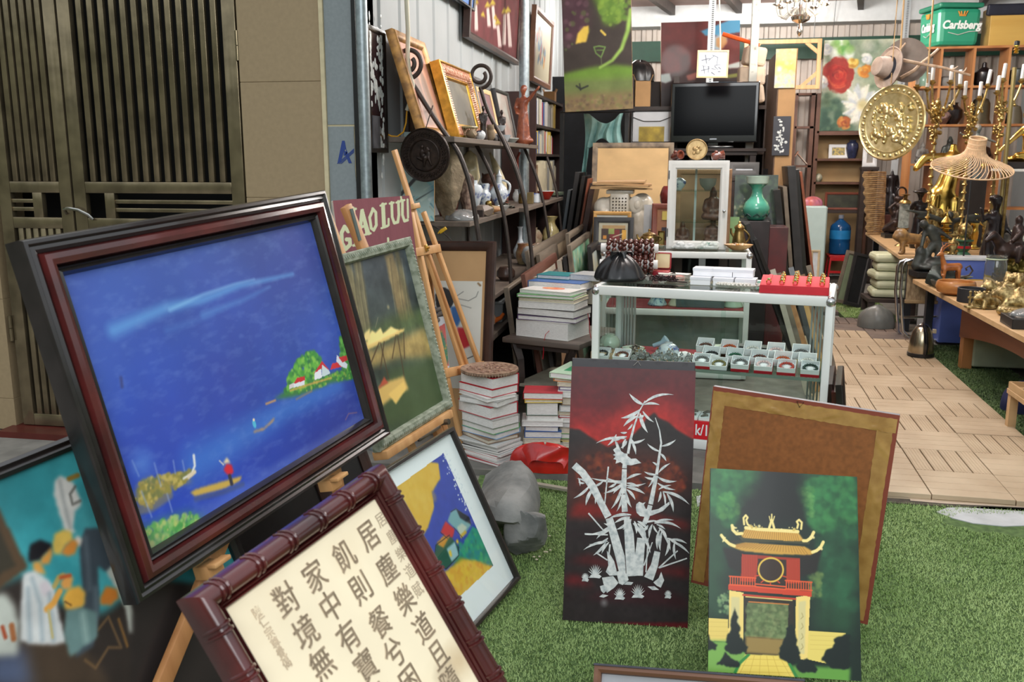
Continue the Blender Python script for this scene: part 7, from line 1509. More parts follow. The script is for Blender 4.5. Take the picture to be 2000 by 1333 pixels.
# middle shelf
p,s=spot(880,428,ZB);o=rock('standing_stone',0,(.13,.1,.3),N((158,142,116),.85,c2=(116,102,82),fq=16,bu=.5,bscale=50),14,(p.x,5.44,ZB),.3,k=16);tag(o,'tall rough tan stone standing on the near end of the middle shelf','stone')
p,s=sat(914,424,-1.36,ZB);o=rock('pierced_rock',0,(.06,.07,.17),N((150,128,112),.8,c2=(80,58,52),fq=30,bu=.6),23,(-1.34,5.62,ZB),.2,k=24);tag(o,'pitted pinkish rock just behind the tall tan stone','stone')
M_tstat=N((206,194,158),.35,c2=(176,160,120),fq=12,ct=.2)
p,s=sat(918,386,-1.47,ZB);p.y=6.25;o=sculpt('white_statue',human(True)+[('c',(-.06,.02,.95),.07,(-.12,.03,.6),.06),('c',(.06,.02,.95),.07,(.12,.03,.6),.06),('e',(0,.0,1.),(.06,.06,.07)),('e',(0,0,.04),(.18,.14,.05))],M_tstat,None,.4,.024,3,(p.x,p.y,ZB));tag(o,'ivory white robed statue on the middle shelf behind the blue and white jars','statue')
vessel('jar','blue and white jar on a dark stand in front of the ivory statue','jar',924,402,ZB+.045,xy(8,0,11,3,19,30,20,38,16,46,9,49,9,55,10,56,1,56),M_bw2,-1.36);tag(BOX((0,0,.022),(.17,.17,.044),bev=.004).mk('jar_stand',M_dw,loc=sat(924,402,-1.36,ZB)[0]),'small dark stand under the blue and white jar','stand')
vessel('jar','smaller blue and white jar with a tall square neck behind the ivory statue','jar',946,378,ZB,xy(6,0,9,4,13,22,13,28,8,34,7,38,9,44,9,48,1,48),M_bw2,-1.5)
def ewer_parts(t,s):TU(arc((16*s,0,22*s),(6*s,0,54*s),(10*s,0,6*s)),2.2*s,8).mk('handle',M_bw2,t);TU([(-15*s,0,22*s),(-22*s,0,34*s),(-20*s,0,46*s)],[3*s,2.2*s,1.6*s],8).mk('spout',M_bw2,t);LA(prof([(5,60),(6,62),(3,66),(1.5,72),(1,74)],s),16).mk('lid',M_bw2,t)
vessel('ewer','pale blue and white ewer with handle and spout on the middle shelf','ewer',975,400,ZB,xy(9,0,8,4,10,8,18,24,18,32,12,42,6,48,5,60,1,60),M_bw2,-1.4,ewer_parts)
p,s=sat(978,372,-1.52,ZB);o=sculpt('wooden_owl',[('e',(0,0,.36),(.24,.2,.36)),('e',(0,-.03,.78),(.22,.2,.2)),('c',(-.16,0,.9),.05,(-.2,0,1.),.02),('c',(.16,0,.9),.05,(.2,0,1.),.02)],N((104,70,56),.5,c2=(70,44,36),fq=40),None,62*s,.04,2,(p.x,7.1,ZB));tag(o,'dark brown wooden owl behind the ewer','carving')
p,s=sat(998,356,-1.48,ZB);p.y=7.3;t=thing('tusk_carving','curved ivory coloured tusk carving on a red block behind the ewer','carving',(p.x,p.y,ZB));BOX((0,0,.03),(.14,.12,.06),bev=.006).mk('red_base',N((96,48,40),.4,var=.1),t);TU([(.03,0,.06),(.02,0,.18),(-.02,0,.3),(-.07,0,.42)],[.05,.045,.032,.006],12).mk('tusk',M_tstat,t)
p,s=sat(1020,382,-1.36,ZB);t=thing('water_pipe','brass bound tobacco pipe with a curved red stem leaning on the middle shelf','pipe',p);LA(prof(xy(7,0,8,4,7,16,5,20,1,20),s),16).mk('brass_bowl',M_bo,t);TU([(0,0,18*s),(-4*s,0,40*s),(-10*s,0,70*s),(-10*s,0,86*s),(-5*s,0,98*s)],[3*s,2.6*s,2.4*s,2.2*s,2.6*s],9).mk('stem',N((140,62,54),.4,var=.1),t)
p,s=sat(955,408,-1.3,ZB);o=sculpt('brass_lion',[('e',(0,0,.4),(.3,.3,.4)),('e',(0,-.1,.8),(.28,.26,.24)),('b',(0,0,.06),(.7,.6,.12))],N((190,160,84),.35,mt=.6,c2=(60,50,34),fq=60),None,26*s,.06,1,p);tag(o,'small speckled gold carving at the front of the middle shelf','carving')
o=rock('stone',0,(.055,.05,.035),N((196,140,92),.4,c2=(206,190,150),fq=14),31,sat(967,410,-1.29,ZB)[0],0,k=9);tag(o,'polished orange stone at the front of the middle shelf','stone')
o=rock('stone',0,(.075,.06,.04),N((128,114,102),.4,var=.12),33,sat(944,420,-1.29,ZB)[0],0,k=9);tag(o,'smooth grey brown stone beside the clear plastic wrap','stone')
vessel('bowl','plain white bowl at the front of the middle shelf','bowl',983,404,ZB,xy(5,0,7,2,13,10,12,10,6,3,1,2),M_porc,-1.29)
p,s=spot(920,432,ZB);o=bag_mesh('plastic_wrap',.1,.12,.06,M('clear_film',(186,188,186),.12,trans=.55,var=.1),None,17,fold=.2,loc=(-1.34,5.48,ZB+.001));tag(o,'crumpled clear plastic wrap on the near end of the middle shelf','plastic wrap')
p,s=sat(932,420,-1.42,ZB);o=sculpt('root_carving',[('c',(0,0,0),.1,(.05,0,.4),.09),('c',(.05,0,.4),.09,(-.02,0,.8),.05),('e',(0,0,.1),(.2,.15,.12)),('c',(0,0,.3),.06,(-.15,0,.6),.04)],N((66,46,42),.5,var=.2),None,.24,.04,2,(p.x+.03,6.05,ZB));tag(o,'small twisted dark root carving beside the blue and white jar','carving')
p,s=sat(985,392,-1.36,ZB);o=heap(30,.07,.06,.06,.022,77).mk('trinket_heap',N((96,94,84),.5,mt=.3,var=.25),loc=(p.x,p.y,ZB));tag(o,'heap of dull metal trinkets in front of the ewer','trinkets',kind='stuff')
p,s=sat(1036,388,-1.28,ZB);tag(BOX((0,0,11*s),(12*s,12*s,22*s),bev=.003).mk('tea_caddy',N((132,116,78),.4,mt=.4,var=.15),loc=p),'dull gold tin between the iron bars on the middle shelf','tin')
vessel('cup','blue and white straight cup beside the red bowl','cup',1046,388,ZB,xy(9,0,10,1,10,17,9,18,9,3,1,2),M_bw2,-1.27)
vessel('bowl','red outside white inside bowl at the far end of the middle shelf','bowl',1066,386,ZB,xy(6,0,8,1,17,16,16,17,7,3,1,2),N((176,44,30),.25,var=.05,ct=.5),-1.28,rim(M_porc,17,16))
for k in range(3):vessel('plate','pale green plate in a stack under and behind the red bowl, %s'%('lowest','middle one','topmost')[k],'plate',1084,384,ZB+.012*k,xy(7,0,17,3,18,4,8,1.5,1,1),M_celadon,-1.3)
vessel('jug','small white jug behind the tin on the middle shelf','jug',1010,382,ZB,xy(6,0,9,8,8,16,5,20,5,24,1,24),M_porc,-1.46)
for i,(px,Y_,hh,mt,lab)in en(((900,5.85,.2,N((132,62,48),.3,var=.15),'rust red vase behind the first iron bar'),(1000,7.6,.18,N((92,92,72),.3,var=.15),'olive jar behind the paired iron bars'),(1060,8.6,.2,N((186,180,156),.3,var=.1),'cream jar behind the red bowl'))):o=LA([(hh*.25,0),(hh*.36,hh*.3),(hh*.38,hh*.6),(hh*.2,hh*.9),(hh*.24,hh),(.002,hh)],22).mk('vase',mt,loc=(-1.53,Y_,ZB));tag(o,lab+' on the middle shelf','vase')
o=tag(LA(xy(.002,0,.19,.0,.2,.012,.17,.02,.002,.012),32,M4=MT((-1.6,6.7,ZB+.205))@MR(rad(76),4,'Y')).mk('wall_plate',N((112,126,118),.3,var=.12,ct=.4)),'grey green plate standing against the wall behind the ewer','plate')
# lowest shelf
vessel('vase','cream and yellow vase with a flared neck on the lowest shelf','vase',1076,470,ZC,xy(9,0,12,4,17,22,15,36,8,48,8,54,14,62,12,62,6,54,1,52),N((208,196,142),.25,c2=(160,140,90),fq=16,ct=.5),-1.27)
vessel('bottle','blue and white long necked bottle on the lowest shelf','bottle',1016,478,ZC,xy(9,0,13,6,14,16,8,28,4,38,4,58,6,62,1,62),M_bw2,-1.4)
vessel('jar','cream and brown banded jar beside the blue and white bottle','jar',1022,500,ZC,xy(10,0,14,10,15,22,11,34,12,40,1,40),N((196,178,134),.3,c2=(130,84,54),fq=9,ct=.4),-1.3)
p,s=sat(1052,494,-1.26,ZC);o=sculpt('ceramic_toad',[('e',(0,0,.4),(.5,.5,.36)),('e',(-.1,-.35,.55),(.3,.24,.22)),('c',(-.4,-.3,.2),.14,(-.5,-.45,.08),.12),('c',(.35,-.35,.2),.14,(.45,-.5,.08),.12),('e',(.35,.2,.3),(.26,.34,.26)),('e',(-.35,.2,.3),(.26,.34,.26)),('e',(-.2,-.5,.7),(.08,.08,.08)),('e',(.05,-.5,.7),(.08,.08,.08))],N((178,132,106),.2,c2=(206,184,160),fq=8,ct=.6),None,38*s,.06,2,p,.4);tag(o,'glossy pinkish brown ceramic toad behind the leaning frames','ceramic')
vessel('jar','round pale painted jar in front of the ceramic toad','jar',1036,515,ZC,xy(8,0,16,10,18,22,14,34,8,38,1,38),N((204,204,196),.25,c2=(120,130,140),fq=12,ct=.5),-1.22)
vessel('jar','brown and cream mottled jar at the back of the lowest shelf','jar',1040,478,ZC,xy(10,0,18,12,20,26,14,36,9,38,10,42,1,42),N((206,196,168),.25,c2=(136,104,84),fq=12,ct=.5),-1.44)
p,s=sat(972,500,-1.36,ZC);tag(BOX((0,0,18*s),(26*s,18*s,36*s),(0,0,.2),bev=.006).mk('tan_tin',N((186,172,124),.5,c2=(150,130,90),fq=6),loc=(p.x,5.9,ZC)),'tan square tin behind the framed kraft board','tin')
vessel('pot','dark brown squat pot beside the tan tin','pot',988,510,ZC,xy(10,0,18,8,18,18,12,26,1,26),N((74,56,48),.3,var=.15),-1.24)
q=onX(992,540,-1.28);s=mpp(q);q.y=6.05;t=thing('plastic_box','grey plastic box on a low crate below the pots','box',(-1.3,6.1,.5));BOX((0,0,.065),(.22,.24,.13),bev=.008,taper=1.06).mk('box_body',N((146,150,150),.5,var=.06),t);BOX((0,0,.137),(.25,.27,.018),bev=.005).mk('lid',N((160,164,164),.5,var=.05),t)
bench('dusty low plank bench along the wall under the shelves',-1.6,-1.16,5.5,7.4,.498,M_sw)
p=V((-1.27,5.78,.499));t=thing('teapot','orange and white glazed teapot on the plank bench behind the framed kraft board','teapot',p);LA(xy(.04,0,.075,.03,.08,.07,.05,.11,.03,.115,.012,.13,.001,.135),24).mk('teapot_body',N((222,206,186),.2,c2=(206,130,50),fq=9,ct=.6),t);TU([(.07,0,.05),(.11,0,.07),(.13,0,.1)],[.018,.013,.01],8).mk('spout',N((190,96,40),.2,var=.1),t)
o=LA(xy(.035,0,.05,.06,.05,.12,.045,.125,.002,.12),22).mk('flower_pot',N((124,60,52),.5,var=.12),loc=(-1.24,6.42,.499));tag(o,'brick red pot on the plank bench below the grey plastic box','pot')
t=thing('spray_bottle','clear spray bottle with a blue label behind the sign','bottle',(-1.57,5.36,ZB));s=mpp(t.location);LA(prof(xy(11,0,12,2,12,40,10,48,5,54,4.5,62,1,62),s),22).mk('bottle_body',N((206,214,212),.08,trans=.6,var=.05),t);LA(prof(xy(12.3,8,12.3,36),s),22,cap=NO).mk('blue_label',N((60,140,180),.4,c2=(226,232,236),fq=30),t);b=MB();b.lathe(prof(xy(5,62,5,68,2,70,2,78,3,80,1,82),s),14);b.box((-6*s,0,79*s),(14*s,4*s,4*s));b.mk('pump',N((216,214,204),.4,var=.03),t)
b=MB();b.box((0,0,0),(.05,.012,.02),(0,-.6,0),bev=.003);b.tube([(-.03,0,-.02),(-.01,0,.005),(.02,0,.012)],.004,6);q=onY(865,450,5.25);o=b.mk('yellow_clip',N((222,176,40),.4,var=.05),loc=q);tag(o,'small yellow clip on the cable under the middle shelf','clip')
tag(TU([onY(*p_,5.26)for p_ in((820,440),(842,440),(856,446),(868,456),(882,470))],.004,6).mk('cable',M_iron),'thin dark cable with a yellow clip under the middle shelf','cable')
# bookcase beyond the shelves
y0,y1=onX(1046,390,-1.33).y,onX(1098,390,-1.33).y;xb=-1.33;ztop=onX(1048,178,xb).z
t=thing('bookcase','dark wooden bookcase of old books beyond the wall shelves','bookcase',(-1.64,y0,.029));BW=y1-y0;bd=xb+1.64;sz=[.35,onX(1052,388,xb).z,onX(1052,300,xb).z,onX(1052,243,xb).z]
for yy in(.015,BW-.015):BOX((bd/2,yy,(ztop-.03)/2),(bd,.03,ztop-.03)).mk('side_panel',N((62,40,36),.5,var=.15),t)
for z in sz+[ztop-.015]:BOX((bd/2,BW/2,z-.029-.012),(bd-.004,BW-.06,.024)).mk('shelf',M_dw,t)
BOX((.008,BW/2,ztop/2-.02),(.012,BW-.06,ztop-.08)).mk('rear_panel',M_dw,t)
rd=RNG(14);cols=['cream','white','cream','red','grey','white','yellow','blue','silver','brown'];rown={1:'bottom row in view',2:'middle row',3:'upper row'}
for r_i in(3,2,1):
 y=y0+.05;k=0;ht=(ztop if r_i==3 else sz[r_i+1]-.02)-sz[r_i]
 while y<y1-.1 and k<17:
  th=rd.uniform(.05,.11);hh=ht*rd.uniform(.68,.92);dd=rd.uniform(.17,.25);c=cols[rd.randrange(len(cols))]if r_i>1 else rd.choice(['cream','brown','cream','grey'])
  b=book((xb-.02-dd/2,y+th/2,sz[r_i]),0,dd,hh,th,c,'%s book upright in the %s of the bookcase'%(c,rown[r_i]),'books in the %s of the bookcase'%rown[r_i],c=='white')
  b.rotation_euler=(PI/2,0,PI);b.location=(xb-.02-dd/2,y,sz[r_i]+hh/2+.0005)
  y+=th+.0025;k+=1
tl=b
carton('carton','brown carton lying on top of the bookcase',1074,188,onX(1070,188,-1.47).y,22,24,20,0,ztop+.001)
# frames leaning in rows against the shelves, facing the aisle
def aislef(label,p0,p1,X,tilt,mat,inner,fw_=.05,cat='picture frame',zb=.03,name='framed_picture'):
 a,c=onX(*p0,X),onX(*p1,X);z=(a.z+c.z)/2;h=(z-zb)/cos(rad(tilt));base=V((X+(z-zb)*math.tan(rad(tilt)),a.y,zb));return framed(name,lean(base,90,tilt),c.y-a.y,h,fw_,mat,inner,label,cat,'frames leaning along the left aisle')
M_df=wood('dusty_grey_frame',(128,116,100),(92,82,70),.6,0,10);M_tan_fr=wood('tan_frame',(160,124,90),(120,90,64),.5,0,10);M_card=N((176,158,130),.8,var=.1)
aislef('dusty wooden frame with the longest top edge, leaning before the ceramic toad',(1030,492),(1106,447),-1.08,9,M_df,M_card,.08)
aislef('dusty grey frame in the second row of leaning frames',(1052,500),(1086,474),-1.03,9,M_df,M_card,.07)
aislef('red brown framed picture with a white mount leaning behind the book table',(1023,535),(1084,495),-1.,10,N((112,74,62),.4,var=.12),N((222,214,196),.7,var=.03),.07)
aislef('black framed glass leaning between the plank bench and the book table',(990,560),(1022,542),-1.1,8,M_df,M_black,.03)
aislef('grey fluted frame behind the book pile',(1056,556),(1090,523),-.92,9,N((112,108,106),.4,mt=.3,var=.1),N((222,214,196),.7,var=.03),.05)
aislef('tan wooden frame behind the book pile',(1072,558),(1112,523),-.86,9,M_tan_fr,M_tan_fr,.05)
aislef('dark frame with its corner joint showing above the green painting',(1109,458),(1146,433),-.92,7,M_df,M_black,.05)
aislef('slim black frame behind the green painting',(1104,503),(1130,480),-.86,8,M_bf,M_card,.04)
aislef('pale grey moulding frame leaning in the middle of the row',(1093,510),(1108,497),-.9,8,N((176,166,150),.5,var=.1),M_card,.05)
a,c=onX(1112,480,-.83),onX(1150,456,-.83);tz=a.z;F_=lean(V((-.83+(tz-.03)*math.tan(rad(7)),a.y,.03)),90,7);w,h=c.y-a.y,(tz-.03)/cos(rad(7));t=thing('framed_painting','framed green and white leafy painting leaning beside the glass case','painting',mat=F_)
MOL(w,h,xy(0,-.02,0,.01,.02,.016,.05,.006,.05,-.02)).mk('frame',M_df,t);P=Paint(F_,w-.08,h-.08,(150,184,156),120,.04,.04);P.mot(.3,8,3);P.dabs(xy(1100,470,1170,450,1170,640,1100,640),[(92,156,116),(190,204,176),(110,176,140),(206,196,150),(140,190,206),(80,140,100)],n=900,r=.04,a=.6);P.po([(w*.5,.05),(w-.05,.05),(w-.05,h*.35),(w*.6,h*.3)],(204,190,140),.05,.7,local=1);P.mk('canvas',t,.5);backing(w,h,t)
aislef('black framed pale blue picture nearest the glass case',(1152,486),(1172,462),-.7,6,M_bf,N((150,186,206),.5,c2=(200,190,150),fq=2.5),.06)
# boards standing on edge in the recess
def edgeb(name,label,top_,bot,Y,dY,th,mat,group=None,cat='board',zb=.03):
 a,c=onY(*bot,Y),onY(*top_,Y);d=(a-c);k=(a.z-zb)/max(-d.z,1e-3);a=a+d*k;a.z=zb;t=thing(name,label,cat,(a.x,Y,zb),0,group)
 v=V((c.x-a.x,0,c.z-zb));L=v.length;v.normalize();R=Matrix((v.cross(V((0,1,0)))*-1,V((0,1,0)),v)).transposed();sx_=abs(th*v.x)/2*0
 BOX(v*(L/2)+V((0,dY/2,th*abs(v.x)/2+.001)),(th,dY,L),R,bev=.002).mk('board',mat,t);return t
for i,(tp,bt,th,mt,lab)in en((((1112,372),(1100,455),.03,N((116,126,132),.5,var=.1),'blue grey board edge standing first in the dark recess'),((1128,338),(1108,470),.045,M_bf,'black board standing second in the dark recess'),((1140,345),(1120,470),.035,M_fb,'black board standing third in the dark recess'),((1150,350),(1130,468),.022,N((140,78,52),.5,var=.1),'sienna brown board edge standing in the dark recess'),((1158,360),(1138,468),.05,M_br,'dark brown board standing last in the dark recess'),((1166,420),(1150,470),.02,M_df,'short grey board before the elephant stool'))):edgeb('leaning_board',lab,tp,bt,9.3-.22*i,.7,th,mt,'boards standing in the dark recess')
# right side: shelves, tables, statues
M_ply=wood('table_ply',(206,172,128),(182,146,102),.5,0,8);M_blkleg=N((30,32,38),.4,var=.1)
Z1,Z2=.72,.6
def table(label,x0,y0,x1,y1,z,rot,th=.03,mat=None):
 t=thing('table',label,'table',(x0,y0,0),rot);w,d=x1-x0,y1-y0;BOX((w/2,d/2,z-th/2),(w,d,th),bev=.002).mk('table_top',mat or M_ply,t)
 for x in(.12,w-.12):
  for y in(.12,d-.12):BOX((x,y,(z-th)/2),(.06,.06,z-th)).mk('leg',M_blkleg,t)
 BOX((w/2,d/2,z-th-.03),(w-.2,d-.2,.05)).mk('under_frame',M_blkleg,t);return t
table('pale plywood table crowded with black statues, the further of two',1.965,8.91,3.9,11.85,Z1,rad(-4.5))
table('pale plywood table with brass toads and wooden bowls, the nearer of two',1.92,5.15,3.3,8.15,Z2,0,.035)
def on1(px,py):p=onZ(px,py,Z1+.001);return p,mpp(p)
def on2(px,py):p=onZ(px,py,Z2+.001);return p,mpp(p)
def sta(px,py,Y,z):
 p=onY(px,py,Y);p.z=z;return p,mpp(p)
M_bbz=N((46,40,42),.3,mt=.35,c2=(26,22,24),fq=12,ct=.2);M_rbz=N((66,52,48),.35,mt=.4,c2=(36,28,27),fq=14);M_gs=N((230,200,112),.22,mt=1.,c2=(206,166,76),fq=7);M_bst=N((200,178,120),.35,mt=.9,c2=(110,88,48),fq=40,bu=.3);M_verd=N((74,80,76),.45,mt=.3,c2=(44,44,42),fq=12)
def fig(name,label,cat,parts,mat,px,py,Y,z,hpx,vox=.024,sm=3,rot=0,group=None):
 p,s=sta(px,py,Y,z);o=sculpt(name,parts,mat,None,hpx*s,vox,sm,p,rot);return tag(o,label,cat,group)
 # -- statues on the further table
p,s=on1(1724,456);t=thing('statue_plinth','red brown box plinth under the headless black statue','plinth',(p.x+.06,p.y+.02,Z1+.001));BOX((0,0,.115),(.22,.22,.23),bev=.006).mk('plinth',N((72,42,38),.4,var=.15),t);BOX((0,0,.245),(.18,.18,.03),bev=.004).mk('black_base',M_black,t);pl0=t.location.copy()
o=sculpt('statue',human(True,((-1,(-.15,0,.58),(-.13,-.03,.42)),(1,(.15,0,.58),(.13,-.03,.42))),head=NO)+[('e',(.08,-.03,.05),(.16,.12,.06)),('c',(.05,-.08,.35),.06,(.12,-.1,.06),.08),('c',(0,0,.84),.03,(0,0,.9),.02)],M_bbz,None,.55,.022,3,pl0+V((0,0,.261)),.2);tag(o,'headless black statue of a draped woman on a red brown plinth','statue')
fig('statue','black statue of a slender woman in a wide hat, beside the headless one','statue',human(True,((-1,(-.14,-.02,.66),(-.08,-.06,.8)),(1,(.12,-.02,.6),(.05,-.08,.52))),[('e',(0,0,.97),(.14,.14,.03)),('e',(.02,0,1.),(.07,.07,.04))]),M_bbz,1792,455,9.75,Z1+.001,112,.022,3,-.2)
p,s=on1(1750,466);t=thing('statue_plinth','black slab under the seated woman with a jar','base',(p.x,p.y+.12,Z1+.001));BOX((0,0,.025),(.24,.22,.05),bev=.004).mk('slab',M_black,t)
o=sculpt('statue',[('e',(0,0,.16),(.3,.28,.17)),('c',(-.12,-.1,.12),.12,(.2,-.28,.1),.1),('c',(0,0,.25),.16,(.06,0,.58),.14),('e',(.08,-.02,.74),(.11,.12,.13)),('c',(.16,0,.56),.07,(.26,-.1,.36),.06),('c',(-.1,0,.56),.07,(-.2,-.05,.7),.05),('c',(-.2,-.05,.7),.05,(-.02,-.02,.86),.04),('e',(.05,.0,.97),(.13,.12,.09)),('c',(-.26,0,.1),.09,(-.05,-.2,.3),.1)],M_rbz,None,.4,.03,3,t.location+V((0,0,.051)),.1);tag(o,'dark bronze seated woman carrying a jar on a black slab','statue')
o=TU([(.055*cos(a),0,.055*sin(a))for a in lsp(0,2*PI,25)[:-1]],.011,8,True).mk('bronze_ring',M_rbz,loc=t.location+V((.05,.02,.51)),rot=.3);tag(o,'dark bronze ring shaped handle rising behind the seated woman','ring')
M_lion=N((158,122,72),.4,c2=(102,76,50),fq=18,ct=.2)
fig('lion','tan gilt carved lion standing at the edge of the further table','carving',[('c',(-.25,0,.62),.26,(.45,0,.58),.2),('e',(-.42,-.02,.74),(.3,.3,.3)),('e',(-.62,-.06,.7),(.16,.18,.15)),('c',(-.35,-.15,.5),.12,(-.42,-.2,.06),.09),('c',(-.3,.15,.5),.12,(-.2,.16,.06),.09),('c',(.42,-.12,.5),.13,(.52,-.16,.06),.09),('c',(.42,.14,.5),.13,(.34,.16,.06),.09),('c',(.55,0,.6),.06,(.85,.0,.75),.04),('e',(-.45,-.26,.05),(.14,.12,.05)),('e',(.5,-.2,.05),(.14,.12,.05))],M_lion,1779,471,9.12,Z1+.001,48,.05,2,.15)
# bamboo matting
p,s=on1(1712,462);b=MB()
for k in range(46):zz=k*.016;b.tube([(-.1-.002*k+.01*sin(k),-.02,zz+.01),(.02-.001*k,.0,zz+.012+.006*(k%3)),(.11-.0006*k,.06,zz+.01)],.0075,5)
o=b.mk('bamboo_mat',N((176,148,104),.6,c2=(126,98,66),fq=22),loc=(p.x+.02,p.y+.2,Z1+.001));tag(o,'standing roll of dry bamboo matting at the corner of the further table','mat')
p,s=sta(1771,385,9.9,Z1);t=thing('lantern','pale paned brass lantern between the two tall black statues','lantern',(p.x,9.95,Z1+.001));BOX((0,0,.31),(.085,.085,.25),bev=.004).mk('lantern_body',N((176,182,176),.3,c2=(120,126,120),fq=30),t);LA(xy(.07,0,.05,.02,.015,.04,.015,.14,.05,.17,.062,.185),18).mk('foot',M_bo,t);LA(xy(.062,.435,.05,.46,.015,.48,.02,.51,.05,.525,.002,.53),18).mk('cap',M_bo,t)
# eagle with spread wings
fig('eagle','black bronze eagle with wide spread wings behind the brass pagoda','statue',[('e',(0,0,.42),(.12,.14,.24)),('e',(0,-.06,.72),(.08,.1,.09)),('c',(0,-.12,.72),.04,(0,-.22,.68),.02),('c',(-.1,0,.6),.06,(-.45,.02,.74),.05),('c',(-.45,.02,.74),.05,(-.86,.02,.82),.02),('c',(-.3,0,.66),.05,(-.6,.02,.66),.03),('c',(.1,0,.6),.06,(.45,.02,.7),.05),('c',(.45,.02,.7),.05,(.86,.02,.68),.02),('c',(.3,0,.62),.05,(.6,.02,.58),.03),('c',(0,.05,.3),.08,(.02,.16,.04),.1),('b',(0,0,.04),(.3,.25,.08)),('c',(-.05,0,.3),.05,(-.2,.05,.45),.04),('c',(0,0,.02),.14,(0,0,.3),.07)],M_verd,1852,430,9.5,Z1+.001,96,.03,2)
# brass pagoda
p,s=sta(1848,440,9.35,Z1+.001);t=thing('pagoda','small many tiered brass pagoda on the further table','pagoda',p);b=MB()
for k in range(7):z=(6+k*8)*s;w=(14-k*.7)*s;b.lathe([(w*.55,z-5*s),(w*.55,z),(w,z),(w*.98,z+1.2*s),(w*.6,z+3.2*s)],6)
b.mk('tier',M_gs,t,NO);LA(prof(xy(8,58,11,58,5,66,2.5,69,3,72,1.5,76,1.8,78,.3,88),s),12).mk('spire',M_gs,t);LA(prof(xy(15,0,15,3,8,5),s),6).mk('pagoda_base',M_gs,t,NO)
fig('pig','black carved pig in front of the brass pagoda','carving',[('c',(-.3,0,.58),.34,(.5,0,.58),.36),('c',(-.5,0,.5),.22,(-.8,-.02,.42),.12),('c',(-.45,-.18,.8),.06,(-.5,-.24,.95),.04),('c',(-.45,.18,.8),.06,(-.5,.24,.95),.04)]+[('c',(x,y,.35),.1,(x,y,.05),.07)for x in(-.35,.5)for y in(-.2,.2)],N((52,54,60),.35,var=.1),1850,455,9.1,Z1+.001,27,.07,2,.1)
p,s=sta(1882,482,9.02,Z1+.001);t=thing('incense_burner','brass incense burner ball on a green and red painted stand','incense burner',p)
LA(prof(xy(16,0,14,3,8,8,13,14,14,17,8,22,9,26,17,29,17,31,1,31),s),24).mk('painted_stand',N((56,100,76),.4,var=.1),t);LA(prof(xy(10,12,14,15,14,18,10,20),s),24,cap=NO).mk('red_band',N((176,40,44),.4,var=.05),t);LA(prof(xy(6,31,5,35,11,40,13.5,48,12,56,6,62,3,64,2,70,.3,80),s),24).mk('ball',M_bst,t);b=MB();[b.ball((10*s*cos(a),10*s*sin(a),zz*s),3.4*s,7)for a in lsp(0,6.28,9)[:-1]for zz in(44,52)];b.mk('openwork',M_bst,t)
def cluster(n,rx,ry,h,r,seed):
 rd=RNG(seed);return[('e',(rd.gauss(0,rx*.5),rd.gauss(0,ry*.5),rd.uniform(r,h)),(r*rd.uniform(.6,1.4),r*rd.uniform(.6,1.2),r*rd.uniform(.6,1.5)))for _ in range(n)]+[('c',(0,0,0),rx*.45,(0,0,h*.8),rx*.3),('b',(0,0,.02),(rx*1.8,ry*1.6,.06))]
for i,(px,py,Y,hpx,mt,lab)in en(((1826,405,9.9,78,M_bst,'ornate brass figure group behind the basket, left of the pagoda'),(1872,400,10.,72,M_bst,'ornate brass figure group behind the incense burner'),(1908,420,9.7,70,M_gs,'shiny golden dancing figure between the incense burner and the black warrior'),(1925,410,10.1,70,M_bst,'brass carved group at the back behind the golden dancing figure'))):
 fig('brass_statue',lab,'statue',cluster(26,.42,.3,.9,.12,40+i)if i!=2 else human(NO,((-1,(-.16,0,.66),(-.2,-.05,.82)),(1,(.17,0,.7),(.26,-.05,.62))))+[('e',(0,0,.03),(.2,.16,.04))],mt,px,py,Y,Z1+.001,hpx,.035,1,.2*i)
p,s=sta(1806,425,9.5,Z1+.001);t=thing('basket','small tan handled basket holding a white jug behind the lion','basket',p);LA(prof(xy(9,0,14,8,13,20,10,24,9,22,1,20),s),22).mk('basket_body',M('tan_wicker',(178,152,112),.6,c2=(130,104,72),fq=60),t);TU(arc((-10*s,0,22*s),(10*s,0,22*s),(0,0,14*s)),1.4*s,7).mk('handle',MATS['tan_wicker'],t)
fig('dark_statue','black bronze warrior with a raised arm behind the glass jar','statue',human(NO,((-1,(-.17,-.02,.7),(-.26,-.08,.86)),(1,(.16,0,.62),(.2,-.1,.5))))+[('c',(.05,.05,.78),.09,(.08,.1,.25),.16),('e',(0,0,.03),(.26,.2,.05)),('e',(0,.02,.98),(.09,.09,.05))],M_bbz,1936,500,8.6,Z2+.001,150,.024,3,.3)
fig('rider_statue','dark bronze horse and rider behind the glass jar, at the table edge','statue',[('c',(-.2,0,.5),.14,(.25,0,.5),.15),('c',(-.22,0,.55),.1,(-.38,-.02,.74),.07),('c',(-.38,-.02,.76),.06,(-.5,-.03,.66),.04),('c',(.28,0,.5),.05,(.42,0,.3),.03),('c',(0,0,.6),.09,(.02,0,.84),.09),('e',(.02,0,.98),(.06,.07,.08)),('c',(.02,-.1,.8),.04,(-.12,-.1,.66),.03),('c',(0,-.14,.56),.06,(-.04,-.16,.34),.04),('e',(.3,.04,.86),(.12,.1,.12)),('c',(.1,0,.8),.06,(.3,.04,.86),.05)]+[('c',(x,y,.42),.06,(x*1.1,y,.04),.035)for x in(-.2,.22)for y in(-.09,.09)]+[('b',(0,0,.02),(.6,.3,.04))],M_rbz,1978,530,8.1,Z2+.001,122,.024,2,.25)
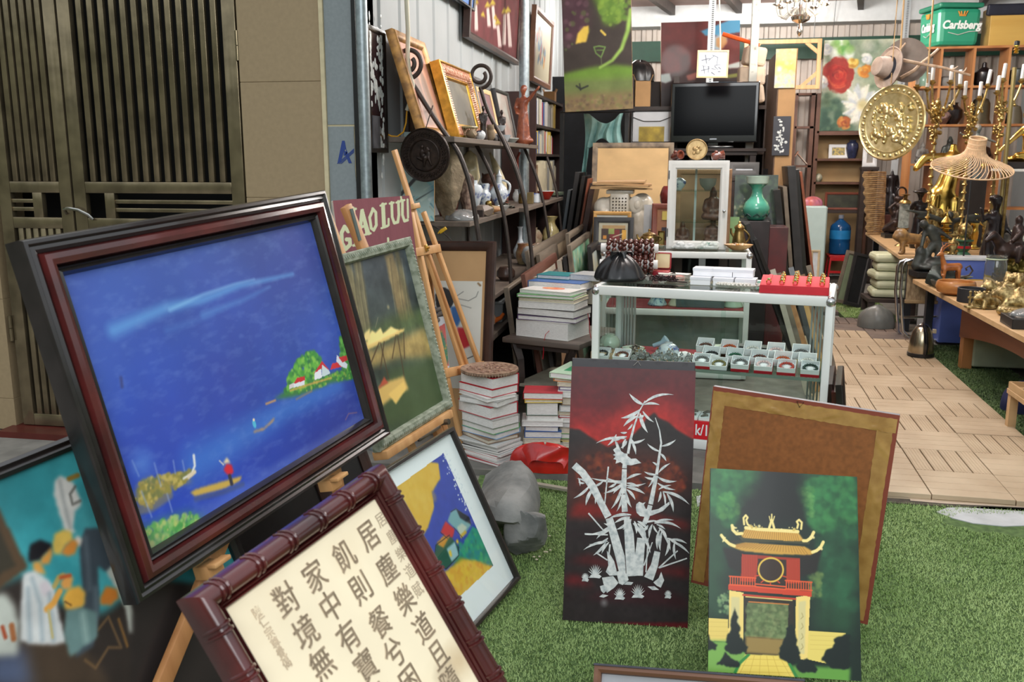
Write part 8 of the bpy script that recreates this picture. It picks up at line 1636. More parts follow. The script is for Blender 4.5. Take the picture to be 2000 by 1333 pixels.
# -- nearer table
p,s=on2(1802,543);t=thing('statue_plinth','black slab base at the far corner of the nearer table','base',(p.x+.02,p.y+.1,Z2+.001),.1);BOX((.05,0,.025),(.26,.24,.05),bev=.004).mk('slab',M_black,t)
o=sculpt('statue',[('e',(0,0,.08),(.3,.24,.1)),('e',(.08,-.04,.16),(.22,.2,.12)),('c',(-.1,0,.2),.08,(-.02,.0,.42),.07),('c',(.12,-.04,.2),.07,(.18,-.02,.42),.08),('c',(.18,-.02,.42),.09,(.1,0,.6),.1),('c',(-.02,0,.42),.08,(.1,0,.6),.1),('c',(.1,0,.6),.1,(-.04,0,.84),.11),('c',(-.08,0,.88),.05,(-.16,-.02,.94),.05),('e',(-.19,-.02,.95),(.09,.09,.09)),('c',(.0,0,.88),.055,(.2,-.06,.76),.045),('c',(.2,-.06,.76),.04,(.34,-.1,.66),.03),('c',(-.14,.02,.8),.05,(-.2,-.04,.5),.04),('e',(-.2,0,.36),(.1,.1,.14)),('c',(-.2,0,.3),.1,(-.24,0,.1),.12)],M_verd,None,.42,.024,2,t.location+V((.05,0,.051)),.1);tag(o,'dark bronze figure bending over a rock on a black slab','statue')
o=rock('bronze_rock',0,(.13,.12,.09),N((84,96,90),.4,mt=.3,c2=(42,46,44),fq=8),44,onZ(1838,562,Z2+.001)+V((0,.1,0)),.3,k=14);tag(o,'green grey bronze rock piece in front of the bending figure','ornament')
M_deer=N((172,106,54),.3,c2=(130,72,36),fq=16,ct=.4)
p,s=on2(1860,566);t=thing('deer','golden brown carved deer with antlers on the nearer table','carving',p+V((0,.12,0)),.1);k_=80*s
sculpt('deer_body',[('c',(-.12,0,.5),.1,(.2,0,.52),.1),('c',(-.14,0,.54),.08,(-.22,-.02,.78),.05),('e',(-.25,-.04,.84),(.08,.06,.06)),('c',(-.28,-.06,.84),.04,(-.36,-.08,.8),.03),('c',(.22,0,.56),.03,(.3,0,.5),.02)]+[('c',(x,y,.46),.05,(x*1.15,y*1.1,.02),.025)for x in(-.14,.2)for y in(-.07,.07)],M_deer,t,k_,.025,2);b=MB()
for sd in(-1,1):b.tube([V(v)*k_ for v in((-.24,sd*.03,.88),(-.2,sd*.08,.98),(-.08,sd*.12,1.08),(.02,sd*.14,1.06))],[.02*k_,.018*k_,.012*k_,.005*k_],6);b.tube([V(v)*k_ for v in((-.17,sd*.09,1.),(-.2,sd*.12,1.12))],[.014*k_,.004*k_],6)
b.mk('antlers',M_deer,t)
fig('deer','lying golden brown fawn at the feet of the carved deer','carving',[('c',(-.2,0,.25),.2,(.3,0,.24),.2),('c',(-.25,0,.3),.12,(-.3,0,.75),.08),('e',(-.34,-.02,.85),(.14,.1,.1)),('e',(0,0,.06),(.5,.3,.07))],M_deer,1851,565,onZ(1851,566,Z2).y+.02,Z2+.001,32,.05,2)
p,s=on2(1882,545);t=thing('candlestick','tall ornate brass candlestick rising between the deer and the glass jar','candlestick',p+V((0,.4,0)));LA(prof(xy(14,0,14,3,8,8,5,16,8,22,10,30,6,36,5,46,9,54,10,62,5,68,4,74,11,78,11,80,1,80),s),16).mk('stem',M_bst,t);b=MB();rd=RNG(3);[b.ball((7*s*cos(a),7*s*sin(a),zz*s),3.2*s,7)for zz in(26,40,58,64)for a in(0,1.6,3.1,4.7)];b.mk('relief',M_bst,t)
b=MB();b.tube([V(v)for v in((0,0,.02),(.06,0,.03),(.12,0,.05),(.145,0,.09),(.12,0,.13),(.09,0,.11),(.1,0,.09))],.008,8);b.lathe(xy(.04,0,.04,.012,.01,.02,.008,.03),14);q=on2(1876,556)[0];o=b.mk('iron_hook',M_iron,loc=q+V((0,.22,0)));tag(o,'black curled iron hook stand beside the brass candlestick','hook')
p,s=on2(1941,562);t=thing('glass_jar','tall clear glass jar with a ridged neck on the nearer table','jar',p);LA(prof(xy(17,0,19,2,20,8,20,46,18,52,18,60,19,61,19,63,17,63,17,52,19,45,19,8,17,2,1,2),s),32).mk('jar_body',N((226,236,232),.02,trans=.95,var=0,ior=1.45),t);LA(prof(xy(18.3,55,19.4,55.5,19.4,57,18.3,57.5),s),32,cap=NO).mk('neck_ring',N((190,208,180),.1,var=.05),t)
M_bowlw=wood('turned_bowl_wood',(190,132,72),(150,92,46),.35,0,14,.3)
p,s=on2(1880,583);tag(LA(prof(xy(22,0,34,6,38,16,36,25,34,28,31,27,31,14,24,6,1,5),s),40,sy=.95).mk('wooden_bowl',M_bowlw,loc=p+V((0,.19,0))),'large turned wooden bowl with a carved rim near the table edge','bowl')
p,s=on2(1850,568);tag(LA(prof(xy(12,0,20,8,23,16,21,16,16,8,1,4),s),28).mk('stone_bowl',N((92,90,84),.6,var=.15),loc=p+V((0,.14,0))),'small dark grey bowl behind the turned wooden bowl','bowl')
p,s=on2(1904,594);t=thing('round_box','black round lacquer box without a lid beside the wooden bowl','box',p+V((.0,.1,0)));LA(prof(xy(24,0,25.5,1,25.5,27,24.5,28,23.5,27,23.5,5,1,4),s),36).mk('box_body',N((40,40,42),.5,var=.1),t)
def toad(label,px,py,k,rot,mat,seed=0):
 p,s=on2(px,py);P_=[('e',(0,0,.36),(.46,.4,.3)),('e',(-.38,-.05,.52),(.26,.26,.2)),('c',(-.56,-.05,.5),.1,(-.66,-.05,.46),.08),('e',(-.4,-.18,.7),(.08,.08,.08)),('e',(-.4,.12,.7),(.08,.08,.08)),('c',(-.3,-.3,.3),.12,(-.45,-.4,.05),.09),('c',(-.3,.28,.3),.12,(-.45,.36,.05),.09),('e',(.3,-.3,.22),(.26,.16,.2)),('e',(.3,.3,.22),(.26,.16,.2)),('e',(0,0,.05),(.6,.5,.07))]+[('e',(.1*cos(a),.2*sin(a),.66),(.07,.07,.05))for a in(0,2,4)]
 o=sculpt('brass_toad',P_,mat,None,k,.05,1,p,rot);return tag(o,label,'ornament')
M_pb=N((190,170,118),.4,mt=.7,c2=(120,100,62),fq=50,bu=.35)
toad('pale brass toad ornament on top of the brass group, behind the fence piece',1950,588,.2,.1,M_pb);toad('large pale brass toad at the table edge beside the plastic wrapped box',1990,612,.24,-.3,M_pb);toad('pale brass toad in front of the fence piece',1925,602,.15,.4,M_pb);toad('pale brass turtle like ornament behind the large toad',1988,578,.24,.6,M_pb);toad('small pale brass lion dog between the toads',1968,596,.16,-.5,M_pb)
fig('brass_turtle','pale brass seated figure at the far right behind the toads','ornament',cluster(20,.4,.35,.9,.14,71),M_pb,1996,560,6.9,Z2+.001,62,.05,1)
p,s=on2(1904,604);b=MB();b.box((0,0,.008),(.2,.06,.016),bev=.003)
for i in range(6):x=-.075+i*.03;b.tube([(x,0,.012),(x,0,.1)],.007,7);b.ball((x,0,.108),.011,8)
b.bar((-.09,0,.072),(.09,0,.072),.009,.013);o=b.mk('brass_fence',M_pb,loc=p+V((.05,.05,0)),rot=.1);tag(o,'little brass railing ornament with knobbed posts before the round black box','ornament')
b=MB();
for k in range(14):a=2*PI*k/14;b.ball((.1*cos(a),.07*sin(a),.03),(.03,.024,.028),8)
b.lathe(xy(.06,0,.11,.02,.115,.05,.09,.06,.002,.05),20,sy=.8);p,s=on2(1960,622);o=b.mk('brass_censer',M_pb,loc=p+V((.12,.12,0)));tag(o,'round embossed brass censer behind the plastic wrapped black box','ornament')
p,s=on2(1975,640);t=thing('trinket_case','black flat case of trinkets wrapped in clear plastic at the table edge','case',p+V((.16,.06,0)),-.05);BOX((0,0,.03),(.34,.26,.06),bev=.003).mk('case_body',M_black,t);o2=bag_mesh('plastic_film',.15,.11,.05,MATS['clear_film'],t,51,fold=.25,loc=(0,0,.0605));b=MB();[b.box((-.12+.06*i,-.08+.05*j,.063),(.04,.034,.01),bev=.002)for i in range(5)for j in range(4)];b.mk('trinkets',M_coin,t)
p,s=on2(1968,560);t=thing('metal_tray','dark square metal tray behind the glass jar','tray',p+V((.1,.2,0)));b=MB();b.box((0,0,.004),(.26,.2,.008));[b.bar(a,c,.01,.02)for a,c in(((-.13,-.1,.05),(.13,-.1,.05)),((.13,-.1,.05),(.13,.1,.05)),((.13,.1,.05),(-.13,.1,.05)),((-.13,.1,.05),(-.13,-.1,.05)))];[b.bar((x,y,0),(x,y,.05),.01,.01)for x in(-.13,.13)for y in(-.1,.1)];b.mk('tray_body',M_bbz,t,NO)
rd=RNG(6)
for i in range(4):p,s=on2(1872+9*i,560-1.5*i);o=LA(xy(.002,0,.045,0,.07,.012,.066,.015,.04,.005,.002,.004),22,sy=.8).mk('saucer',N((120,126,104),.3,var=.15),loc=p+V((.02,.3,.014*(i%2))));tag(o,'olive grey saucer on the nearer table behind the turned bowl, %s in line'%ORD[i].replace('topmost','first'),'saucer')
# -- under and beside the tables
p=onZ(1803,699,.04);t=thing('kettle','stainless and black electric kettle on the floor by the table leg','kettle',(p.x,p.y+.09,.037));s=mpp(p);LA(prof(xy(23,4,24,8,22,30,18,48,13,58,6,62,1,63),s),36).mk('kettle_body',N((176,164,140),.22,mt=.95,var=.08,fq=4),t);LA(prof(xy(22,0,25,1,25,7,23,8),s),36).mk('base',M_black,t)
b=MB();b.tube([(3*s,-22*s,8*s),(3*s,-24*s,26*s),(2*s,-20*s,46*s),(0,-12*s,60*s),(0,0,65*s)],[7*s,7.5*s,7*s,5*s,3*s],10,flat=.6);b.lathe(prof(xy(13.5,57,9,62,3,65,.5,66),s),24);b.mk('handle',N((18,19,22),.12,var=0,ct=.6),t);BOX((22*s,0,50*s),(6*s,8*s,8*s),bev=.002).mk('spout',N((176,164,140),.22),t)
# wooden bench with arched apron below the nearer table
t=thing('bench','reddish wooden bench with an arched apron beneath the nearer table','bench',(2.13,4.9,0));M_bench=wood('bench_wood',(150,92,62),(112,64,44),.4,1,9);L=2.55
BOX((.4,L/2,.5),(.8,L,.04),bev=.008).mk('seat',M_bench,t);n=20;pts=[(0,.48),(L,.48)]+[(L-L*i/n,.4-.2*(1-abs(2*i/n-1)**2.)*0-(.02+.22*(1-(2*i/n-1)**2)*-.35+.1))for i in range(n+1)]
b=MB();pr=[(0,.48),(L,.48),(L,.24)]+[(L-L*i/n,.24+.12*sin(PI*i/n))for i in range(1,n)]+[(0,.24)];b.prism(pr,.025,Matrix(((0,0,1,0),(1,0,0,0),(0,1,0,0),(0,0,0,1))));b.mk('arched_apron',M_bench,t,NO)
for x in(.045,.755):
 for y in(.05,L-.05):BOX((x,y,.245),(.08,.08,.48),bev=.006).mk('leg',wood('pale_leg_wood',(176,122,74),(146,96,56),.4,2,9),t)
p=onZ(1920,735,0);tag(BOX((0,0,.2),(.5,.34,.36),bev=.012).mk('storage_box',N((150,156,132),.6,var=.06),loc=(p.x+.22,p.y+.35,.0085)),'pale green grey storage box under the reddish bench','box')
# box of trinkets on a low stand
p=onZ(1960,742,.3);t=thing('trinket_tray','wooden tray heaped with pale carved trinkets on a low stand','tray',(p.x+.2,p.y-.3,.262));b=MB();b.box((0,0,.006),(.36,.5,.012));[b.box(c,s_)for c,s_ in(((-.18,0,.02),(.012,.5,.04)),((.18,0,.02),(.012,.5,.04)),((0,.25,.02),(.36,.012,.04)),((0,-.25,.02),(.36,.012,.04)))];b.mk('tray_body',M_ply,t,NO)
o=sculpt('trinket_heap',cluster(60,.5,.9,.12,.05,99),N((196,182,150),.5,c2=(110,96,74),fq=40,bu=.3),None,.24,.03,1,t.location+V((0,0,.013)));tag(o,'heap of pale carved trinkets in the low wooden tray','trinkets',kind='stuff')
tt=thing('tray_stand','low pale wooden stand carrying the tray of trinkets','stand',(t.location.x,t.location.y,0));BOX((0,0,.245),(.38,.52,.03),bev=.003).mk('stand_top',M_ply,tt);[BOX((x,y,.115),(.045,.045,.23)).mk('leg',M_ply,tt)for x in(-.16,.16)for y in(-.23,.23)]
p=onZ(1962,800,.01);o=bag_mesh('cloth_bag',.17,.14,.19,N((28,34,72),.8,var=.2),None,61,loc=(2.22,6.15,.01));tag(o,'dark navy cloth bag under the reddish bench','bag')
# chrome folding chair
t=thing('folding_chair','chrome folding chair with a woven cane back beside the table leg','chair',(2.,8.45,.0));M_chr=N((200,202,204),.15,mt=1.,var=.03);bx0=t.location
def CY(px,py,Y):return onY(px,py,Y)-bx0
for Y_,dx in((8.42,0),(8.62,-10)):
 TU([CY(1778+dx,664,Y_),CY(1764+dx,648,Y_),CY(1762+dx,615,Y_),CY(1759+dx,570,Y_),CY(1763+dx,522,Y_),CY(1768+dx,511,Y_),CY(1780+dx,508,Y_),CY(1850+dx,507,Y_)],.0125,10).mk('tube_frame',M_chr,t)
TU([CY(1762,620,8.42),CY(1850,619,8.42)],.011,10).mk('seat_rail',M_chr,t);TU([CY(1765,655,8.42),CY(1850,668,8.42)],.011,10).mk('foot_rail',M_chr,t)
a,c=CY(1777,510,8.43),CY(1830,596,8.43);BOX(((a.x+c.x)/2,.02,(a.z+c.z)/2),(c.x-a.x,.02,a.z-c.z),bev=.004).mk('cane_back',N((170,148,116),.6,c2=(126,104,78),fq=60,stretch=(1,1,.3),bu=.3),t);b=MB();[b.box(((a.x+c.x)/2,.005,z),(c.x-a.x+.02,.03,.03),bev=.006)for z in(a.z-.02,c.z+.02)];b.mk('cane_edge',N((150,126,92),.6,var=.15,fq=50),t,NO)
p=onZ(1835,662,.01);t=thing('storage_crate','blue and white plastic crate behind the table leg','crate',(onY(1838,640,8.75).x,8.75,.012));BOX((0,0,.17),(.34,.28,.34),bev=.008).mk('crate_body',N((38,72,168),.4,var=.08),t);BOX((-.175,-.02,.17),(.02,.26,.32),bev=.004).mk('crate_end',N((196,202,206),.4,var=.04),t)
t=thing('storage_crate','blue box with a white rim and a yellow stripe behind the carved deer','crate',(onY(1890,540,8.42).x,8.46,.012));h=onY(1890,504,8.33).z-.012;BOX((0,0,h/2),(.42,.22,h-.02),bev=.006).mk('box_body',N((92,112,186),.4,var=.05),t);BOX((0,0,h-.012),(.44,.24,.024),bev=.004).mk('rim',N((196,202,206),.4),t);BOX((.06,-.112,h-.2),(.2,.004,.03)).mk('yellow_stripe',N((222,178,40),.4,var=0),t)
# cushions, plates, bag under the further table
M_pad=N((206,208,178),.45,c2=(186,190,156),fq=5);zz=onY(1725,556,9.6).z
p=onY(1722,590,9.55);base_z=.012
cz=onY(1722,580,9.55).z
st=bench('low box shelf holding the packets under the further table',p.x-.16,p.x+.3,9.4,9.8,max(cz,.2))
for i in range(5):o=BOX((0,0,.045),(.4-.02*(i%2),.34,.085),bev=.035).mk('packet',M_pad,loc=(p.x+.08+.02*(i%2),9.6,max(cz,.2)+.001+.0875*i),rot=.06*(i%3-1));tag(o,'plump pale green packet stacked under the further table, %s from the top'%ORD[4-i].replace('topmost','first'),'packet','packets under the further table')
for i in range(3):o=LA(xy(.05,0,.12,.02,.15,.05,.145,.055,.1,.02,.002,.01),26).mk('green_dish',N((110,124,92),.4,c2=(70,84,60),fq=14),loc=(p.x-.12,9.2,.012+.04*i),rot=.5*i);tag(o,'mottled green dish on the floor below the packets, %s of three'%('lowest','middle one','topmost')[i],'dish')
o=bag_mesh('plastic_bag',.17,.15,.2,N((104,106,102),.35,var=.15),None,71,loc=(onY(1712,618,9.).x,9.,.037));tag(o,'grey plastic bag slumped on the floor below the further table','bag')
for i,(pt,pb,Yb)in en((((1686,497),(1660,588),10.3),((1702,500),(1680,592),10.15))):a,c=onY(*pb,Yb),onY(pt[0],pt[1],Yb+.1);t=thing('leaning_artwork',('pale green framed panel leaning low beside the further table','dark back of a frame leaning behind the pale green panel')[i],'picture frame',(a.x,Yb,.036 if i else.036));v=V((c.x-a.x,.1,max(c.z,.3)-.036));L=v.length;v.normalize();x_=V((.94,.34,-.25));z_=(v.cross(x_)*-1).normalized()*1.;x_=v.cross(z_)*-1;R=Matrix((x_.normalized(),v,z_)).transposed().to_4x4();b=MB();b.molding(.2,L,xy(0,-.01,0,.012,.03,.014,.04,.004,.04,-.01));b.xf(R);b.mk('frame',(MATS['dusty_grey_frame'],M_bf)[i],t);b=MB();b.box((.1,L/2,0),(.15,L-.05,.008));b.xf(R);b.mk('panel',(N((116,126,100),.6,var=.1),M_black)[i],t,NO)
p=onZ(1830,640,.01)
# fridge, water bottle, stool
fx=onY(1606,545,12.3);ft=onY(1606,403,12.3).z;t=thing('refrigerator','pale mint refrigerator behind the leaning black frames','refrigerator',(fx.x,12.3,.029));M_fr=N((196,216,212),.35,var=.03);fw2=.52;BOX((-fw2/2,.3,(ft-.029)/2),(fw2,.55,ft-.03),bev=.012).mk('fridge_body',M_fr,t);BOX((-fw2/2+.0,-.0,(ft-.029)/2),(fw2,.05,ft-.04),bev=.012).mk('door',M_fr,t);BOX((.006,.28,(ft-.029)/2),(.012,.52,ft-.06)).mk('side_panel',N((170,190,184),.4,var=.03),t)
o=bag_mesh('plastic_bag',.13,.12,.11,N((206,130,160),.3,c2=(226,120,100),fq=9,trans=.2),None,81,loc=(fx.x-.16,12.5,ft+.001),fold=.16);tag(o,'pink plastic bag of oranges on the refrigerator','bag')
sp=onY(1636,545,12.7);s=mpp(sp);t=thing('stool','red plastic stool carrying the blue water bottle','stool',(sp.x,12.75,.029));M_rst=N((206,32,38),.35,var=.05);hs=onY(1636,497,12.75).z-.029;BOX((0,0,hs-.015),(.29,.29,.03),bev=.01).mk('seat',M_rst,t)
for x in(-1,1):
 for y in(-1,1):MB().bar((x*.12,y*.12,hs-.03),(x*.145,y*.145,0),.06,.02,(x,0,0)).mk('leg',M_rst,t,NO)
BOX((0,-.135,hs-.05),(.24,.02,.05),bev=.004).mk('apron',M_rst,t);BOX((0,-.14,hs*.32),(.25,.02,.03)).mk('stretcher',M_rst,t)
zb_=hs+.03;hb=onY(1636,420,12.75).z-zb_;t=thing('water_bottle','large blue water bottle standing on the red stool','bottle',(sp.x,12.75,zb_));LA([(.11,0),(.13,.015),(.133,hb*.28),(.128,hb*.32),(.133,hb*.36),(.133,hb*.66),(.12,hb*.74),(.05,hb*.86),(.03,hb*.88),(.03,hb*.93)],32).mk('bottle_body',N((30,92,150),.12,trans=.35,var=.1),t);LA([(.134,hb*.4),(.134,hb*.62)],32,cap=NO).mk('bottle_label',N((40,130,190),.4,var=.1),t);LA([(.034,hb*.91),(.034,hb),(.002,hb)],18).mk('cap',N((126,130,140),.4,var=.05),t)
F_,w,h=upright(1580,490,1599,556,12.1,4);framed('framed_picture',F_,w,h,.03,N((206,184,148),.5,var=.06),N((214,218,222),.6),'pale framed white mount leaning at the foot of the refrigerator','picture','x' if NO else None)
# wall shelves with tan back at the rear
ya=12.95;X0,X1,X2=onY(1546,300,ya).x,onY(1590,300,ya).x,onY(1702,300,ya).x;zt_=onY(1600,182,ya).z
t=thing('wall_shelf','brown open shelf unit against the corrugated wall','shelf unit',(X0,ya,.029));M_shb=N((98,66,52),.5,var=.15)
for x,zz in((.02,zt_),(X1-X0-.05,zt_),(X1-X0+.02,zt_),(X2-X0,onY(1650,250,ya).z)):BOX((x,.12,(zz-.029)/2),(.05,.24,zz-.029)).mk('upright',M_shb,t)
BOX(((X1+X2)/2-X0,.235,(onY(1650,258,ya).z)/2),(X2-X1,.012,onY(1650,258,ya).z-.1)).mk('tan_backing',N((178,146,102),.7,c2=(156,132,96),fq=2),t)
for y_ in(258,312,358):z=onY(1645,y_,ya).z-.029;BOX(((X1+X2)/2-X0+.02,.12,z),(X2-X1,.24,.03)).mk('shelf',M_shb,t)
for y_ in(184,249,325):z=onY(1565,y_,ya).z-.029;BOX(((X0+X1)/2-X0,.12,z),(X1-X0-.04,.24,.03)).mk('shelf',M_shb,t)
def on_sh(px,py):q=onY(px,py,ya+.08);q.z=onY(px,{258:258,312:312,358:358,325:325,249:249}[py],ya).z+.016;return q,mpp(q)
q,s=on_sh(1618,312);F_=lean(q,0,8);t=framed('framed_picture',F_,36*s,27*s,6*s,N((222,222,222),.5,var=.03),N((206,180,96),.5,c2=(96,100,96),fq=40),'white framed mustard and blue picture on the rear shelf','picture')
q,s=on_sh(1663,312);tag(LA(prof(xy(7,0,9,4,12,20,11,28,6,32,7,35,1,35),s),26).mk('vase',N((52,58,90),.25,c2=(34,38,56),fq=14,ct=.5),loc=q),'dark indigo vase on the rear shelf beside the white framed picture','vase')
q,s=on_sh(1598,358);tag(LA(prof(xy(4,0,7,4,7.5,9,5,14,1,16),s),22).mk('round_ornament',N((120,120,96),.4,c2=(196,192,170),fq=20),loc=q),'small round speckled ornament on the lower rear shelf','ornament')
q,s=on_sh(1556,325);b=MB();b.box((-7*s,0,12*s),(1.5*s,20*s,30*s),(0,.55,0));b.box((9*s,0,10*s),(1.5*s,20*s,28*s),(0,-.75,0));o=b.mk('open_book',N((206,190,176),.6,c2=(176,120,90),fq=6),loc=q+V((0,0,.012)),smooth=NO);tag(o,'open book standing like a tent on the narrow rear shelf','book')
F_,w,h=upright(1684,262,1712,326,12.6,3);framed('framed_picture',F_,w,h,.05,N((222,222,222),.5),N((104,104,100),.4,c2=(170,160,150),fq=5),'white framed dim photograph partly behind the brass relief disc','picture')
bench('dark stand holding the white framed dim photograph',F_.translation.x-.02,F_.translation.x+w+.02,12.52,12.68,F_.translation.z-.002)
F_,w,h=upright(1610,375,1700,410,12.86,3);t=framed('framed_painting',F_,w,h*.95,.03,N((122,66,52),.35),N((66,68,52),.5,c2=(40,40,34),fq=6),'dark wide painting above the water bottle','painting')
F_b=bench('ledge behind the water bottle',F_.translation.x-.05,F_.translation.x+w+.05,12.82,12.92,F_.translation.z-.002)
# flower painting
F_=pfr(onY(1600,256,12.92),(1,0,0),(0,-1,.03));w=pl(F_,1748,256).x;h=pl(F_,1600,79).y;t=thing('canvas_painting','large canvas of a red rose and white chrysanthemums on the rear wall','painting',mat=F_);P=Paint(F_,w,h,(186,190,164),190);P.mot(.15,5,3)
P.dabs(xy(1600,79,1750,79,1750,256,1600,256),[(140,156,126),(176,180,156),(110,132,104),(186,190,176),(90,116,92)],n=260,r=.1,a=.45);P.po(xy(1600,190,1650,200,1680,256,1600,256),(70,96,78),.05,.7);P.dabs(xy(1600,180,1640,195,1660,256,1600,256),[(60,88,72),(96,120,92),(44,72,60)],n=90,r=.06,a=.6);P.dabs(xy(1620,80,1660,80,1660,115,1630,120),[(90,150,70),(130,170,90),(220,224,216)],n=40,r=.06,a=.7)
def rose(cx,cy,R_,cols,n,seed,pet=7):
 rd=RNG(seed)
 for k in range(n):
  u=1-k/n;a=rd.uniform(0,6.28);r=R_*u*.8;P.ln([(cx+r*cos(a+.6*t_),cy+r*sin(a+.6*t_))for t_ in(-.7,-.2,.3,.8)],cols[rd.randrange(len(cols))],.055*(.4+u*.6),4,.85)
P.blob((1637,146),.21,.23,(150,44,36),.12,.95,.5);rose(1637,148,26,[(178,52,38),(206,90,60),(120,28,28),(158,38,34)],44,3)
P.blob((1683,208),.26,.27,(206,206,190),.3,.8)
for k in range(58):a=k*2.4;r0,r1=8,22+(k%5)*4;P.ln([(1683+r0*cos(a),206+r0*sin(a)),(1683+r1*cos(a),206+r1*1.1*sin(a))],[(226,226,216),(196,202,206),(236,232,214)][k%3],.05,4,.85,.03)
P.blob((1685,205),.09,.1,(206,190,130),.6,.8);rose(1665,120,12,[(206,170,70),(226,196,110),(180,130,50)],14,8);rose(1690,138,14,[(200,120,50),(220,160,70)],16,9);rose(1650,240,14,[(176,96,50),(206,140,70),(140,60,40)],16,10)
for cx,cy in((1615,95),(1690,115),(1725,150),(1605,160)):rose(cx,cy,12,[(214,216,214),(190,196,200),(228,226,214)],14,int(cx))
P.mot(.08,30,5);P.mk('canvas',t,.5,.05);BOX((w/2,h/2,-.02),(w,h,.036)).mk('stretcher',MATS['stretcher_pine'],t);BOX((w/2,-.03,-.02),(w,.05,.1)).mk('ledge',M_shb,t)
b=MB();[b.tube([(x,h-.05,-.045),(x,3.62-F_.translation.z,.1)],.004,5)for x in(.1,w-.1)];b.mk('hanging_wire',M_black,t)
# black frames standing on edge, middle of the shop
edgeb('leaning_board','slim black frame leaning low against the dark pedestal',(1460,440),(1497,545),7.25,.3,.04,M_bf);edgeb('leaning_board','second slim black frame leaning low beside the pedestal',(1475,470),(1504,545),7.2,.3,.03,M_fb)
for i,(tp,bt,th,dY,mt,lab)in en((((1500,430),(1512,540),.045,.8,M_bf,'black frame on edge, first of the leaning row beside the green vase'),((1517,372),(1534,540),.06,.7,M_fb,'thick black frame on edge, second of the leaning row'),((1533,366),(1546,540),.035,.9,M_df,'greyish frame on edge, third of the leaning row'),((1546,326),(1561,540),.07,.8,M_bf,'black frame on edge, fourth of the leaning row'),((1556,332),(1572,540),.04,.85,M_fb,'tall black frame on edge, fifth of the leaning row'),((1564,336),(1588,540),.022,.9,N((140,78,52),.5),'brown frame on edge, last of the leaning row beside the refrigerator'))):
 edgeb('leaning_board',lab,tp,bt,8.1+.1*i,dY,th,mt,'frames leaning on edge beside the refrigerator')
F_,w,h=upright(1503,335,1546,480,9.3,10,38);framed('leaning_artwork',F_,w*1.1,h,.06,M_bf,N((66,58,44),.6,var=.15),'black framed umber panel behind the leaning row of frames')
bench('dark stand behind the leaning row of frames',onY(1500,480,9.3).x,onY(1550,480,9.3).x+.1,9.3,9.75,F_.translation.z-.002)
# green vase on lacquer boards
vz=onY(1475,430,7.9).z;t=thing('vase','large green glazed vase with a flared neck beside the glass cabinet','vase',(onY(1476,430,7.9).x,7.9,vz));s=mpp(t.location);M_vase=N((58,136,112),.18,c2=(86,170,146),fq=5,ct=.7);LA(prof(xy(15,0,19,3,25,16,26,24,22,34,13,44,10,52,10,60,14,66,18,69,12,66,8,58,1,56),s),40).mk('vase_body',M_vase,t);LA(prof(xy(14,66,20,71,21,80,22,84,20,84,18,74,12,68),s),40,cap=NO).mk('pale_mouth',N((176,196,182),.25,var=.05),t);b=MB()
for k in range(8):a=2*PI*k/8;b.tube([(r_*s*cos(a+d_),r_*s*sin(a+d_),z_*s)for r_,z_,d_ in((22.5,8,-.3),(25.,13,0),(22.5,8,.3))],1.3*s,6)
b.mk('dark_drip',N((26,58,54),.2,var=.1,ct=.6),t)
t=thing('pedestal','dark lacquer pedestal with a red side under the green vase','pedestal',(onY(1480,430,7.9).x,7.9,.029));BOX((-.06,.05,(vz-.03)/2),(.3,.34,vz-.031),bev=.004).mk('dark_side',N((50,44,46),.3,var=.2,ct=.3),t);BOX((.165,.05,(vz-.08)/2),(.15,.32,vz-.08),bev=.004).mk('red_side',N((104,48,50),.3,c2=(70,48,50),fq=4,ct=.3),t)
F_,w,h=upright(1432,345,1516,440,8.35,6);t=thing('painting_panel','dark green painting of foliage and white flowers behind the green vase','painting',mat=F_);P=Paint(F_,w,h,(40,52,42),200);P.dabs(xy(1432,345,1516,345,1516,440,1432,440),[(50,76,50),(34,46,40),(70,90,60),(30,40,36)],n=120,r=.03,a=.6);P.dabs(xy(1432,395,1470,380,1470,435,1432,435),[(150,150,120),(110,110,80)],n=40,r=.012,a=.7);P.mk('panel',t,.4,.2);BOX((w/2,h/2,-.01),(w,h,.018)).mk('board',M_fb,t)
bench('dark table behind the green vase',onY(1425,445,8.35).x,onY(1520,445,8.35).x,8.25,8.8,F_.translation.z-.002)
F_,w,h=upright(1424,318,1482,345,9.2,4);framed('framed_picture',F_,w,h,.06,N((96,94,92),.5,var=.1),N((214,218,222),.6),'wide slate grey frame behind the glass cabinet and the green vase','picture');bench('dark trestle under the wide slate grey frame',F_.translation.x,F_.translation.x+w,9.1,9.6,F_.translation.z-.002)
F_,w,h=upright(1404,425,1442,478,7.5,4);tag(BOX((w/2,h/2,-.01),(w,h,.02)).mk('green_board',N((96,150,104),.5,c2=(150,170,110),fq=4),mat4=F_),'mint green board behind the brass pitcher','board');bench('dark box under the mint green board',F_.translation.x,F_.translation.x+w,7.42,7.6,F_.translation.z-.003)
F_,w,h=upright(1492,512,1526,550,8.,5);framed('framed_picture',F_,w,h,.03,M_br,N((196,160,90),.6,var=.1),'small brown framed ochre picture behind the red ring tray','picture');bench('dark box under the small ochre picture',F_.translation.x,F_.translation.x+w,7.94,8.04,F_.translation.z-.002)
F_,w,h=upright(1316,335,1424,480,7.35,4);framed('framed_picture',F_,w,h,.04,M_tan_fr,N((150,122,92),.7,c2=(120,90,66),fq=3),'faded brown framed picture seen through the glass cabinet','picture');bench('dark box behind the glass cabinet',F_.translation.x,F_.translation.x+w,7.3,7.46,F_.translation.z-.002)
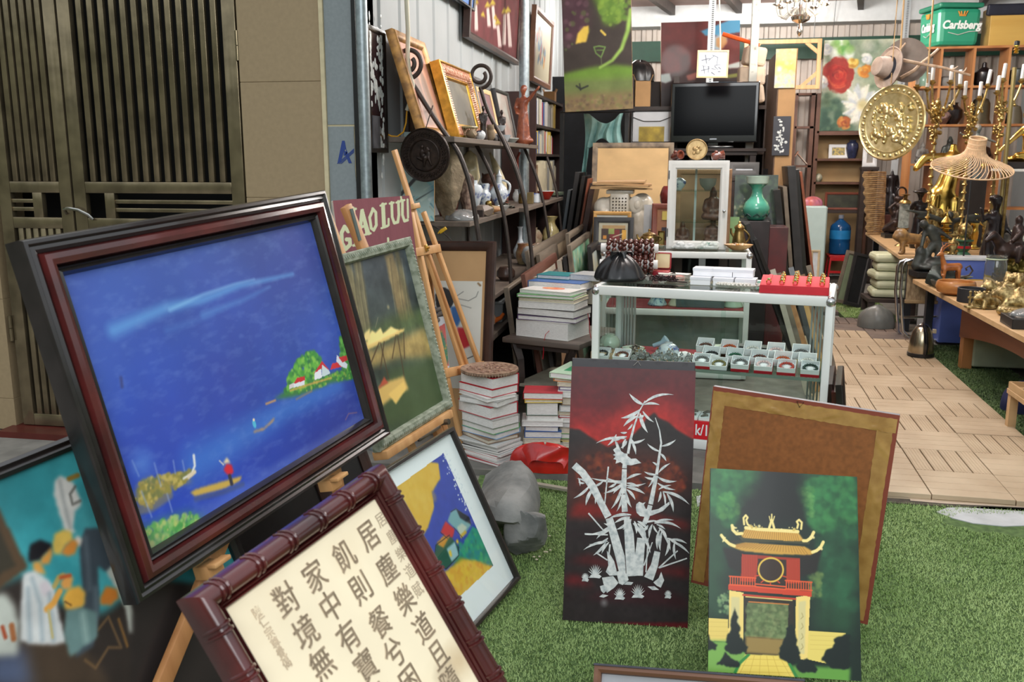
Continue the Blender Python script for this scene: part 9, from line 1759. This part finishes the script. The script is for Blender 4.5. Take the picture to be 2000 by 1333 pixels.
# slats leaning behind the front case
for i in range(7):a=V((.86+.04*i,6.2+.05*i,.035));c=V((.6+.045*i,6.35+.05*i,.86-.03*(i%3)));o=MB().bar(a,c,.035,.015,(0,1,0)).mk('frame_moulding',(N((176,166,150),.5),M_df,M_pine_d,M_fb,N((206,158,92),.4),M_tan_fr,M_df)[i],smooth=NO);tag(o,'length of frame moulding leaning behind the front case, %s from the bead rolls'%ORD[i].replace('topmost','first'),'moulding','frame mouldings behind the front case')
# -- pigeonhole shelf, cooler, crate
gy=11.1;gx0,gx1=onY(1786,200,gy).x,onY(2060,200,gy).x;gz=[onY(1850,y_,gy).z for y_ in(405,320,243,168,91)];t=thing('pigeonhole_shelf','orange brown pigeonhole shelf of bells and vases behind the statues','shelf unit',(gx0,gy,Z1+.001));M_pig=wood('pigeonhole_wood',(190,134,82),(160,100,56),.5,2,7);h_=gz[-1]-Z1
for z in gz:BOX(((gx1-gx0)/2,.16,z-Z1-.012),(gx1-gx0,.32,.024)).mk('shelf',M_pig,t)
cells=[0]+[onY(x_,130,gy).x-gx0 for x_ in(1838,1902,1971)]+[gx1-gx0]
for x in cells:BOX((x,.16,h_/2-.012),(.026,.318,h_-.01)).mk('divider',M_pig,t)
gs=lambda px,row:(V((onY(px,150,gy+.12).x,gy+.14,gz[row]+.001)),mpp(onY(px,150,gy+.12)))
def gpot(lab,cat,px,row,pp,mat,nm):p,s=gs(px,row);tag(LA(prof(pp,s),26).mk(nm,mat,loc=p),lab,cat)
gpot('green glass bottle in the top row of the pigeonhole shelf','bottle',1806,3,xy(8,0,12,8,11,18,4,26,3,36,1,36),N((126,156,140),.2,var=.1),'bottle');gpot('grey stone jar in the top row of the pigeonhole shelf','jar',1850,3,xy(14,0,17,8,15,16,6,20,1,20),N((116,114,110),.6,var=.15),'jar');gpot('dark lidded bronze pot with a handle in the top row of pigeonholes','pot',1922,3,xy(14,0,18,8,17,26,10,32,5,36,4,44,1,46),M_bbz,'pot');gpot('round dark vase in the second row of the pigeonhole shelf','vase',1868,2,xy(10,0,18,14,18,28,9,36,8,40,10,42,1,42),M_bbz,'vase');gpot('large dark bronze bell in the second row of the pigeonhole shelf','bell',1922,2,xy(22,0,21,3,18,10,17,40,13,48,4,52,3,58,1,60),N((88,80,62),.45,mt=.6,var=.15),'bell');gpot('dark metal pot in the last pigeonhole of the top row','pot',1990,3,xy(14,0,17,12,15,30,1,34),M_verd,'pot');gpot('dark bronze bell in the last pigeonhole of the second row','bell',1990,2,xy(16,0,14,20,10,34,1,38),N((88,80,62),.45),'bell')
p,s=gs(1845,2);o=rock('mineral',0,(.09,.08,.08),N((150,120,112),.6,c2=(90,70,68),fq=20,bu=.5),91,(p.x,gy+.06,p.z),0,k=12);tag(o,'rough pinkish mineral lump in front of the round dark vase','stone')
for i,(px,row,hp)in en(((1815,1,40),(1868,1,50),(1935,1,46))):p,s=gs(px,row);seated(hp*s,(N((150,150,146),.5,c2=(80,76,74),fq=12),M_verd,M_rbz)[i],'statuette',('grey seated figure','dark seated figure','brown seated figure')[i]+' in the third row of the pigeonhole shelf',p)
cz_=gz[-1]+.001;c0,c1=onY(1832,88,gy-.06),onY(1922,88,gy-.06);w=c1.x-c0.x-.03;hh=onY(1870,4,gy-.06).z-cz_;t=thing('cooler_box','green cooler box with white lettering on the pigeonhole shelf','cooler',(c0.x-.0,gy-.08,cz_),rad(13));M_cool=N((44,140,108),.35,var=.05,fq=3);D_=.46
BOX((w/2,D_/2,hh*.44),(w,D_,hh*.88),bev=.05,taper=1.07).mk('cooler_body',M_cool,t);BOX((w/2,D_/2,hh*.94),(w*1.12,D_*1.1,hh*.12),bev=.02).mk('lid',N((36,116,90),.35,var=.05),t)
def brand(face):
 b=MB();me=text_mesh('Carlsberg',.118,.0015,.004,.18,'CENTER');b.add(me,face@Matrix.Scale(.92,4,(1,0,0))@MT((0,-.02,0)));b.mk('brand_lettering',N((232,236,232),.4,var=0),t,NO)
 b=MB();b.add_=None;b.tube([face@V(v)for v in((-.14,-.06,.001),(-.03,-.085,.001),(.09,-.05,.001),(.2,-.045,.001))],.007,6,flat=.5);b.mk('brand_swash',N((232,236,232),.4),t);b=MB();[b.tube([face@V((dx,.12,.001)),face@V((dx*1.7,.16,.001))],.011,6,flat=.5)for dx in(-.03,-.012,.012,.03)];b.tube([face@V((-.035,.115,.001)),face@V((.035,.115,.001))],.009,6);b.mk('crown_mark',N((206,140,60),.4,var=0),t)
ft=math.atan(.035*w/2*2/(hh*.88));brand(MT((w*.52,-.018,hh*.44))@MR(PI/2+.045,4,'X'));brand(MT((-.022,D_/2,hh*.44))@MR(-PI/2,4,'Z')@MR(PI/2+.05,4,'X')@Matrix.Scale(.66,4,(1,0,0)))
q0=onY(1926,86,gy);hh2=onY(1960,12,gy).z-cz_;t=thing('wooden_crate','pale yellow wooden box beside the green cooler','box',(q0.x+.03,gy+.02,cz_));BOX((.33,.16,hh2/2),(.66,.3,hh2),bev=.006).mk('box_body',wood('yellow_pine',(206,170,92),(186,146,70),.5,0,6),t);BOX((.3,.005,hh2*.92),(.7,.05,.12),(.3,0,0),.02).mk('dark_cover',N((30,32,46),.5,var=.2),t)
# -- brass relief disc
q=onY(1741,240,8.75);s=mpp(q);r=73*s;Mp=MT(q)@MR(rad(-46),4,'Z')@MR(rad(86),4,'X');t=thing('relief_disc','large embossed brass relief disc standing high among the statues','relief disc',mat=Mp);M_disc=N((222,210,160),.3,mt=.85,c2=(186,170,116),fq=16,bu=.15)
LA([(.002,-.008),(r*.98,-.006),(r,.004),(r*.97,.012),(r*.94,.006),(r*.8,.004),(r*.78,.01),(r*.75,.006),(.002,.004)],64).mk('disc_body',M_disc,t);b=MB();rd=RNG(5)
for k in range(30):a=2*PI*k/30;b.ball((r*.865*cos(a),r*.865*sin(a),.006),(r*.05,r*.05,.012),9);b.tube([(r*(.82+.09*u)*cos(a+.1),r*(.82+.09*u)*sin(a+.1),.008)for u in(0,.5,1)],r*.012,5)
b.mk('rim_bosses',M_disc,t);sculpt('relief_scene',[('e',(rd.uniform(-.55,.55),rd.uniform(-.55,.5),.02),(rd.uniform(.03,.09),rd.uniform(.03,.11),.07))for _ in range(90)]+[('b',(0,0,-.02),(1.,1.,.05))],M_disc,t,r,.02,1)
tag(TU([q+V((-.02,.05,r*.9)),V((q.x-.02,q.y+.06,3.6))],.004,6).mk('rope',N((176,146,104),.8,var=.1)),'cord holding the large brass relief disc from the roof','cord')
# -- branch hat rack with hats
def W(px,py,Y=8.95):return onY(px,py,Y)
M_branch=N((196,172,148),.7,c2=(160,134,110),fq=20);s=mpp(W(1800,130));t=thing('branch_rack','bleached forked branch hung as a hat rack above the candles','rack',W(1800,130));o0=t.location.copy()
for nm,pts,r0,r1 in(('branch',((1736,116),(1765,118),(1800,125),(1840,132),(1895,147)),3.6,2.2),('cross_branch',((1760,152),(1785,138),(1802,122),(1820,108),(1834,95)),3.4,2.4),('twig',((1757,118),(1755,100),(1769,84)),2.4,1.6),('twig',((1858,136),(1865,134),(1871,130)),1.6,1),('twig',((1880,142),(1885,138),(1888,132)),1.6,1)):P_=[W(*p)-o0+V((0,.012 if nm=='cross_branch' else 0,0))for p in pts];TU(P_,[(r0+(r1-r0)*i/(len(P_)-1))*s for i in range(len(P_))],8).mk(nm,M_branch,t)
for x,y in((1757,119),(1813,127)):TU([W(x,y)-o0+V((0,-.005,0)),V((W(x,y).x-o0.x,.05,3.62-o0.z))],.008,6).mk('rope',N((176,146,104),.8),t)
for x,y,y2 in((1756,119,150),(1812,128,162),(1865,137,205)):TU([W(x,y)-o0,W(x-1,y2)-o0],.007,6).mk('rope',N((176,146,104),.8),t)
M_felt=N((176,160,148),.9,c2=(152,136,126),fq=14);q=W(1736,133,8.9);Mh=MT(q)@MR(rad(20),4,'Z')@MR(rad(-82),4,'Y');t=thing('hat','beige felt hat with a dark band hung sideways on the branch','hat',mat=Mh);LA(xy(.002,.13,.05,.135,.08,.12,.092,.06,.1,.0,.17,-.012,.185,.01,.18,.014,.165,-.004,.095,.006,.085,.0),36,sy=1.15).mk('felt',M_felt,t);LA(xy(.101,.004,.098,.03,.1,.03,.103,.004),36,sy=1.15,cap=NO).mk('hat_band',N((40,44,54),.6,var=.1),t)
q=W(1771,118,9.1);Mh=MT(q)@MR(.1,4,'Z')@MR(rad(84),4,'X');t=thing('hat','grey round brimmed hat turned flat to the aisle behind the branch','hat',mat=Mh);LA(xy(.1,-.1,.11,-.02,.14,0,.195,.004,.198,.01,.14,.008,.1,.0,.002,-.09),40).mk('felt',N((126,118,112),.9,var=.12),t)
# -- candelabra with white candles
M_candle=N((236,234,230),.45,var=.02);M_cand=N((206,182,120),.28,mt=.95,c2=(156,128,72),fq=30)
def candelabrum(label,cx,Y,stem_top,pts,base_z):
 c=onY(cx,stem_top,Y);t=thing('candelabrum',label,'candelabrum',(c.x,Y,base_z));s=mpp(c);zt=c.z-base_z;b=MB();pr_=xy(13,0,13,3,5,9);zz=9
 H=zt/s
 while zz<H-12:pr_+=[(2.6,zz+3),(2.4,zz+9),(5.5,zz+12),(3,zz+15)];zz+=16
 pr_+=[(3,H),(.3,H+6)];st_=LA(prof(pr_,s),14)
 for i,(px,py,tl)in en(pts):
  e=onY(px,py,Y-.05+.12*(i%3-1))-t.location;z0=zt-(.1+.06*(i%2));m=V((e.x*.5,e.y*.5,min(z0,e.z)-.07));arm=MB();A=V((0,0,z0));pts_=[A.lerp(m,u).lerp(m.lerp(e-V((0,0,.03)),u),u)for u in lsp(0,1,9)];arm.tube(pts_,.01,8)
  for u in(2,5):arm.ball(pts_[u],.022,8);arm.ball(pts_[u]+V((.014,-.01,-.022)),(.014,.012,.016),7)
  a_=arm.mk('arm',M_cand,t);LA(xy(.008,-.03,.034,-.006,.036,-.002,.018,.0,.02,.016,.006,.016),16,tuple(e)).mk('drip_cup',M_cand,a_)
  cn=MB();cn.lathe(xy(.016,0,.0165,.002,.0165,.122,.013,.126,.002,.128),16,M4=MT(t.location+e+V((0,0,.017)))@MR(tl,4,'Y'));o=cn.mk('candle',M_candle);tag(o,'white candle on the %s, %s from the hats'%(label.split(',')[1].strip(),ORD[i].replace('topmost','first')),'candle','candles of the brass candelabra')
  w_=MB();w_.tube([(0,0,.128),(0,0,.138)],.0015,5);w_.xf(MT(t.location+e+V((0,0,.017)))@MR(tl,4,'Y'));w_.mk('wick',M_black,o)
 rd=RNG(int(cx))
 for k in range(60):a=rd.uniform(0,6.28);rr=rd.uniform(.0,.05);st_.ball((rr*cos(a),rr*sin(a),zt-rd.uniform(.0,.36)),(rd.uniform(.008,.022),)*3,7)
 st_.mk('stem',M_cand,t);return t
candelabrum('branched brass candelabrum, first candelabrum, behind the relief disc',1832,9.35,196,[(1791,169,.03),(1811,174,.03),(1821,160,0),(1857,160,0),(1875,168,-.05)],Z1+.001);candelabrum('branched brass candelabrum, middle candelabrum, before the dark bell',1899,9.45,205,[(1884,190,0),(1913,191,.03),(1929,167,.12)],Z1+.001);candelabrum('branched brass candelabrum, last candelabrum, beside the tall lamp pole',1958,9.3,190,[(1948,180,.05),(1959,156,.08),(1996,157,.05)],Z1+.001)
# tall slanting brass pole
P0,P1=onY(1986,88,8.6),onY(1962,330,8.6);d=(P1-P0);k=(P1.z-Z1)/-d.z;P2=P1+d*k;t=thing('lamp_pole','tall slanting brass lamp pole with a turned top','lamp',P2+V((0,0,.002)));s=mpp(P0);P0l,P2l=P0-t.location,V((0,0,0));TU([P2l,P0l+(P2l-P0l)*.1],4.2*s,14).mk('pole',N((150,134,88),.4,mt=.7,var=.1),t);b=MB();b.lathe(prof(xy(4,-16,5,-14,3,-12,6,-9,3,-6,4,-3,6,-2,6,-1,3,0),s),16,tuple(P0l));b.mk('turned_top',M_gs,t);LA(prof(xy(5,0,5,7,3,8),s),12,tuple(P0l)).mk('socket',M_black,t)
# -- golden statues
M_stand=N((44,38,36),.4,var=.15)
p,s=sta(1838,412,10.3,Z1+.001);o=sculpt('golden_statue',[('c',(.02,0,.02),.16,(.0,0,.4),.11),('c',(-.08,.02,.03),.12,(-.04,0,.45),.1),('c',(.0,0,.44),.105,(.05,-.01,.66),.085),('e',(.07,-.01,.76),(.13,.08,.1)),('c',(-.03,0,.8),.05,(-.2,-.03,.8),.042),('c',(-.2,-.03,.8),.04,(-.28,-.05,.7),.034),('c',(.17,0,.78),.05,(.2,-.04,.6),.04),('c',(.2,-.04,.6),.038,(.32,-.08,.74),.03),('c',(.06,0,.84),.04,(.06,0,.9),.036),('e',(0,0,.02),(.22,.18,.035)),('c',(.1,-.08,.42),.04,(.12,-.1,.06),.06),('c',(-.1,-.08,.44),.04,(-.16,-.1,.08),.05)],M_gs,None,206*s,.02,3,p,.1);tag(o,'headless golden statue of a dancer in a long skirt beside the relief disc','statue')
p=onY(1985,330,8.7);zsh=p.z;t=thing('display_stand','white topped glass display stand at the right edge of the far table','stand',(p.x-.12,8.55,Z1+.001));BOX((.3,.2,zsh-Z1-.012),(.62,.42,.022),bev=.003).mk('white_shelf',M_wa,t);[BOX((x,y,(zsh-Z1-.024)/2),(.02,.02,zsh-Z1-.024)).mk('leg',M_bo,t)for x in(.02,.58)for y in(.02,.38)]
p.x+=.08;p.y=8.76;p.z=zsh+.001;t=thing('statue_plinth','dark base under the golden reaching statue','base',p);BOX((0,0,.03),(.34,.24,.06),bev=.01).mk('slab',M_stand,t);o=sculpt('golden_statue',[('c',(.1,0,.08),.16,(.06,0,.36),.13),('e',(0,0,.05),(.4,.2,.08)),('c',(.06,0,.36),.12,(.0,-.02,.6),.12),('c',(-.05,0,.62),.07,(-.26,-.06,.44),.055),('c',(-.26,-.06,.44),.05,(-.5,-.12,.22),.035),('e',(-.52,-.12,.2),(.05,.04,.03)),('c',(.12,0,.6),.07,(.28,-.1,.5),.055),('c',(.28,-.1,.5),.05,(.4,-.16,.6),.04),('c',(0,0,.68),.05,(-.02,0,.76),.05),('e',(-.03,-.02,.86),(.09,.1,.11)),('c',(.2,-.05,.1),.1,(-.2,-.14,.1),.08)],M_gs,None,.46,.026,3,p+V((0,0,.061)),.1);tag(o,'golden statue reaching one arm down, at the right edge of the shop','statue')
p,s=sta(1902,345,10.,Z1);bz=onY(1902,352,10.).z;t=thing('statue_plinth','dark post under the blue robed statue','base',(p.x,10.,Z1+.001));BOX((0,0,(bz-Z1)/2),(.2,.2,bz-Z1-.004),bev=.004).mk('post',M_stand,t);o=sculpt('painted_statue',human(True,((-1,(-.2,-.04,.76),(-.34,-.08,.84)),(1,(.2,-.04,.72),(.34,-.08,.66)))),N((92,118,124),.45,c2=(150,124,96),fq=5),None,105*s,.024,3,(p.x,10.,bz),.1);tag(o,'teal robed painted statue with open arms behind the cane lampshade','statue')
# -- cane lampshade
q=onY(1899,324,8.5);s=mpp(q);t=thing('lampshade','flared cane lampshade on a thin stand among the statues','lamp',(q.x,8.5,Z2+.001 if NO else Z1*0+.0));zr=q.z;M_cane=N((226,194,156),.6,var=.12,fq=30);sh_=MT((0,0,zr))@MR(.03,4,'Y')@MR(.3,4,'X');b=MB();n=46
cp=xy(74,-4,66,0,52,5,38,11,26,18,19,26,16,36,15,54)
for k in range(n):a=2*PI*k/n;b.tube([(r_*s*cos(a+.012*(74-r_)),r_*s*sin(a+.012*(74-r_)),z_*s)for r_,z_ in cp],.95*s,5)
b.xf(sh_);b.mk('cane_rib',M_cane,t);b=MB()
for r_,z_,w_ in((74,-4,1.4),(16,36,1.2),(15.5,45,1.2),(15,54,1.6)):b.tube([(r_*s*cos(a),r_*s*sin(a),z_*s)for a in lsp(0,2*PI,49)[:-1]],w_*s,6,True)
b.xf(sh_);b.mk('cane_ring',M_cane,t);b=MB();b.lathe(prof(xy(19,26,15.7,36,15,54),s),40,cap=NO);b.xf(sh_);b.mk('cane_collar',N((218,184,146),.6,c2=(178,142,108),fq=50),t);LA([(.12,.009),(.12,.02),(.007,.03),(.007,zr+40*s),(.003,zr+42*s)],16).mk('thin_stand',M_black,t)
# -- small odds on white shelf side
for i,(px,py,Y,hpx,mt,lab)in en(((1970,425,8.75,66,N((150,146,138),.5,c2=(96,90,84),fq=20),'small grey white figurine under the white topped stand'),(1990,470,8.2,60,N((130,116,56),.35,mt=.6,var=.2),'olive brass winged figure at the right edge behind the rider'),(1998,440,8.9,55,N((150,170,150),.3,c2=(206,210,196),fq=14),'pale green white ceramic group at the far right'))):fig('figurine',lab,'figurine',human(True)if i==0 else cluster(18,.4,.3,.85,.15,90+i),mt,px,py+8,Y,(Z1 if Y>8.5 else Z2)+.001,hpx,.035,1)
# -- chandelier
q=onY(1563,40,9.4);s=mpp(q);t=thing('chandelier','chrome chandelier with curved arms and one glowing bulb','chandelier',(q.x,9.4,q.z));M_chrm=N((206,200,190),.12,mt=1.,var=.03);M_arm=N((222,222,214),.1,trans=.35,var=.05)
LA(prof(xy(.6,-30,4,-26,6,-20,4,-14,3,-6,9,-4,17,0,19,6,17,9,8,10,5,16,4,40,6,46,3,60),s),30).mk('bowl_stem',M_chrm,t);TU([(0,0,55*s),(0,0,3.62-q.z)],.012,8).mk('hanging_rod',M_chrm,t);lit=onY(1606,22,9.4)-t.location
for k in range(8):
 a=2*PI*k/8+.12;R_=46*s;ca,sa=cos(a),sin(a);pts=[(r_*s*ca,r_*s*sa,z_*s)for r_,z_ in((6,10),(14,22),(24,14),(32,6),(42,10),(46,22),(46,28))];a_=TU(pts,2.2*s,8).mk('arm',M_arm,t);LA(prof(xy(3,26,9,29,9,31,4,32,4,40,2,40),s),16,(46*s*ca,46*s*sa,0)).mk('candle_cup',M_chrm,a_)
 if k:MB().ball((46*s*ca,46*s*sa,47*s),(5*s,5*s,9*s),10).mk('bulb',N((222,218,206),.1,trans=.3,var=0),t)
TU([(10*s,0,8*s),(26*s,-.01,12*s),(lit.x,lit.y,lit.z+14*s)],2*s,8).mk('arm',M_arm,t);MB().ball(lit,(9*s,9*s,11*s),14).mk('lit_bulb',N((255,206,140),.3,var=0,emit=14),t);LA(prof(xy(4,8,5,16,2,17),s),12,tuple(lit)).mk('bulb_socket',M_chrm,t)
l=bpy.data.lights.new('bulb_light','POINT');l.energy=14;l.color=(1,.78,.5);l.shadow_soft_size=.06;lo=bpy.data.objects.new('bulb_light',l);lo.location=t.location+lit+V((0,-.1,-.02));COL.objects.link(lo)
